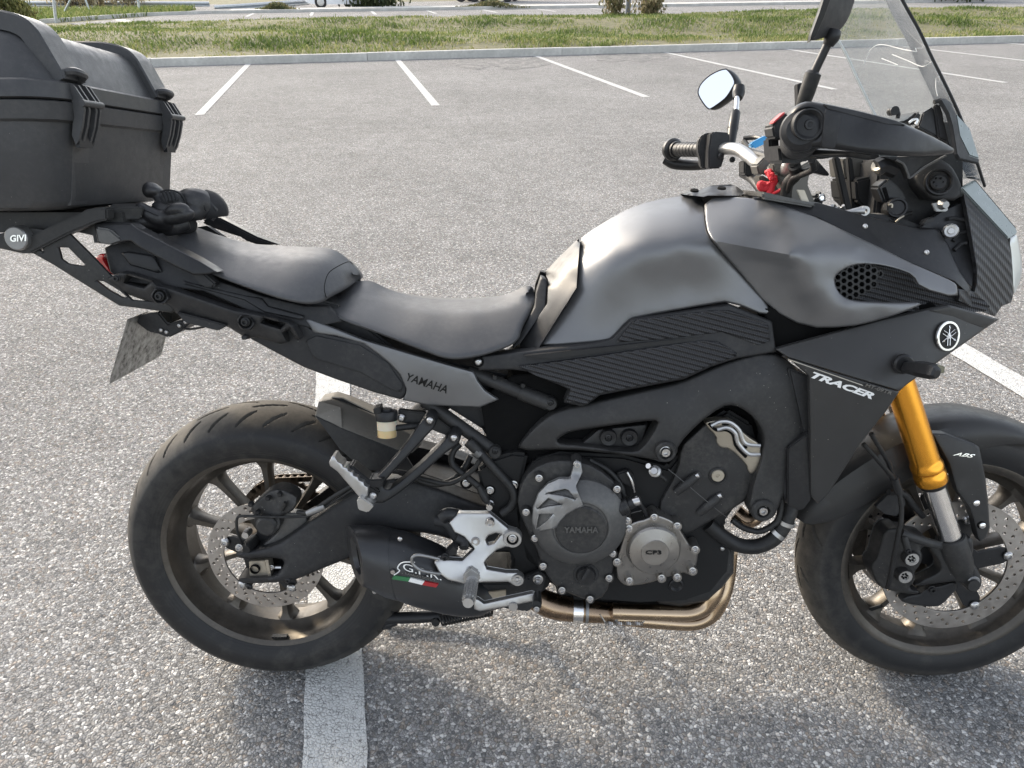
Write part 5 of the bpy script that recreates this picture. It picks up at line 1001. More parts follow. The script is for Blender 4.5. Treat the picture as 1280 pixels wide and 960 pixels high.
cy, cy_fn = relief('cam_chain_cover', Z('K', (350, 350), (362, 232), (420, 180), (485, 118), (545, 100), (640, 120), (720, 200), (760, 240), (750, 340), (720, 400), (705, 490), (600, 560), (500, 610), (400, 672), (370, 665), (330, 600), (232, 560)), [(850, 590, .160), (880, 535, .165), (930, 560, .17), (870, 655, .165), (930, 620, .168), (890, 600, .172)], M_engine, ENG, 0, r=3, t=.05, step=6, sm=1)
sv, sv_fn = relief('head_cover', Z('K', (480, 118), (500, 106), (560, 97), (605, 97), (645, 122), (690, 178), (765, 222), (765, 300), (742, 355), (715, 372), (700, 355), (690, 318), (612, 243), (560, 238), (540, 210), (542, 182)), [(885, 528, .174), (925, 545, .178), (940, 585, .176), (905, 525, .180)], M_bronze, ENG, 0, r=2, t=.02, step=5, sm=1)
for pts in (Z('K', (515, 128), (560, 108), (610, 112), (655, 150), (685, 215), (760, 228)), Z('K', (545, 148), (595, 138), (635, 165), (650, 215), (700, 268), (760, 272))): tube('head_rib', [P(x, y, .1795) for x, y in pts], .0042, M_alu, ENG, 8, 5)
for pts in (Z('K', (505, 118), (540, 150), (590, 150), (625, 175), (640, 230), (690, 285)), Z('K', (570, 118), (620, 125), (665, 180), (690, 240))): tube('head_groove_shade', [P(x, y, .1775) for x, y in pts], .003, M_hole, ENG, 6, 5)  # near-black tubes put the shade between the ribs into colour
for a, b in ((Z('K', (340, 460))[0], Z('K', (440, 382))[0]), (Z('K', (455, 565))[0], Z('K', (553, 483))[0])): tube('stud_rib', [P(*a, .166), P((a[0]+b[0])/2, (a[1]+b[1])/2, .172), P(*b, .172)], [.008, .009, .0085], M_engine, ENG, 14, 4); pcyl('stud', b[0]+1, b[1]-1, .173, [(0, .006), (.005, .006), (.006, .004), (.006, -.006), (0, -.006)], M_boltm, ENG, 14, (.7, -.4, .6))
pcyl('plug_rim', 897, 594, .168, [(.0135, .004), (.015, .006), (.017, .004), (.018, -.01), (.0135, -.01)], M_engine, ENG, 32); pcyl('plug', 897, 594, .17, [(.002, .002), (.0035, .004), (.011, .004), (.0125, .002), (.0125, -.01), (0, -.01), (0, .002)], M_bronze, ENG, 28)
pcyl('sensor', 819, 589, .175, [(0, .014), (.006, .014), (.007, .008), (.011, .006), (.011, -.01), (0, -.01)], M_alu, ENG, 18, (-.3, -.8, .4)); pcyl('sensor', 813, 584, .175, [(0, .01), (.005, .01), (.006, -.01), (0, -.01)], M_boltm, ENG, 14, (-.5, -.6, .5)); ptube('sensor_lead', [(822, 592, .172), (832, 600, .168)], .004, M_hose, ENG)
ptube('wire', Z('K', (300, 345, .168), (380, 410, .176), (480, 495, .178), (560, 560, .174), (600, 590, .166)), .0008, M_clutch, ENG)
ptube('oil_pipe', Z('M', (560, 330, .185), (620, 300, .19), (660, 285, .19)), .015, M_engine, ENG, 16); ptube('oil_pipe', Z('M', (650, 290, .19), (690, 270, .192)), .0105, M_plastic2, ENG, 16)
for q in Z('M', (625, 300), (645, 292)): pcyl('pipe_ring', q[0], q[1], .19, [(.010, .003), (.0165, .003), (.0165, -.003), (.010, -.003)], M_plastic2, ENG, 20, (.85, 0, .4))
pcyl('pipe_end', *Z('M', (712, 262))[0], .192, [(0, .004), (.008, .004), (.009, .0), (.009, -.012), (0, -.012)], M_boltm, ENG, 20, (.85, -.2, .4)); ptube('oil_line', Z('M', (715, 270, .19), (740, 310, .185), (755, 345, .18)), .004, M_plastic2, ENG)
solid('wiring', Z('M', (600, 130), (660, 110), (690, 140), (700, 215), (660, 190), (620, 170)), .165, .14, M_plastic2, ENG, .003); ptube('wire_clip', Z('M', (655, 120, .17), (680, 170, .172), (690, 220, .17)), .003, M_boltm, ENG); ptube('cable', Z('M', (470, 60, .16), (560, 110, .168), (620, 180, .17), (640, 240, .172)), .005, M_hose, ENG)
bl, _ = relief('belly_guard', Z('M', (745, 640), (780, 640), (880, 690), (960, 680), (1000, 620), (1030, 580), (1100, 480), (1125, 468), (1192, 500), (1188, 625), (1125, 705), (1062, 765), (920, 792), (815, 780), (780, 720)), [(830, 750, .135), (880, 740, .150), (900, 690, .150), (915, 690, .14)], M_frame, ENG, 2, r=6, t=.05, step=5, sm=0); bolt(*Z('M', (1132, 503))[0], .151, .004, 0, 0, ENG)
pcyl('guard_cup', 845, 731, .150, [(.006, -.002), (.012, .004), (.014, .003), (.015, 0), (.006, -.006)], M_plastic2, ENG, 20)
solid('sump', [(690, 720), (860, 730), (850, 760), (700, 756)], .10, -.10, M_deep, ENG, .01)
wh = [(885, 655, .15), (900, 668, .152), (922, 681, .155), (945, 683, .157), (965, 675, .157), (978, 660, .155), (987, 640, .15), (988, 628, .145)]
ptube('coolant_hose', wh, .0145, M_hose, ENG, 18); ptube('thin_hose', [(915, 650, .15), (930, 660, .155), (950, 664, .158), (968, 655, .158), (974, 645, .156), (978, 620, .15)], .006, M_hose, ENG)
for q, ax in (((983, 653, .154), (.25, 0, 1)), ((972, 667, .156), (.6, 0, .8))): pcyl('hose_clamp', *q, [(.0145, .004), (.0162, .004), (.0162, -.004), (.0145, -.004)], M_alu, ENG, 28, ax)
ptube('exhaust_stub', [(920, 640, .07), (935, 650, .08), (950, 640, .07), (962, 625, .06)], .017, M_tidark, ENG, 16)
solid('radiator', [(985, 460), (1012, 470), (1016, 620), (1000, 640), (985, 632), (975, 610), (1005, 550)], .18, -.18, M_plastic, None, .003)
solid('radiator_duct', [(985, 560), (1012, 540), (1014, 625), (1004, 638), (985, 632)], .19, .17, M_plastic2, None, .002)
# exhaust
EX = empty('exhaust'); EX.parent = BIKE
ptube('collector', [(662, 744, .11), (690, 757, .11), (725, 763, .11), (770, 767, .11)], [.024, .027, .0245, .0205], M_tidark, EX, 24); pcyl('clamp', 722, 762, .11, [(.0255, .010), (.0275, .010), (.0275, -.010), (.0255, -.010)], M_chrome, EX, 36, (1, 0, -.03)); pcyl('clamp_weld', 733, 763, .11, [(.0235, .003), (.026, .003), (.026, -.003), (.0235, -.003)], M_plate, EX, 36, (1, 0, -.03))
pcyl('weld', 769, 767, .11, [(.02, .003), (.0225, .003), (.0225, -.003), (.02, -.003)], M_plate, EX, 36, (1, 0, 0))
ptube('header_pipe', [(765, 764, .13), (830, 766, .13), (862, 766, .13), (882, 758, .13), (893, 742, .13), (898, 722, .12)], .0165, M_ti, EX, 20); ptube('header_pipe', [(765, 771, .09), (830, 777, .09), (868, 778, .09), (890, 768, .09), (902, 748, .09), (909, 722, .08), (912, 690, .07)], .0165, M_ti, EX, 20); ptube('header_pipe', [(765, 760, .03), (850, 762, .03), (885, 740, .03), (900, 700, .03)], .0165, M_ti, EX, 20)
ptube('link_pipe', [(662, 744, .11), (635, 738, .11), (610, 738, .125)], .022, M_tidark, EX, 20)
sp = MB(); a0, a1 = P(757, 779, .132), P(803, 779, .132)
hel = [tuple(np.array(a0)+(np.array(a1)-np.array(a0))*k/120+np.array([0, .004*math.cos(k*1.3), .004*math.sin(k*1.3)])) for k in range(121)]; sp.tube(hel, .0011, 5, True, 1); sp.tube([P(750, 768, .132), P(757, 779, .132)], .0015, 6, True, 1); sp.tube([P(803, 779, .132), P(806, 775, .132)], .0015, 6, True, 1); link('exhaust_spring', sp.mesh(), M_boltm, EX)
def msec(px, py, s, hh, hd, kx=0., ky=0.):
    c = P(px, py, s); out = []
    for k in range(20):
        a = 2*math.pi*k/20; ca, sa = math.cos(a), math.sin(a); e = .82; y = -hd*math.copysign(abs(ca)**e, ca); z = hh*math.copysign(abs(sa)**e, sa); out.append((c[0]+kx*z-ky*y, c[1]+y, c[2]+z))
    return out
loft('muffler_body', [msec(495, 705.5, .178, .0685, .054, -.1), msec(520, 713, .176, .0710, .0555, -.1), msec(560, 726, .168, .0665, .052, -.15), msec(592, 737, .158, .051, .044, -.2), msec(608, 742, .152, .034, .032, -.2), msec(618, 743, .148, .026, .026, -.2)], M_muf, EX, 5, 3, sharp=50)
rc = [msec(495, 705.5, .178, .0692, .0548, -.1), msec(478, 701.5, .180, .0680, .0545, -.08, .10), msec(450, 695.5, .184, .0585, .050, -.05, .50), msec(444, 694.5, .185, .0570, .048, -.05, .56), msec(443, 694.5, .185, .0545, .045, -.05, .56), msec(444.5, 695, .185, .036, .026, -.05, .56), msec(449, 696, .184, .033, .023, -.05, .56), msec(470, 701, .182, .032, .022, -.05, .3)]
loft('muffler_end_cap', rc, M_muf, EX, 1, 3, sharp=35)
loft('outlet', [msec(451, 696.5, .184, .0332, .0232, -.05, .56), msec(474, 702, .182, .031, .021, -.05, .2)], M_hole, EX, 1, 3)
for q in Z('N', (320, 295), (193, 558)): bolt(q[0], q[1], .222 if q[1] < 700 else .205, .004, 0, 0, EX)
fnm = depthfn([(495, 690, .2315), (560, 715, .2195), (495, 730, .2275), (555, 745, .2145), (525, 720, .2315)])
text('lettering', 'G.P.R.', (504, 712.5), (48, 13), (-.5, -9), lambda q: fnm(q)+.0035, M_text, EX, bold=.0, thick=.006); text('lettering', 'EXHAUST SYSTEM', (507, 718), (36, 8.5), (-.3, -3.0), lambda q: fnm(q)+.0035, M_plate, EX, bold=0, thick=.006)
lift = lambda q: fnm(q)+.003
strip('flag_stripe', Z('N', (290, 478), (372, 490), (362, 508), (278, 496)), lift, M_green, EX, thick=.006); strip('flag_stripe', Z('N', (372, 490), (442, 508), (430, 525), (362, 508)), lift, M_text, EX, thick=.006); strip('flag_stripe', Z('N', (442, 508), (512, 522), (500, 538), (430, 525)), lift, M_redp, EX, thick=.006)
ol = Z('N', (290, 475), (318, 455), (308, 440), (322, 418), (350, 410), (395, 412)); tube('logo_outline', [P(x, y, float(fnm([(x, y)])[0])+.0035) for x, y in ol], .0012, M_text, EX, 6, 4); pcyl('stud', *Z('N', (285, 458))[0], .233, [(0, .003), (.004, .003), (.005, 0), (0, 0)], M_boltm, EX, 14)
solid('muffler_hanger', Z('N', (545, 370), (590, 330), (610, 345), (600, 375), (555, 390)), .215, .19, M_plastic2, EX, .002); bolt(*Z('N', (545, 383))[0], .217, .006, 1, 1, EX); ptube('hanger_strap', Z('N', (600, 290, .19), (640, 310, .19), (640, 340, .2)), .009, M_plastic, EX)
# ------------------------------------------------------------------ rider footrest, pedal, stands
RF = empty('rider_footrest'); RF.parent = BIKE
rp, rp_fn = relief('footrest_plate', Z('N', (565, 215), (612, 165), (770, 166), (862, 242), (905, 252), (928, 282), (920, 318), (890, 335), (845, 335), (805, 350), (760, 390), (742, 415), (755, 445), (850, 462), (905, 462), (940, 488), (935, 518), (900, 530), (860, 510), (740, 512), (640, 520), (560, 500), (518, 470), (490, 412), (508, 395), (630, 402), (692, 345), (640, 285), (592, 262)), [(565, 650, .185), (610, 642, .185), (640, 672, .196), (600, 680, .19), (580, 710, .216), (650, 724, .2), (545, 705, .222)], M_alu, RF, 0, r=2, t=.014, step=4, sm=0, holes=(Z('N', (748, 300), (762, 278), (800, 265), (826, 272), (790, 318), (760, 325)),), sharp=50)
for (x, y, r_) in (*Z('N', (770, 212, .009), (698, 303, .009)),): pcyl('plate_screw', x, y, .190, [(0, .002), (.004, .002), (.0045, .005), (r_*.9, .0055), (r_, .003), (r_, -.004), (0, -.004)], M_boltm, RF, 22)
pcyl('pivot_ring', *Z('N', (883, 290))[0], .196, [(.0115, .006), (.0165, .006), (.0180, .003), (.0180, -.01), (.0115, -.01)], M_alu, RF, 32); pcyl('pivot_well', *Z('N', (883, 290))[0], .192, [(0, .007), (.0112, .007), (.0112, 0), (0, 0)], M_hole, RF, 24); bolt(*Z('N', (883, 290))[0], .198, .0065, 1, 0, RF)
pcyl('pivot_ring', *Z('N', (907, 496))[0], .2, [(.0075, .005), (.0115, .005), (.0125, .002), (.0125, -.01), (.0075, -.01)], M_alu, RF, 28); bolt(*Z('N', (907, 494))[0], .199, .0055, 1, 0, RF); bolt(*Z('N', (612, 455))[0], .206, .0065, 0, 0, RF)
solid('pedal_plate', Z('N', (690, 520), (860, 520), (1020, 460), (1050, 480), (1040, 530), (1000, 620), (960, 660), (820, 640), (740, 590), (700, 570)), .17, .155, M_plastic, RF, .002); bolt(*Z('N', (1010, 495))[0], .172, .008, 1, 0, RF); bolt(*Z('N', (962, 487))[0], .172, .004, 1, 1, RF)
solid('pedal_plate_notch', Z('N', (760, 560), (850, 550), (850, 580), (770, 600)), .174, .16, M_bronze, RF, .001)
ptube('heel_loop', Z('N', (515, 395, .226), (440, 378, .236), (400, 376, .240), (380, 392, .241), (385, 420, .241), (420, 448, .240), (470, 462, .236), (520, 470, .226)), .0031, M_plate, RF, 10)
p0, p1 = np.array(P(591, 722, .205)), np.array(P(585, 754, .300)); ax = p1-p0; ln = np.linalg.norm(ax); ax /= ln
lathe('footpeg', [(0, 0), (.0125, 0), (.0125, ln*.2), (.0105, ln*.24), (.0105, ln*.9), (.0095, ln), (0, ln)], p0, M_alu, RF, 20, tuple(ax))
kn = MB(); U = Vector(ax).orthogonal().normalized(); W = Vector(ax).cross(U)
for i in range(9):
    for k in range(12):
        a = k*math.pi/6; d = U*math.cos(a)+W*math.sin(a); kn.box(Vector(p0)+Vector(ax)*(ln*(.3+.07*i))+d*.0108, (.0034, .0034, .0034))
kn_o = link('footpeg_teeth', kn.mesh(False), M_alu, RF); kn_o['kind'] = 'stuff'
solid('footpeg_clevis', Z('N', (625, 490), (670, 440), (715, 470), (722, 505), (690, 520), (640, 520)), .222, .195, M_alu, RF, .003)
bp, _ = relief('brake_pedal', Z('N', (690, 590), (712, 598), (740, 618), (980, 566), (1010, 575), (1010, 600), (860, 632), (720, 656), (690, 645)), [(595, 755, .225), (670, 747, .215), (630, 757, .222)], M_alu, RF, 0, r=1.5, t=.012, step=4, sm=0)
ptube('pedal_tip', [(671, 743, .20), (671.5, 752, .235), (671, 757, .252)], [.0085, .009, .0085], M_hose, RF, 14); bolt(*Z('N', (1003, 646))[0], .255, .0045, 1, 0, RF); pcyl('pedal_washer', *Z('N', (886, 632))[0], .222, [(0, .002), (.0085, .002), (.0085, -.002), (0, -.002)], M_alu, RF, 20)
ptube('pushrod', Z('N', (530, 190, .17), (560, 170, .17), (620, 180, .165)), .013, M_plastic2, RF); ptube('master_cylinder', Z('N', (500, 200, .16), (560, 215, .165), (610, 290, .17), (640, 310, .175)), .012, M_plastic, RF)
CS = empty('centre_stand'); CS.parent = BIKE
ptube('leg', [(478, 773, .06), (510, 772, .06), (556, 769, .06), (600, 760, .06), (640, 750, .07)], [.0115, .0125, .0125, .0115, .0115], M_plastic2, CS, 16); facets('foot', [(481, 752, .055), (483.5, 755, .07), (479, 788, .07), (474, 786, .055)], [(0, 1, 2, 3)], M_plastic, CS, .02, .002)
ptube('foot_gusset', [(478, 776, .06), (484, 781, .06), (495, 777, .06)], .008, M_plastic2, CS)
co_ = MB(); q0, q1 = np.array(P(552, 775, .075)), np.array(P(615, 762, .075)); u_ = (q1-q0)/np.linalg.norm(q1-q0); e1 = np.cross(u_, [0, 1, 0]); e1 /= np.linalg.norm(e1); e2 = np.cross(u_, e1)
co_.tube([tuple(q0+(q1-q0)*k/216+(e1*math.cos(k*2*math.pi/12)+e2*math.sin(k*2*math.pi/12))*.0115) for k in range(217)], .0026, 6, True, 1); link('spring', co_.mesh(), M_hose, CS); pcyl('spring_end', 545, 776, .07, [(0, .008), (.009, .008), (.010, -.008), (0, -.008)], M_plastic2, CS, 18)
ptube('leg', [(478, 773, -.10), (556, 769, -.10), (640, 750, -.10)], .0115, M_plastic2, CS, 14); ptube('cross_tube', [(640, 752, .09), (640, 752, -.12)], .012, M_plastic2, CS, 14, 1)
# side stand down on the far side: it carries the bike
inv = np.linalg.inv(BR); ft = inv @ (np.array([BPOS[0]+.60, BPOS[1]+.30, .012])-BPOS); SS = empty('side_stand'); SS.parent = BIKE
tube('leg', [(.66, .115, .24), tuple(ft)], .013, M_plastic2, SS, 14, 1); lathe('foot', [(0, -.011), (.03, -.011), (.032, -.004), (.03, .003), (0, .004)], ft, M_plastic2, SS, 20, tuple(inv @ np.array([0, 0, 1.])))
# ------------------------------------------------------------------ front end
def Y_(k, *pts):
    x0, y0, s_ = {1: (980, 500, 4.2667), 2: (1120, 100, 8.), 3: (820, 80, 6.4), 4: (1140, 180, 4.3636), 5: (1080, 640, 8.), 6: (930, 130, 6.4), 7: (1000, 120, 5.3333)}[k]
    return [(x0+p[0]/s_, y0+p[1]/s_)+tuple(p[2:]) for p in pts]
FK = empty('front_fork'); FK.parent = BIKE
fd = Vector((.141, 0, -.304)).normalized(); f0 = Vector((1.322, 0, .546))          # a point on the fork axis at the seal
for sg in (1, -1):
    b = f0+Vector((0, -.105*sg, 0)); A_ = -fd
    lathe('outer_tube', [(.0, -.042), (.0255, -.042), (.0285, -.040), (.0295, -.037), (.0295, -.020), (.0275, -.016), (.0275, -.012), (.0295, -.009), (.0295, .0), (.0272, .005), (.0265, .012), (.0258, .30), (0, .30)], b, M_gold, FK, 40, tuple(A_))
    lathe('dust_seal', [(0, -.050), (.0235, -.050), (.025, -.046), (.025, -.040), (0, -.040)], b, M_hose, FK, 32, tuple(A_))
    lathe('inner_tube', [(0, -.22), (.0212, -.22), (.0212, -.04), (0, -.04)], b, M_chrome, FK, 32, tuple(A_))
    lathe('lower_leg', [(0, -.27), (.020, -.27), (.026, -.245), (.0285, -.21), (.0285, -.178), (.0265, -.172), (.0225, -.171), (.0215, -.185), (0, -.19)], b, M_frame, FK, 36, tuple(A_))
ll, _ = relief('axle_clamp', Y_(5, (800, 300), (1000, 270), (1085, 250), (1095, 350), (1080, 480), (1160, 620), (1178, 690), (1165, 760), (1110, 805), (1040, 790), (1000, 740), (985, 680), (900, 690), (500, 745), (510, 715), (620, 660), (740, 600), (765, 560), (740, 480), (640, 350), (660, 330), (730, 350)), [(1180, 680, .118), (1210, 680, .12), (1215, 727, .125), (1150, 730, .105), (1170, 690, .105)], M_frame, FK, 2, r=4, t=.03, step=4, sm=1)
lathe('axle_nut', [(.0075, -.006), (.0078, .004), (.0112, .004), (.0125, .002), (.0125, -.01), (.0075, -.01)], P(1216.5, 727, .126), M_plate, ll, 28); lathe('axle_socket', [(0, .0), (.0077, .0), (.0077, -.01), (0, -.01)], P(1216.5, 727, .124), M_hole, ll, 6)
for sg in (1, -1):
    q0 = Vector(P(1207, 722, .105)); q0.y *= sg; lathe('axle', [(0, -.03), (.012, -.03), (.012, .03), (0, .03)], q0, M_frame, FK, 20)
# caliper
fc, _ = relief('front_caliper', Y_(5, (150, 330), (200, 170), (330, 150), (370, 180), (440, 190), (560, 225), (640, 260), (620, 335), (560, 370), (590, 440), (560, 530), (500, 600), (510, 690), (440, 760), (560, 790), (530, 820), (420, 820), (200, 770), (130, 720), (65, 590), (70, 510), (120, 460)), [(1105, 700, .085), (1135, 690, .108), (1140, 715, .112), (1120, 735, .10), (1145, 675, .105)], M_engine, FK, 2, r=4, t=.045, step=4, sm=1)
for q in Y_(5, (472, 465), (405, 640)):
    pcyl('piston_ring', *q, .112, [(.0142, .006), (.0155, .006), (.0165, .003), (.0165, -.01), (.0142, -.01)], M_engine, fc, 32)
    pcyl('piston_cap', *q, .112, [(0, .003), (.006, .003), (.0065, .005), (.0135, .005), (.014, .003), (.014, -.006), (0, -.006)], M_alu, fc, 32)
    c = P(*q, .1165)
    for k in range(6): a = rad(15+60*k); lathe('cap_notch', [(0, .0012), (.0022, .0012), (.0024, 0), (0, 0)], (c[0]+.0052*math.cos(a), c[1], c[2]+.0052*math.sin(a)), M_hole, fc, 10)
ptube('caliper_bridge', Y_(5, (380, 210, .112), (450, 240, .116), (560, 280, .115), (700, 320, .112), (780, 330, .110)), .009, M_frame, fc, 14); ptube('banjo', Y_(5, (400, 240, .118), (420, 310, .12), (440, 385, .12)), .007, M_frame, fc, 12); bolt(*Y_(5, (440, 388))[0], .125, .005, 1, 1, fc)
lw, _ = relief('wheel_sensor_bracket', Y_(5, (370, 870), (450, 835), (560, 820), (600, 780), (680, 750), (760, 740), (920, 690), (930, 760), (900, 800), (780, 930), (690, 950), (500, 930), (380, 900)), [(1130, 748, .092), (1165, 735, .096), (1180, 750, .09)], M_plastic, FK, 0, r=3, t=.02, step=4, sm=1); bolt(*Y_(5, (675, 770))[0], .096, .0065, 1, 1, lw)
ptube('front_brake_hose', [*Y_(1, (465, 180, .15), (520, 270, .14), (560, 340, .13), (585, 430, .122), (610, 480, .122), (625, 560, .124), (625, 640, .126)), *Y_(5, (350, 190, .126), (330, 300, .126), (300, 450, .125), (265, 640, .122), (235, 760, .115))], .0046, M_hose); ptube('front_brake_hose', Y_(1, (425, 235, .14), (500, 320, .135), (560, 390, .13), (590, 430, .124), (600, 470, .12)), .0046, M_hose)
pcyl('hose_joint', *Y_(1, (600, 455))[0], .123, [(0, .016), (.0085, .016), (.0085, -.016), (0, -.016)], M_plastic2, None, 14, tuple(fd))
ptube('hose_stay', Y_(1, (560, 490, .11), (640, 500, .10), (690, 560, .09), (740, 620, .08)), .006, M_plastic)
solid('hose_bracket', Y_(1, (490, 570), (560, 500), (640, 500), (650, 560), (600, 620), (540, 610)), .095, .085, M_plastic, None, .001)
# mudguard: arched shell over the tyre
FEN = empty('front_mudguard'); FEN.parent = BIKE
def arch(a, ri, hw, drop, th=.004, fl=0.):
    """closed thick section of the guard at wheel angle a: crown radius ri, half width hw, side depth drop"""
    d = Vector((math.cos(rad(a)), 0, math.sin(rad(a)))); c = Vector((1.44, 0, .300)); out = []
    pf_ = [(-1, -drop), (-1.0, -drop*.5), (-.93, -.012), (-.7, -.003), (-.35, 0), (0, .001), (.35, 0), (.7, -.003), (.93, -.012), (1., -drop*.5), (1, -drop)]
    for y, h_ in pf_: out.append(c+d*(ri+h_)+Vector((0, y*hw, 0)))
    for y, h_ in reversed(pf_): out.append(c+d*(ri+h_-th)+Vector((0, y*(hw-th), 0)))
    return out
secs = [arch(a, r_, hw, dr) for a, r_, hw, dr in ((40, .318, .040, .012), (52, .3185, .058, .016), (65, .319, .064, .022), (75, .320, .067, .035), (84, .322, .069, .050), (92, .3245, .070, .066), (105, .3255, .070, .078), (118, .324, .070, .085), (128, .325, .070, .090), (138, .330, .0705, .088), (146, .338, .071, .085), (154, .344, .070, .075), (160, .347, .066, .055), (163.5, .348, .060, .030))]
loft('guard_shell', secs, M_fair, FEN, 3, 1, sharp=50)
gd, gd_fn = relief('guard_brace', Y_(1, (785, 175), (860, 178), (1020, 236), (1040, 250), (1050, 290), (1075, 420), (1090, 560), (1098, 680), (1080, 730), (1045, 755), (1030, 730), (1010, 640), (990, 580), (920, 480), (880, 340)), [(1166, 545, .092), (1215, 555, .100), (1186, 568, .112), (1223, 575, .113), (1205, 610, .113), (1232, 650, .106), (1222, 668, .104), (1200, 600, .096)], M_fair, FEN, 2, r=2.5, t=.02, step=4, sm=0)
text('lettering', 'ABS', (1191, 569), (27, 3.6), (1.4, -4.4), gd_fn, M_chrome, gd, shear=.5, bold=.02)
for q in Y_(1, (1025, 549), (1057, 669)): pcyl('bolt_well', *q, .108, [(0, -.001), (.0085, -.001), (.0085, -.01), (0, -.01)], M_hole, gd, 20); pcyl('chrome_bolt', *q, .108, [(0, .0035), (.0035, .0035), (.0062, .002), (.0068, -.002), (0, -.002)], M_chrome, gd, 20)
# ------------------------------------------------------------------ side wing with the lettering
WG = empty('side_fairing'); WG.parent = BIKE
wu, wu_fn = relief('fairing_upper', [(968, 436), (1020, 422), (1100, 400), (1163, 386), (1186, 381), (1249, 399), (1230, 412), (1186, 443), (1133, 481), (1124, 489), (1060, 470), (985, 447)], [(968, 436, .170), (1060, 411, .186), (1163, 387, .196), (1186, 382, .186), (1249, 399, .150), (1230, 411, .162), (1185, 420, .196), (1133, 480, .228), (1124, 489, .232), (1040, 452, .214), (985, 447, .192), (1060, 440, .205), (1060, 470, .225)], M_fair, WG, 2, r=2, t=.010, step=6, sm=0)
wl, wl_fn = relief('fairing_lower', [(985, 447.5), (1060, 470.5), (1124, 489.5), (1107, 515), (1075, 555), (1035, 618), (1022.5, 630), (1013, 619), (1012.5, 540), (1011, 470)], [(985, 448, .193), (1060, 470, .226), (1124, 489, .233), (1107, 515, .228), (1075, 555, .218), (1030, 625, .196), (1013, 618, .194), (1012, 470, .205), (1050, 530, .216)], M_fair, WG, 2, r=2, t=.010, step=6, sm=0)
relief('fairing_top_facet', [(1163, 388), (1187, 383), (1246, 399.5), (1231, 410.5)], [(1163, 388, .1975), (1187, 383, .190), (1246, 399.5, .156), (1231, 410.5, .165)], M_fair, WG, 2, r=1, t=.004, step=6, sm=0)
text('lettering', 'TRACER', (1013.5, 471.5), (77, 27.5), (3.2, -7.4), wl_fn, M_text, wl, shear=.35, bold=.045, lift=.0018, thick=.0012); text('lettering', 'MT-09TR', (1081, 483), (33, 10.5), (.8, -4.4), lambda q: np.maximum(wl_fn(q), wu_fn(q)), M_textg, wl, shear=.3, lift=.0018, thick=.0012)
strip('pin_stripe', [(985, 448.5), (1078, 481), (1079, 482.5), (985, 449.8)], lambda q: np.maximum(wl_fn(q), wu_fn(q)), M_bronze, wl, lift=.0015)
# tuning fork emblem
EMB = empty('emblem'); EMB.parent = WG; ec = np.array((1183.5, 420.0)); es = float(wu_fn([ec])[0]); ep = Vector(P(ec[0], ec[1], es+.001))
q1, q2 = Vector(P(ec[0]+10, ec[1], float(wu_fn([ec+(10, 0)])[0]))), Vector(P(ec[0], ec[1]+10, float(wu_fn([ec+(0, 10)])[0]))); en = (q1-ep).cross(q2-ep).normalized(); en = en if en.y < 0 else -en
eu = Vector((0, 0, 1)); eu = (eu-en*eu.dot(en)).normalized(); ew = en.cross(eu)*-1
lathe('disc', [(0, .003), (.0215, .003), (.0215, 0), (0, 0)], ep, M_texb, EMB, 48, tuple(en)); lathe('ring', [(.0212, .003), (.0218, .0042), (.0250, .0042), (.0258, .003), (.0258, 0), (.0212, 0)], ep, M_chrome, EMB, 56, tuple(en))
for k in range(3):
    a = rad(90+120*k); dv = eu*math.sin(a)+ew*math.cos(a); sv_ = eu*math.cos(a)-ew*math.sin(a); mb = MB()
    def bar(p, q, r_): mb.tube([ep+en*.0045+p, ep+en*.0045+q], r_, 6, True, 1)
    bar(-dv*.002, dv*.018, .0009)
    for s_ in (-1, 1): bar(sv_*s_*.0028+dv*.003, sv_*s_*.0028-dv*.016, .0007)
    bar(sv_*-.0028+dv*.003, sv_*.0028+dv*.003, .0008); bar(dv*.014-sv_*.0015, dv*.014+sv_*.0015, .0014)
    link('tuning_fork', mb.mesh(), M_chrome, EMB)
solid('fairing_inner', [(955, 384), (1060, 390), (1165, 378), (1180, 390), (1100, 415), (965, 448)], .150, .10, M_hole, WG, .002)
# turn signal
TSG = empty('turn_signal'); TSG.parent = BIKE
pcyl('mount', 1130, 455.5, .231, [(0, .003), (.014, .003), (.017, .0), (.017, -.006), (0, -.006)], M_plastic2, TSG, 30)
tsx = [P(*q) for q in Z('I', (690, 315, .235), (720, 318, .255), (770, 325, .285), (830, 340, .315), (846, 350, .322))]
secs = []
for (p_, hh, hw_) in zip(tsx, (.010, .0105, .0125, .0115, .006), (.010, .011, .013, .0115, .006)): secs.append([(p_[0]+dx*hw_, p_[1]+dx*.35*hw_, p_[2]+dz*hh) for dx, dz in ((-1, -.3), (-.6, .9), (.3, 1), (1, .5), (1, -.4), (.4, -1), (-.5, -1))])
loft('housing', secs, M_plastic2, TSG, 3, 1, sharp=30)
secs = [[(p_[0]+dx, p_[1]-.002, p_[2]+dz) for dx, dz in ((-.004, .004), (.004, .0128), (.014, .009), (.0145, -.001), (.006, -.002))] for p_ in tsx[2:4]]
loft('lens', secs, M_amber, TSG, 2, 1, sharp=30)
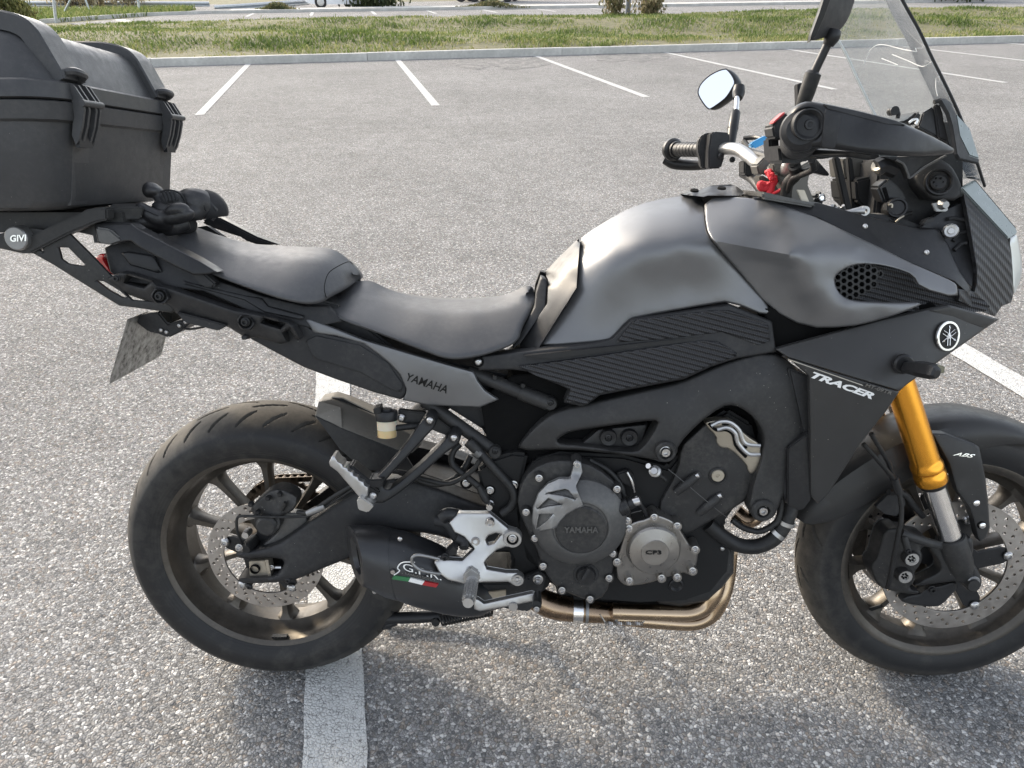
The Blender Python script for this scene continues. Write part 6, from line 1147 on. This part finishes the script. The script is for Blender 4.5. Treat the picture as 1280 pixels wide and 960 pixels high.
# ------------------------------------------------------------------ nose, lamp, inner fairing
NS = empty('nose_fairing'); NS.parent = BIKE
ns, _ = relief('nose_panel', [*Y_(4, (272, 240), (280, 240), (330, 290), (460, 420), (515, 500), (530, 545), (545, 640), (552, 830), (540, 865), (490, 885), (452, 940), (350, 905), (255, 855), (252, 790), (320, 800), (338, 806), (352, 760), (352, 680), (320, 490), (295, 350))], [(1203, 236, .085), (1213, 250, .075), (1258, 296, .062), (1265, 370, .062), (1262, 380, .066), (1244, 394, .10), (1200, 376, .150), (1200, 362, .152), (1219, 362, .125), (1218, 300, .102), (1240, 340, .10)], M_carbon2, NS, 2, r=2, t=.012, step=5, sm=0)
facets('nose_top', [(1202, 235, .088), (1219, 224.5, .062), (1270, 285, .030), (1272, 290, .032), (1270, 294, .04), (1261, 298, .064)], [(0, 1, 2, 3, 4, 5)], M_grey_lit, NS, .012, .002, 1)
facets('nose_front', [(1219, 224.5, .062), (1219, 224.5, -.062), (1270, 285, -.030), (1270, 285, .030)], [(0, 1, 2, 3)], M_fair, NS, .01, .001)
relief('headlight', Y_(4, (528, 515), (560, 500), (575, 495), (590, 570), (605, 680), (595, 740), (570, 800), (553, 825), (545, 640)), [(1262, 300, .058), (1275, 310, .045), (1278, 340, .045), (1266, 368, .058)], M_lens, NS, 2, r=2, t=.06, step=4, sm=1)
inf, inf_fn = relief('inner_fairing', Z('H', (-70, 185), (0, 188), (250, 213), (480, 278), (760, 343), (850, 345), (900, 420), (960, 560), (1015, 640), (1000, 668), (930, 606), (700, 508), (420, 374), (250, 288), (100, 240), (0, 207), (-70, 196)), [(945, 247, .08), (1022, 253, .085), (1080, 270, .095), (1150, 286, .10), (1170, 286, .098), (1200, 330, .11), (1212, 362, .128), (1195, 352, .158), (1135, 326, .148), (1065, 294, .128), (1000, 266, .098), (960, 250, .088)], M_plastic2, None, 2, r=1.5, t=.008, step=5, sm=0)
for q in Z('H', (485, 332), (792, 462)): bolt(*q, float(inf_fn([q])[0])+.001, .0042, 0, 0, inf)
relief('cockpit_side', Z('H', (760, 340), (800, 300), (880, 250), (960, 215), (975, 160), (1000, 330), (1030, 560), (1020, 640), (960, 580), (900, 430), (850, 350)), [(1150, 286, .085), (1200, 240, .07), (1218, 330, .10), (1215, 360, .125), (1180, 270, .07), (1190, 310, .085)], M_plastic2, None, 2, r=1.5, t=.01, step=5, sm=0)
for pts in (Y_(4, (90, 480, .092), (130, 500, .088), (155, 560, .092), (160, 640, .10)), Y_(4, (230, 580, .092), (270, 545, .088), (300, 540, .09)), Y_(4, (225, 530, .085), (260, 490, .08), (295, 480, .08)), Y_(4, (170, 700, .112), (250, 740, .122), (310, 790, .13)), Y_(4, (195, 410, .078), (230, 405, .075), (290, 415, .078))): ptube('moulded_rib', pts, .0035, M_plastic, None, 8)
solid('rib_bracket', Y_(4, (60, 440), (75, 415), (120, 400), (125, 420)), .105, .09, M_plastic, None, .001)
pcyl('adjuster_knob', *Y_(4, (208, 475))[0], .095, [(0, .012), (.005, .012), (.006, .009), (.0105, .010), (.013, .006), (.013, -.004), (0, -.004)], M_alu, None, 12, (-.35, -.9, .1)); pcyl('wing_nut', *Y_(4, (165, 330))[0], .09, [(0, .012), (.006, .012), (.008, .005), (.010, 0), (0, 0)], M_plate, None, 8); solid('nut_plate', Y_(4, (110, 325), (150, 318), (175, 322), (200, 355), (190, 368), (130, 368)), .091, .085, M_plate, None, .001)
# ------------------------------------------------------------------ windscreen
WS = empty('windscreen'); WS.parent = BIKE
t = NT('clear_acrylic'); p = t.pos(True); tr = t.n('BsdfTransparent'); tr.inputs[0].default_value = (.93, .945, .94, 1); gl = t.n('BsdfGlossy'); gl.inputs['Roughness'].default_value = .03; lw_ = t.n('LayerWeight'); lw_.inputs[0].default_value = .07
df = t.n('BsdfDiffuse'); df.inputs[0].default_value = (.55, .57, .6, 1); m1 = t.n('MixShader'); m2 = t.n('MixShader'); haze = t.mp(t.math('MULTIPLY', t.noise(p, 30, 6, .75), t.noise(p, 5, 2)), .15, .42, .10, .30)
t.l(lw_.outputs['Fresnel'], m1.inputs[0]); t.l(tr.outputs[0], m1.inputs[1]); t.l(gl.outputs[0], m1.inputs[2]); t.l(haze, m2.inputs[0]); t.l(m1.outputs[0], m2.inputs[1]); t.l(df.outputs[0], m2.inputs[2]); t.l(m2.outputs[0], t.out.inputs[0]); M_screen = t.m
t = NT('sunlit_acrylic_edge'); t.set(Base_Color=(.78, .80, .79), Roughness=.2); M_edge_lit = t.m; M_scr = pmat('scratch_and_reflection', (.75, .75, .74), .5)
near = [(1112, -34, .130), (1128, 0, .132), (1149, 38, .134), (1165, 72, .136), (1183, 108, .138), (1200, 145, .138), (1217, 190, .135), (1231, 233, .118)]
rows = []
for a in near:
    A_ = P(*a); L_ = []
    for k in range(-8, 9):
        u = k/8; w_ = 1-abs(u)**2; L_.append((A_[0]+.032*w_, A_[1]*-u, A_[2]+.012*w_))
    rows.append(L_)
Ss = crom([np.array(r_).ravel() for r_ in rows], 4); Ss = [s_.reshape(-1, 3) for s_ in Ss]; n_ = 17; v = [q for s_ in Ss for q in s_]; nb = len(v); nr = len(Ss)
v2 = [(q[0]-.0035, q[1], q[2]-.001) for q in v]; f = []
for i in range(nr-1):
    for k in range(n_-1): f.append((i*n_+k, i*n_+k+1, (i+1)*n_+k+1, (i+1)*n_+k)); f.append((nb+i*n_+k, nb+(i+1)*n_+k, nb+(i+1)*n_+k+1, nb+i*n_+k+1))
for i in range(nr-1):
    for k in (0, n_-1): f.append((i*n_+k, (i+1)*n_+k, nb+(i+1)*n_+k, nb+i*n_+k))
link('screen', mesh(v+v2, f, True, 50), M_screen, WS)
tube('screen_edge', [tuple(s_[0]) for s_ in Ss], .0024, M_plastic2, WS, 8, 1); tube('screen_edge', [tuple(s_[n_-1]) for s_ in Ss], .0024, M_edge_lit, WS, 8, 1)  # near edge coloured dark as shaded, far edge white as catching the sun
for pts in ([(1080, 80), (1085, 68), (1093, 58), (1105, 56), (1130, 62), (1150, 65)], [(1115, 68), (1135, 76), (1152, 83), (1162, 79)], [(1170, 97), (1170, 110), (1172, 120)], [(1102, 73), (1112, 77), (1122, 81)]):
    ln_ = [P(x, y, -.10+.2*(x-1060)/110*.9) for x, y in pts]; tube('scratch_and_reflection', ln_, .0006, M_scr, WS, 5, 5)  # pale lines draw both scratches and curved reflections onto the screen
sb = [*Y_(2, (440, 175), (480, 180), (545, 215), (600, 330), (740, 480), (835, 790), (830, 828), (640, 780), (610, 740), (570, 480), (530, 340), (455, 230))]
facets('screen_cover', [*Y_(2, (600, 330, .152), (740, 480, .138), (838, 790, .134), (735, 755, .150), (640, 560, .158))], [(0, 1, 2, 3, 4)], M_grey_lit, WS, .006, .0015, 1)
facets('screen_cover_side', [*Y_(2, (450, 195, .168), (480, 178, .160), (545, 215, .150), (600, 332, .153), (640, 562, .159), (735, 757, .151), (836, 792, .135), (828, 830, .140), (640, 785, .170), (612, 740, .172), (570, 470, .168), (530, 330, .168))], [(0, 1, 2, 3), (0, 3, 11), (3, 4, 10, 11), (4, 5, 9, 10), (5, 6, 7, 8, 9)], M_plastic, WS, .006, .001, 1)  # dark side beside the pale cover: lit and shaded tones set by colour
solid('screen_stay', Y_(2, (385, 250), (440, 235), (470, 330), (520, 620), (430, 580), (400, 360)), .150, .142, M_plastic, WS, .002); solid('screen_stay', Y_(2, (225, 470), (270, 330), (380, 262), (400, 360), (430, 580)), .145, .138, M_plastic2, WS, .002)
solid('screen_stay_rear', Y_(2, (470, 420), (560, 430), (600, 740), (520, 640)), .05, -.05, M_plastic, WS, .002); ptube('stay_bar', Y_(2, (380, 222, .08), (440, 205, .08), (470, 215, .075)), .004, M_plastic, WS, 8)
solid('instrument_hood', Y_(2, (60, 420), (150, 375), (215, 308), (262, 320), (240, 420), (180, 460)), .02, -.08, M_plastic2, None, .004)
ptube('gauge_bezel', Y_(2, (130, 430, .03), (170, 400, .03), (210, 398, .03), (200, 440, .03)), .0025, M_chrome); ptube('hook', Y_(7, (605, 120, 0), (600, 95, 0), (625, 88, 0), (655, 110, 0), (650, 150, 0)), .0035, M_plastic2); pcyl('hook_knob', *Y_(7, (620, 100))[0], .0, [(0, .008), (.008, .008), (.008, -.008), (0, -.008)], M_plastic2, None, 14)
# ------------------------------------------------------------------ cockpit clutter under the hand guard
solid('stay_strut', Y_(7, (228, 408), (268, 408), (352, 765), (305, 765)), .06, .045, M_deep, None, .002); solid('stay_strut', Y_(7, (320, 408), (350, 412), (395, 760), (350, 770)), -.02, -.035, M_deep, None, .002)
solid('instrument_plate', Y_(7, (285, 420), (420, 405), (500, 470), (545, 520), (430, 545), (300, 545)), -.05, -.12, M_olive, None, .002)
solid('wiring_box', Y_(7, (370, 560), (550, 520), (700, 470), (740, 560), (780, 700), (800, 830), (640, 840), (480, 790), (380, 700)), .0, -.12, M_deep, None, .004)
ptube('connector', Y_(7, (510, 480, .06), (560, 460, .06), (640, 490, .06)), .016, M_plastic2, None, 8); pcyl('connector_face', *Y_(7, (520, 465))[0], .062, [(.004, .002), (.010, .004), (.012, .002), (.012, -.01), (.004, -.01)], M_bronze, None, 16, (-.8, -.5, .3))
solid('relay', Y_(7, (515, 610), (590, 545), (680, 620), (720, 700), (560, 720)), .055, .02, M_plastic2, None, .004); solid('relay_slot', Y_(7, (550, 615), (575, 605), (600, 690), (575, 695)), .057, .05, M_hole, None, .001)
pcyl('power_socket', *Y_(7, (645, 745))[0], .07, [(0, .002), (.012, .002), (.014, .006), (.0165, .006), (.018, .0), (.018, -.04), (0, -.04)], M_plastic2, None, 24, (-.2, -.95, .1)); solid('socket_tab', Y_(7, (585, 715), (620, 715), (622, 770), (582, 770)), .08, .06, M_plastic, None, .002); ptube('socket_window', Y_(7, (590, 725, .0815), (612, 722, .0815), (612, 745, .0815)), .002, M_bronze)
ptube('lever_pivot', Y_(7, (300, 775, .06), (370, 768, .065), (420, 765, .065)), [.004, .006, .009], M_alu, None, 12); pcyl('pivot_eye', *Y_(7, (425, 765))[0], .065, [(.004, .006), (.0085, .006), (.0085, -.006), (.004, -.006)], M_alu, None, 18)
ptube('cable', Y_(7, (620, 850, .07), (660, 810, .075), (700, 790, .07), (740, 780, .06)), .004, M_hose); ptube('cable', Y_(7, (480, 790, .04), (560, 800, .06), (620, 840, .07)), .004, M_hose); ptube('cable_glint', Y_(7, (640, 840, .082), (665, 815, .085), (690, 800, .082)), .002, M_bronze)
bits = MB()
for k in range(9): a, b = Y_(7, (170+random.random()*130, 725+random.random()*35))[0], Y_(7, (170+random.random()*130, 730+random.random()*35))[0]; bits.tube([P(*a, .05+random.random()*.02), P(*b, .05+random.random()*.02)], .003, 6, True, 1)
bo = link('cable_ties', bits.mesh(), M_alu, BIKE); bo['kind'] = 'stuff'
hnb, _ = relief('vent_housing', Y_(4, (0, 175), (60, 90), (120, 60), (170, 90), (215, 120), (250, 180), (270, 230), (270, 305), (110, 315), (90, 290), (30, 240)), [(1145, 220, .055), (1174, 230, .085), (1200, 245, .085), (1170, 198, .06)], M_plastic, None, 0, r=5, t=.06, step=5, sm=1)
pcyl('vent_rim', *Y_(4, (150, 205))[0], .086, [(.019, .001), (.0215, .0035), (.0235, .003), (.024, -.006), (.019, -.006)], M_plastic2, hnb, 40, (-.15, -.95, .25)); pcyl('vent_dial', *Y_(4, (145, 208))[0], .087, [(0, .003), (.011, .003), (.0135, .001), (.0135, -.006), (0, -.006)], M_plastic2, hnb, 32, (-.15, -.95, .25))
for k in range(6):
    a = k*math.pi/3; c = Y_(4, (145+25*math.cos(a), 208+25*math.sin(a)))[0]; pcyl('vent_slot', *c, .0905, [(0, .0008), (.0016, .0008), (.0018, -.001), (0, -.001)], M_hole, hnb, 8)
solid('screen_shroud', Y_(7, (560, 405), (700, 405), (980, 395), (800, 500), (730, 560), (700, 480), (640, 430)), .09, .07, M_plastic, None, .002); ptube('shroud_edge', Y_(7, (975, 395, .093), (830, 475, .093), (735, 545, .09), (720, 520, .09), (690, 455, .09), (640, 428, .09)), .0022, M_clutch, None, 8)
solid('cockpit_core', [(1100, 200), (1150, 195), (1190, 150), (1205, 200), (1205, 300), (1190, 340), (1130, 300), (1090, 285)], .03, -.05, M_plastic, None, .004); solid('cockpit_floor', [(1040, 262), (1120, 270), (1200, 300), (1210, 350), (1100, 310), (1020, 275)], .07, -.07, M_plastic, None, .003); relief('far_inner', [(1010, 262), (1130, 262), (1140, 290), (1020, 280)], -.09, M_plastic, None, 0, r=0, t=.01, step=8, sm=0)
# ------------------------------------------------------------------ handlebar
HB = empty('handlebar'); HB.parent = BIKE
bl_ = [(.905, .405, 1.140), (.945, .29, 1.137), (.972, .225, 1.137), (.987, .175, 1.133), (.999, .125, 1.116), (1.010, .085, 1.100), (1.014, .05, 1.094)]; br_ = [(x, -y, z) for x, y, z in bl_]
tube('bar', bl_+[(1.014, 0, 1.093)]+br_[::-1], .0128, M_alu, HB, 20, 6)
for sg in (1, -1):
    d = Vector(bl_[1])-Vector(bl_[0]); d.normalize(); d = Vector((d.x, d.y*sg, d.z)); e = Vector((.905, .405*sg, 1.14))
    tube('grip', [e, e+d*.035, e+d*.09, e+d*.118], [.0155, .0162, .0158, .0165], M_hose, HB, 24, 4); lathe('grip_end', [(0, -.006), (.0185, -.006), (.0195, -.002), (.0185, .002), (0, .002)], e, M_hose, HB, 24, tuple(d))
    for k in range(6):
        q = e+d*(.022+.014*k); lathe('grip_rib', [(.0155, -.003), (.0168, -.001), (.0168, .001), (.0155, .003)], q, M_hose, HB, 24, tuple(d))
    lathe('bar_end_weight', [(0, -.032), (.018, -.032), (.0245, -.028), (.0265, -.022), (.0265, -.014), (.022, -.008), (.012, -.006), (0, -.006)], e, M_plastic2, HB, 28, tuple(d))
sb_ = solid('switch_cluster', Y_(3, (440, 550), (470, 540), (590, 550), (590, 640), (555, 660), (545, 760), (520, 835), (420, 840), (420, 700)), -.225, -.262, M_plastic2, HB, .003); solid('switch_cover', Y_(3, (350, 590), (380, 560), (440, 545), (425, 700), (415, 840), (360, 830), (355, 750), (340, 720), (335, 640)), -.262, -.285, M_plastic, HB, .003)
for (x0, y0, x1, y1) in ((335, 620, 365, 660), (345, 770, 370, 810), (370, 565, 400, 590)): solid('switch_button', Y_(3, (x0, y0), (x1, y0), (x1, y1), (x0, y1)), -.29, -.30, M_plastic2, HB, .002)
tube('hand_guard_far', [P(*q) for q in Y_(3, (70, 760, -.455), (130, 790, -.45), (200, 805, -.44), (330, 810, -.42), (480, 800, -.38))], [.012, .014, .013, .012, .010], M_plastic2, HB, 14, 5)
for q in Y_(3, (520, 735), (610, 765)): bolt(*q, -.22, .0055, 0, 1, HB)
# far mirror
LM = empty('mirror'); LM.parent = BIKE
gl_px = Y_(3, (550, 42), (570, 50), (610, 100), (628, 150), (610, 185), (575, 245), (540, 285), (440, 355), (420, 355), (390, 325), (345, 255), (338, 215), (360, 160), (420, 100), (490, 60))
def mdepth(q): q = np.atleast_2d(np.array(q, float)); return -.405+.0016*(q[:, 0]-895)*.62+.0004*(q[:, 1]-110)
v, f, _ = relief_geo(gl_px, mdepth, r=0, t=.004, step=5, sm=1); link('mirror_glass', finish(v, f, False, 30), M_mirror, LM)
cen = np.mean([q[:2] for q in gl_px], 0); big = [tuple(cen+(np.array(q[:2])-cen)*1.025) for q in gl_px]; secs = []; base = chaikin(big, 1)
for sc, dp in ((1.0, .003), (1.02, .006), (1.01, .016), (.93, .028), (.72, .038), (.35, .043)):
    ring = cen+(base-cen)*sc; a = Pa(ring, mdepth(ring)); secs.append([tuple(q+np.array([.85, .45, -.1])*dp) for q in a])
loft('mirror_shell', secs, M_plastic2, LM, 1, 1, caps=True, sharp=50)
rim_ = Pa(base, mdepth(base)); tube('mirror_bezel', [tuple(q) for q in rim_]+[tuple(rim_[0])], .0015, M_plastic2, LM, 6, 1)
tube('ball_joint', [P(*Y_(3, (665, 175))[0], -.35), P(*Y_(3, (660, 230))[0], -.345), P(*Y_(3, (655, 275))[0], -.335)], [.012, .014, .010], M_plastic2, LM, 16, 4); tube('stem', [P(*Y_(3, (652, 255))[0], -.335), P(*Y_(3, (642, 380))[0], -.315)], [.0055, .0055], M_chrome, LM, 12, 1)
tube('stem_boot', [P(*Y_(3, (640, 372))[0], -.316), P(*Y_(3, (634, 390))[0], -.314), P(*Y_(3, (615, 510))[0], -.295), P(*Y_(3, (595, 660))[0], -.27)], [.0075, .0115, .0115, .0095], M_plastic2, LM, 16, 1); pcyl('boot_ring', *Y_(3, (614, 515))[0], -.295, [(0, .004), (.0122, .004), (.0122, -.004), (0, -.004)], M_plastic, LM, 16, (.12, -.5, 1))
# near mirror
RM = empty('mirror'); RM.parent = BIKE
mo = [(1013, 52), (1015, 44), (1024, 18), (1033, -10), (1045, -40), (1075, -45), (1073, -20), (1066, 10), (1056, 32), (1042, 43)]
relief('mirror_shell', mo, [(1013, 52, .375), (1045, -40, .375), (1045, 20, .350), (1060, 20, .315), (1070, -40, .315), (1030, 40, .36)], M_plastic, RM, 0, r=3, t=.008, step=5, sm=1, rscale=.5)
relief('mirror_bezel', [(1012, 52.5), (1014, 43), (1024, 16), (1033, -12), (1045, -42), (1049, -40), (1040, -5), (1030, 22), (1020, 45)], [(1012, 52, .398), (1045, -42, .398), (1040, -5, .392)], M_texb, RM, 0, r=1, t=.010, step=4, sm=0, rscale=.7)
tube('ball_joint', [P(1043, 38, .345), P(1040, 46, .345), P(1035, 57, .343)], [.009, .0105, .007], M_plastic2, RM, 14, 4); tube('stem', [P(1037, 50, .343), P(1017, 92, .336)], .0058, M_plastic2, RM, 12, 1)
tube('stem_boot', [P(1017.5, 90, .336), P(1016.5, 92, .336), P(1008, 118, .332), P(1003, 132, .325)], [.008, .0110, .0105, .009], M_hose, RM, 16, 1); solid('boot_shield', [(997, 105), (1002, 103), (1006, 112), (1003, 132), (998, 135)], .30, .285, M_plastic2, RM, .001)
# near hand guard
HG = empty('hand_guard'); HG.parent = BIKE
hg_o = [*Y_(6, (335, 150), (350, 95), (395, 30)), *Z('G', (160, 516), (200, 505), (285, 517), (440, 550), (640, 600), (800, 670), (925, 738), (932, 752), (925, 768), (880, 776), (740, 786), (500, 770), (330, 745), (190, 738)), *Y_(6, (420, 300), (370, 250), (340, 200))]
hgo, hg_fn = relief('guard_shell', hg_o, [(985, 160, .420), (1009, 127, .432), (1009, 155, .445), (1000, 185, .43), (1040, 140, .447), (1045, 185, .446), (1100, 152, .440), (1100, 175, .447), (1150, 170, .420), (1150, 194, .425), (1190, 190, .380), (1080, 145, .428)], M_plastic2, HG, 0, r=7, t=.012, step=4, sm=1, rscale=.75, holes=([(1010.5+18.3*math.cos(k), 155.5+18.3*math.sin(k)) for k in np.linspace(0, 6.2832, 29)[:-1]],))
pcyl('bar_end_cup', 1010.5, 155.5, .440, [(0, -.009), (.0075, -.009), (.0085, -.006), (.0125, -.006), (.0135, -.003), (.0175, .002), (.0190, .002), (.0190, -.012), (0, -.012)], M_plastic, HG, 44); bolt(1010, 156, .432, .0068, 1, 1, HG)
relief('guard_band', Z('G', (285, 545), (368, 575), (335, 745), (265, 735)), lambda q: hg_fn(q)+.001, M_plastic, HG, 0, r=1, t=.004, step=5, sm=0, rscale=.6)
relief('guard_upper_facet', Z('G', (280, 520), (440, 553), (640, 603), (690, 625), (600, 622), (560, 612), (300, 545)), lambda q: hg_fn(q)+.0008, M_plastic, HG, 0, r=1, t=.004, step=5, sm=0, rscale=.6)
tube('guard_collar', [P(1004, 168, .415), P(1001, 172, .38), P(997, 178, .34), P(995, 181, .32)], [.0245, .026, .0235, .019], M_plastic, HG, 28, 4)
SWR = empty('throttle_cluster'); SWR.parent = HB
solid('switch_case', Y_(6, (225, 180), (260, 120), (330, 70), (360, 70), (360, 280), (290, 290), (240, 270)), .30, .26, M_plastic, HB, .003); solid('kill_switch', Y_(6, (235, 160), (240, 140), (320, 65), (338, 66), (320, 90)), .305, .285, M_redp, HB, .002); solid('lever_perch', Y_(6, (200, 270), (280, 260), (290, 470), (215, 460), (205, 380)), .27, .24, M_plastic2, HB, .003); solid('brake_clamp', Y_(6, (275, 330), (570, 340), (560, 430), (480, 470), (290, 475)), .34, .28, M_plastic2, HB, .004)
solid('master_cylinder', Y_(6, (560, 350), (700, 350), (860, 370), (860, 400), (640, 440), (570, 430)), .34, .30, M_plastic, HB, .003); ptube('lever', [*Y_(6, (560, 390, .33), (700, 392, .37), (860, 395, .41), (1010, 415, .42))], .0055, M_plastic2, HB, 10); solid('lever_pin', Y_(6, (765, 380), (800, 380), (800, 410), (770, 410)), .37, .35, M_alu, HB, .001)
bpy.data.objects.remove(SWR)
# risers and top yoke
solid('riser_clamp', Y_(6, (100, 490), (165, 420), (220, 410), (235, 500), (150, 570), (120, 570)), -.03, -.075, M_olive, HB, .003); solid('riser', Y_(6, (120, 575), (150, 570), (240, 620), (310, 650), (320, 760), (210, 750), (150, 700)), -.03, -.07, M_olive, HB, .003); solid('riser_clamp', Y_(6, (230, 475), (290, 475), (370, 470), (370, 560), (280, 565), (240, 545)), .05, .02, M_olive, HB, .003); solid('riser', Y_(6, (265, 575), (370, 555), (480, 480), (535, 450), (535, 540), (510, 640), (580, 810), (390, 800), (300, 650)), .05, .015, M_olive, HB, .003); solid('riser_inset', Y_(6, (420, 685), (485, 688), (530, 800), (470, 800)), .0515, .04, M_bronze, HB, .001)
solid('top_yoke', Y_(6, (150, 700), (320, 740), (590, 800), (560, 830), (150, 760)), .10, -.10, M_clutch, HB, .004)
tube('clutch_cable', [P(*q) for q in Y_(6, (-10, 560, -.20), (60, 600, -.12), (130, 680, -.06), (200, 760, -.04))], .0085, M_hose, HB, 12, 5); tube('throttle_cable', [P(*q) for q in Y_(6, (400, 490, .12), (420, 560, .10), (350, 640, .07), (330, 760, .06))], .0105, M_hose, HB, 12, 5); tube('brake_line', [P(*q) for q in Y_(6, (540, 440, .2), (570, 500, .16), (500, 540, .12), (400, 550, .1), (390, 480, .12))], .006, M_hose, HB, 10, 5); tube('brake_line', [P(*q) for q in Y_(6, (545, 450, .2), (555, 520, .18), (480, 560, .14), (390, 600, .1), (350, 700, .07))], .005, M_hose, HB, 10, 5)
solid('far_guard_tip', Y_(6, (540, 545), (590, 450), (690, 565), (680, 578)), -.22, -.25, M_plastic2, HB, .002); solid('clutch_adjuster', Y_(6, (50, 335), (60, 310), (180, 248), (195, 265), (190, 310), (80, 360)), -.06, -.08, M_blue, HB, .003); tube('far_cable', [P(*q) for q in Y_(6, (0, 275, -.22), (100, 268, -.2), (200, 300, -.15))], .005, M_hose, HB, 8, 4); tube('far_cable', [P(*q) for q in Y_(6, (0, 300, -.22), (60, 380, -.15), (130, 400, -.10), (200, 420, -.06))], .006, M_hose, HB, 8, 4); solid('bar_block', Y_(6, (0, 450), (60, 470), (110, 560), (70, 600), (0, 560)), -.12, -.16, M_plastic, HB, .003)
solid('ignition_lock', Y_(6, (560, 750), (600, 700), (640, 700), (665, 750), (655, 800), (570, 800)), -.02, -.05, M_plastic2, HB, .005); pcyl('lock_ring', *Y_(6, (620, 750))[0], -.018, [(0, .002), (.004, .002), (.0055, .003), (.007, .002), (.007, -.002), (0, -.002)], M_chrome, HB, 16)
for pts in (Y_(6, (180, 555, .03), (205, 545, .035), (215, 580, .04), (245, 600, .042), (240, 630, .04), (215, 650, .04), (160, 645, .04), (130, 640, .04), (135, 670, .04), (160, 680, .04), (200, 660, .042)), Y_(6, (225, 640, .045), (215, 690, .045), (200, 720, .045), (215, 740, .045))): tube('key_cord', [P(*q) for q in pts], .0062, M_red, HB, 8, 5)
tube('key_cord', [P(*q) for q in Y_(6, (230, 720, .05), (260, 705, .055), (305, 680, .06))], .003, M_red, HB, 8, 4)
for k in range(8): q = Y_(6, (190+random.random()*60, 560+random.random()*90))[0]; pcyl('cord_knot', *q, .045, [(0, .004), (.003, .004), (.0045, 0), (0, -.003)], M_red, HB, 8, (random.uniform(-1, 1), -1, random.uniform(-1, 1)))
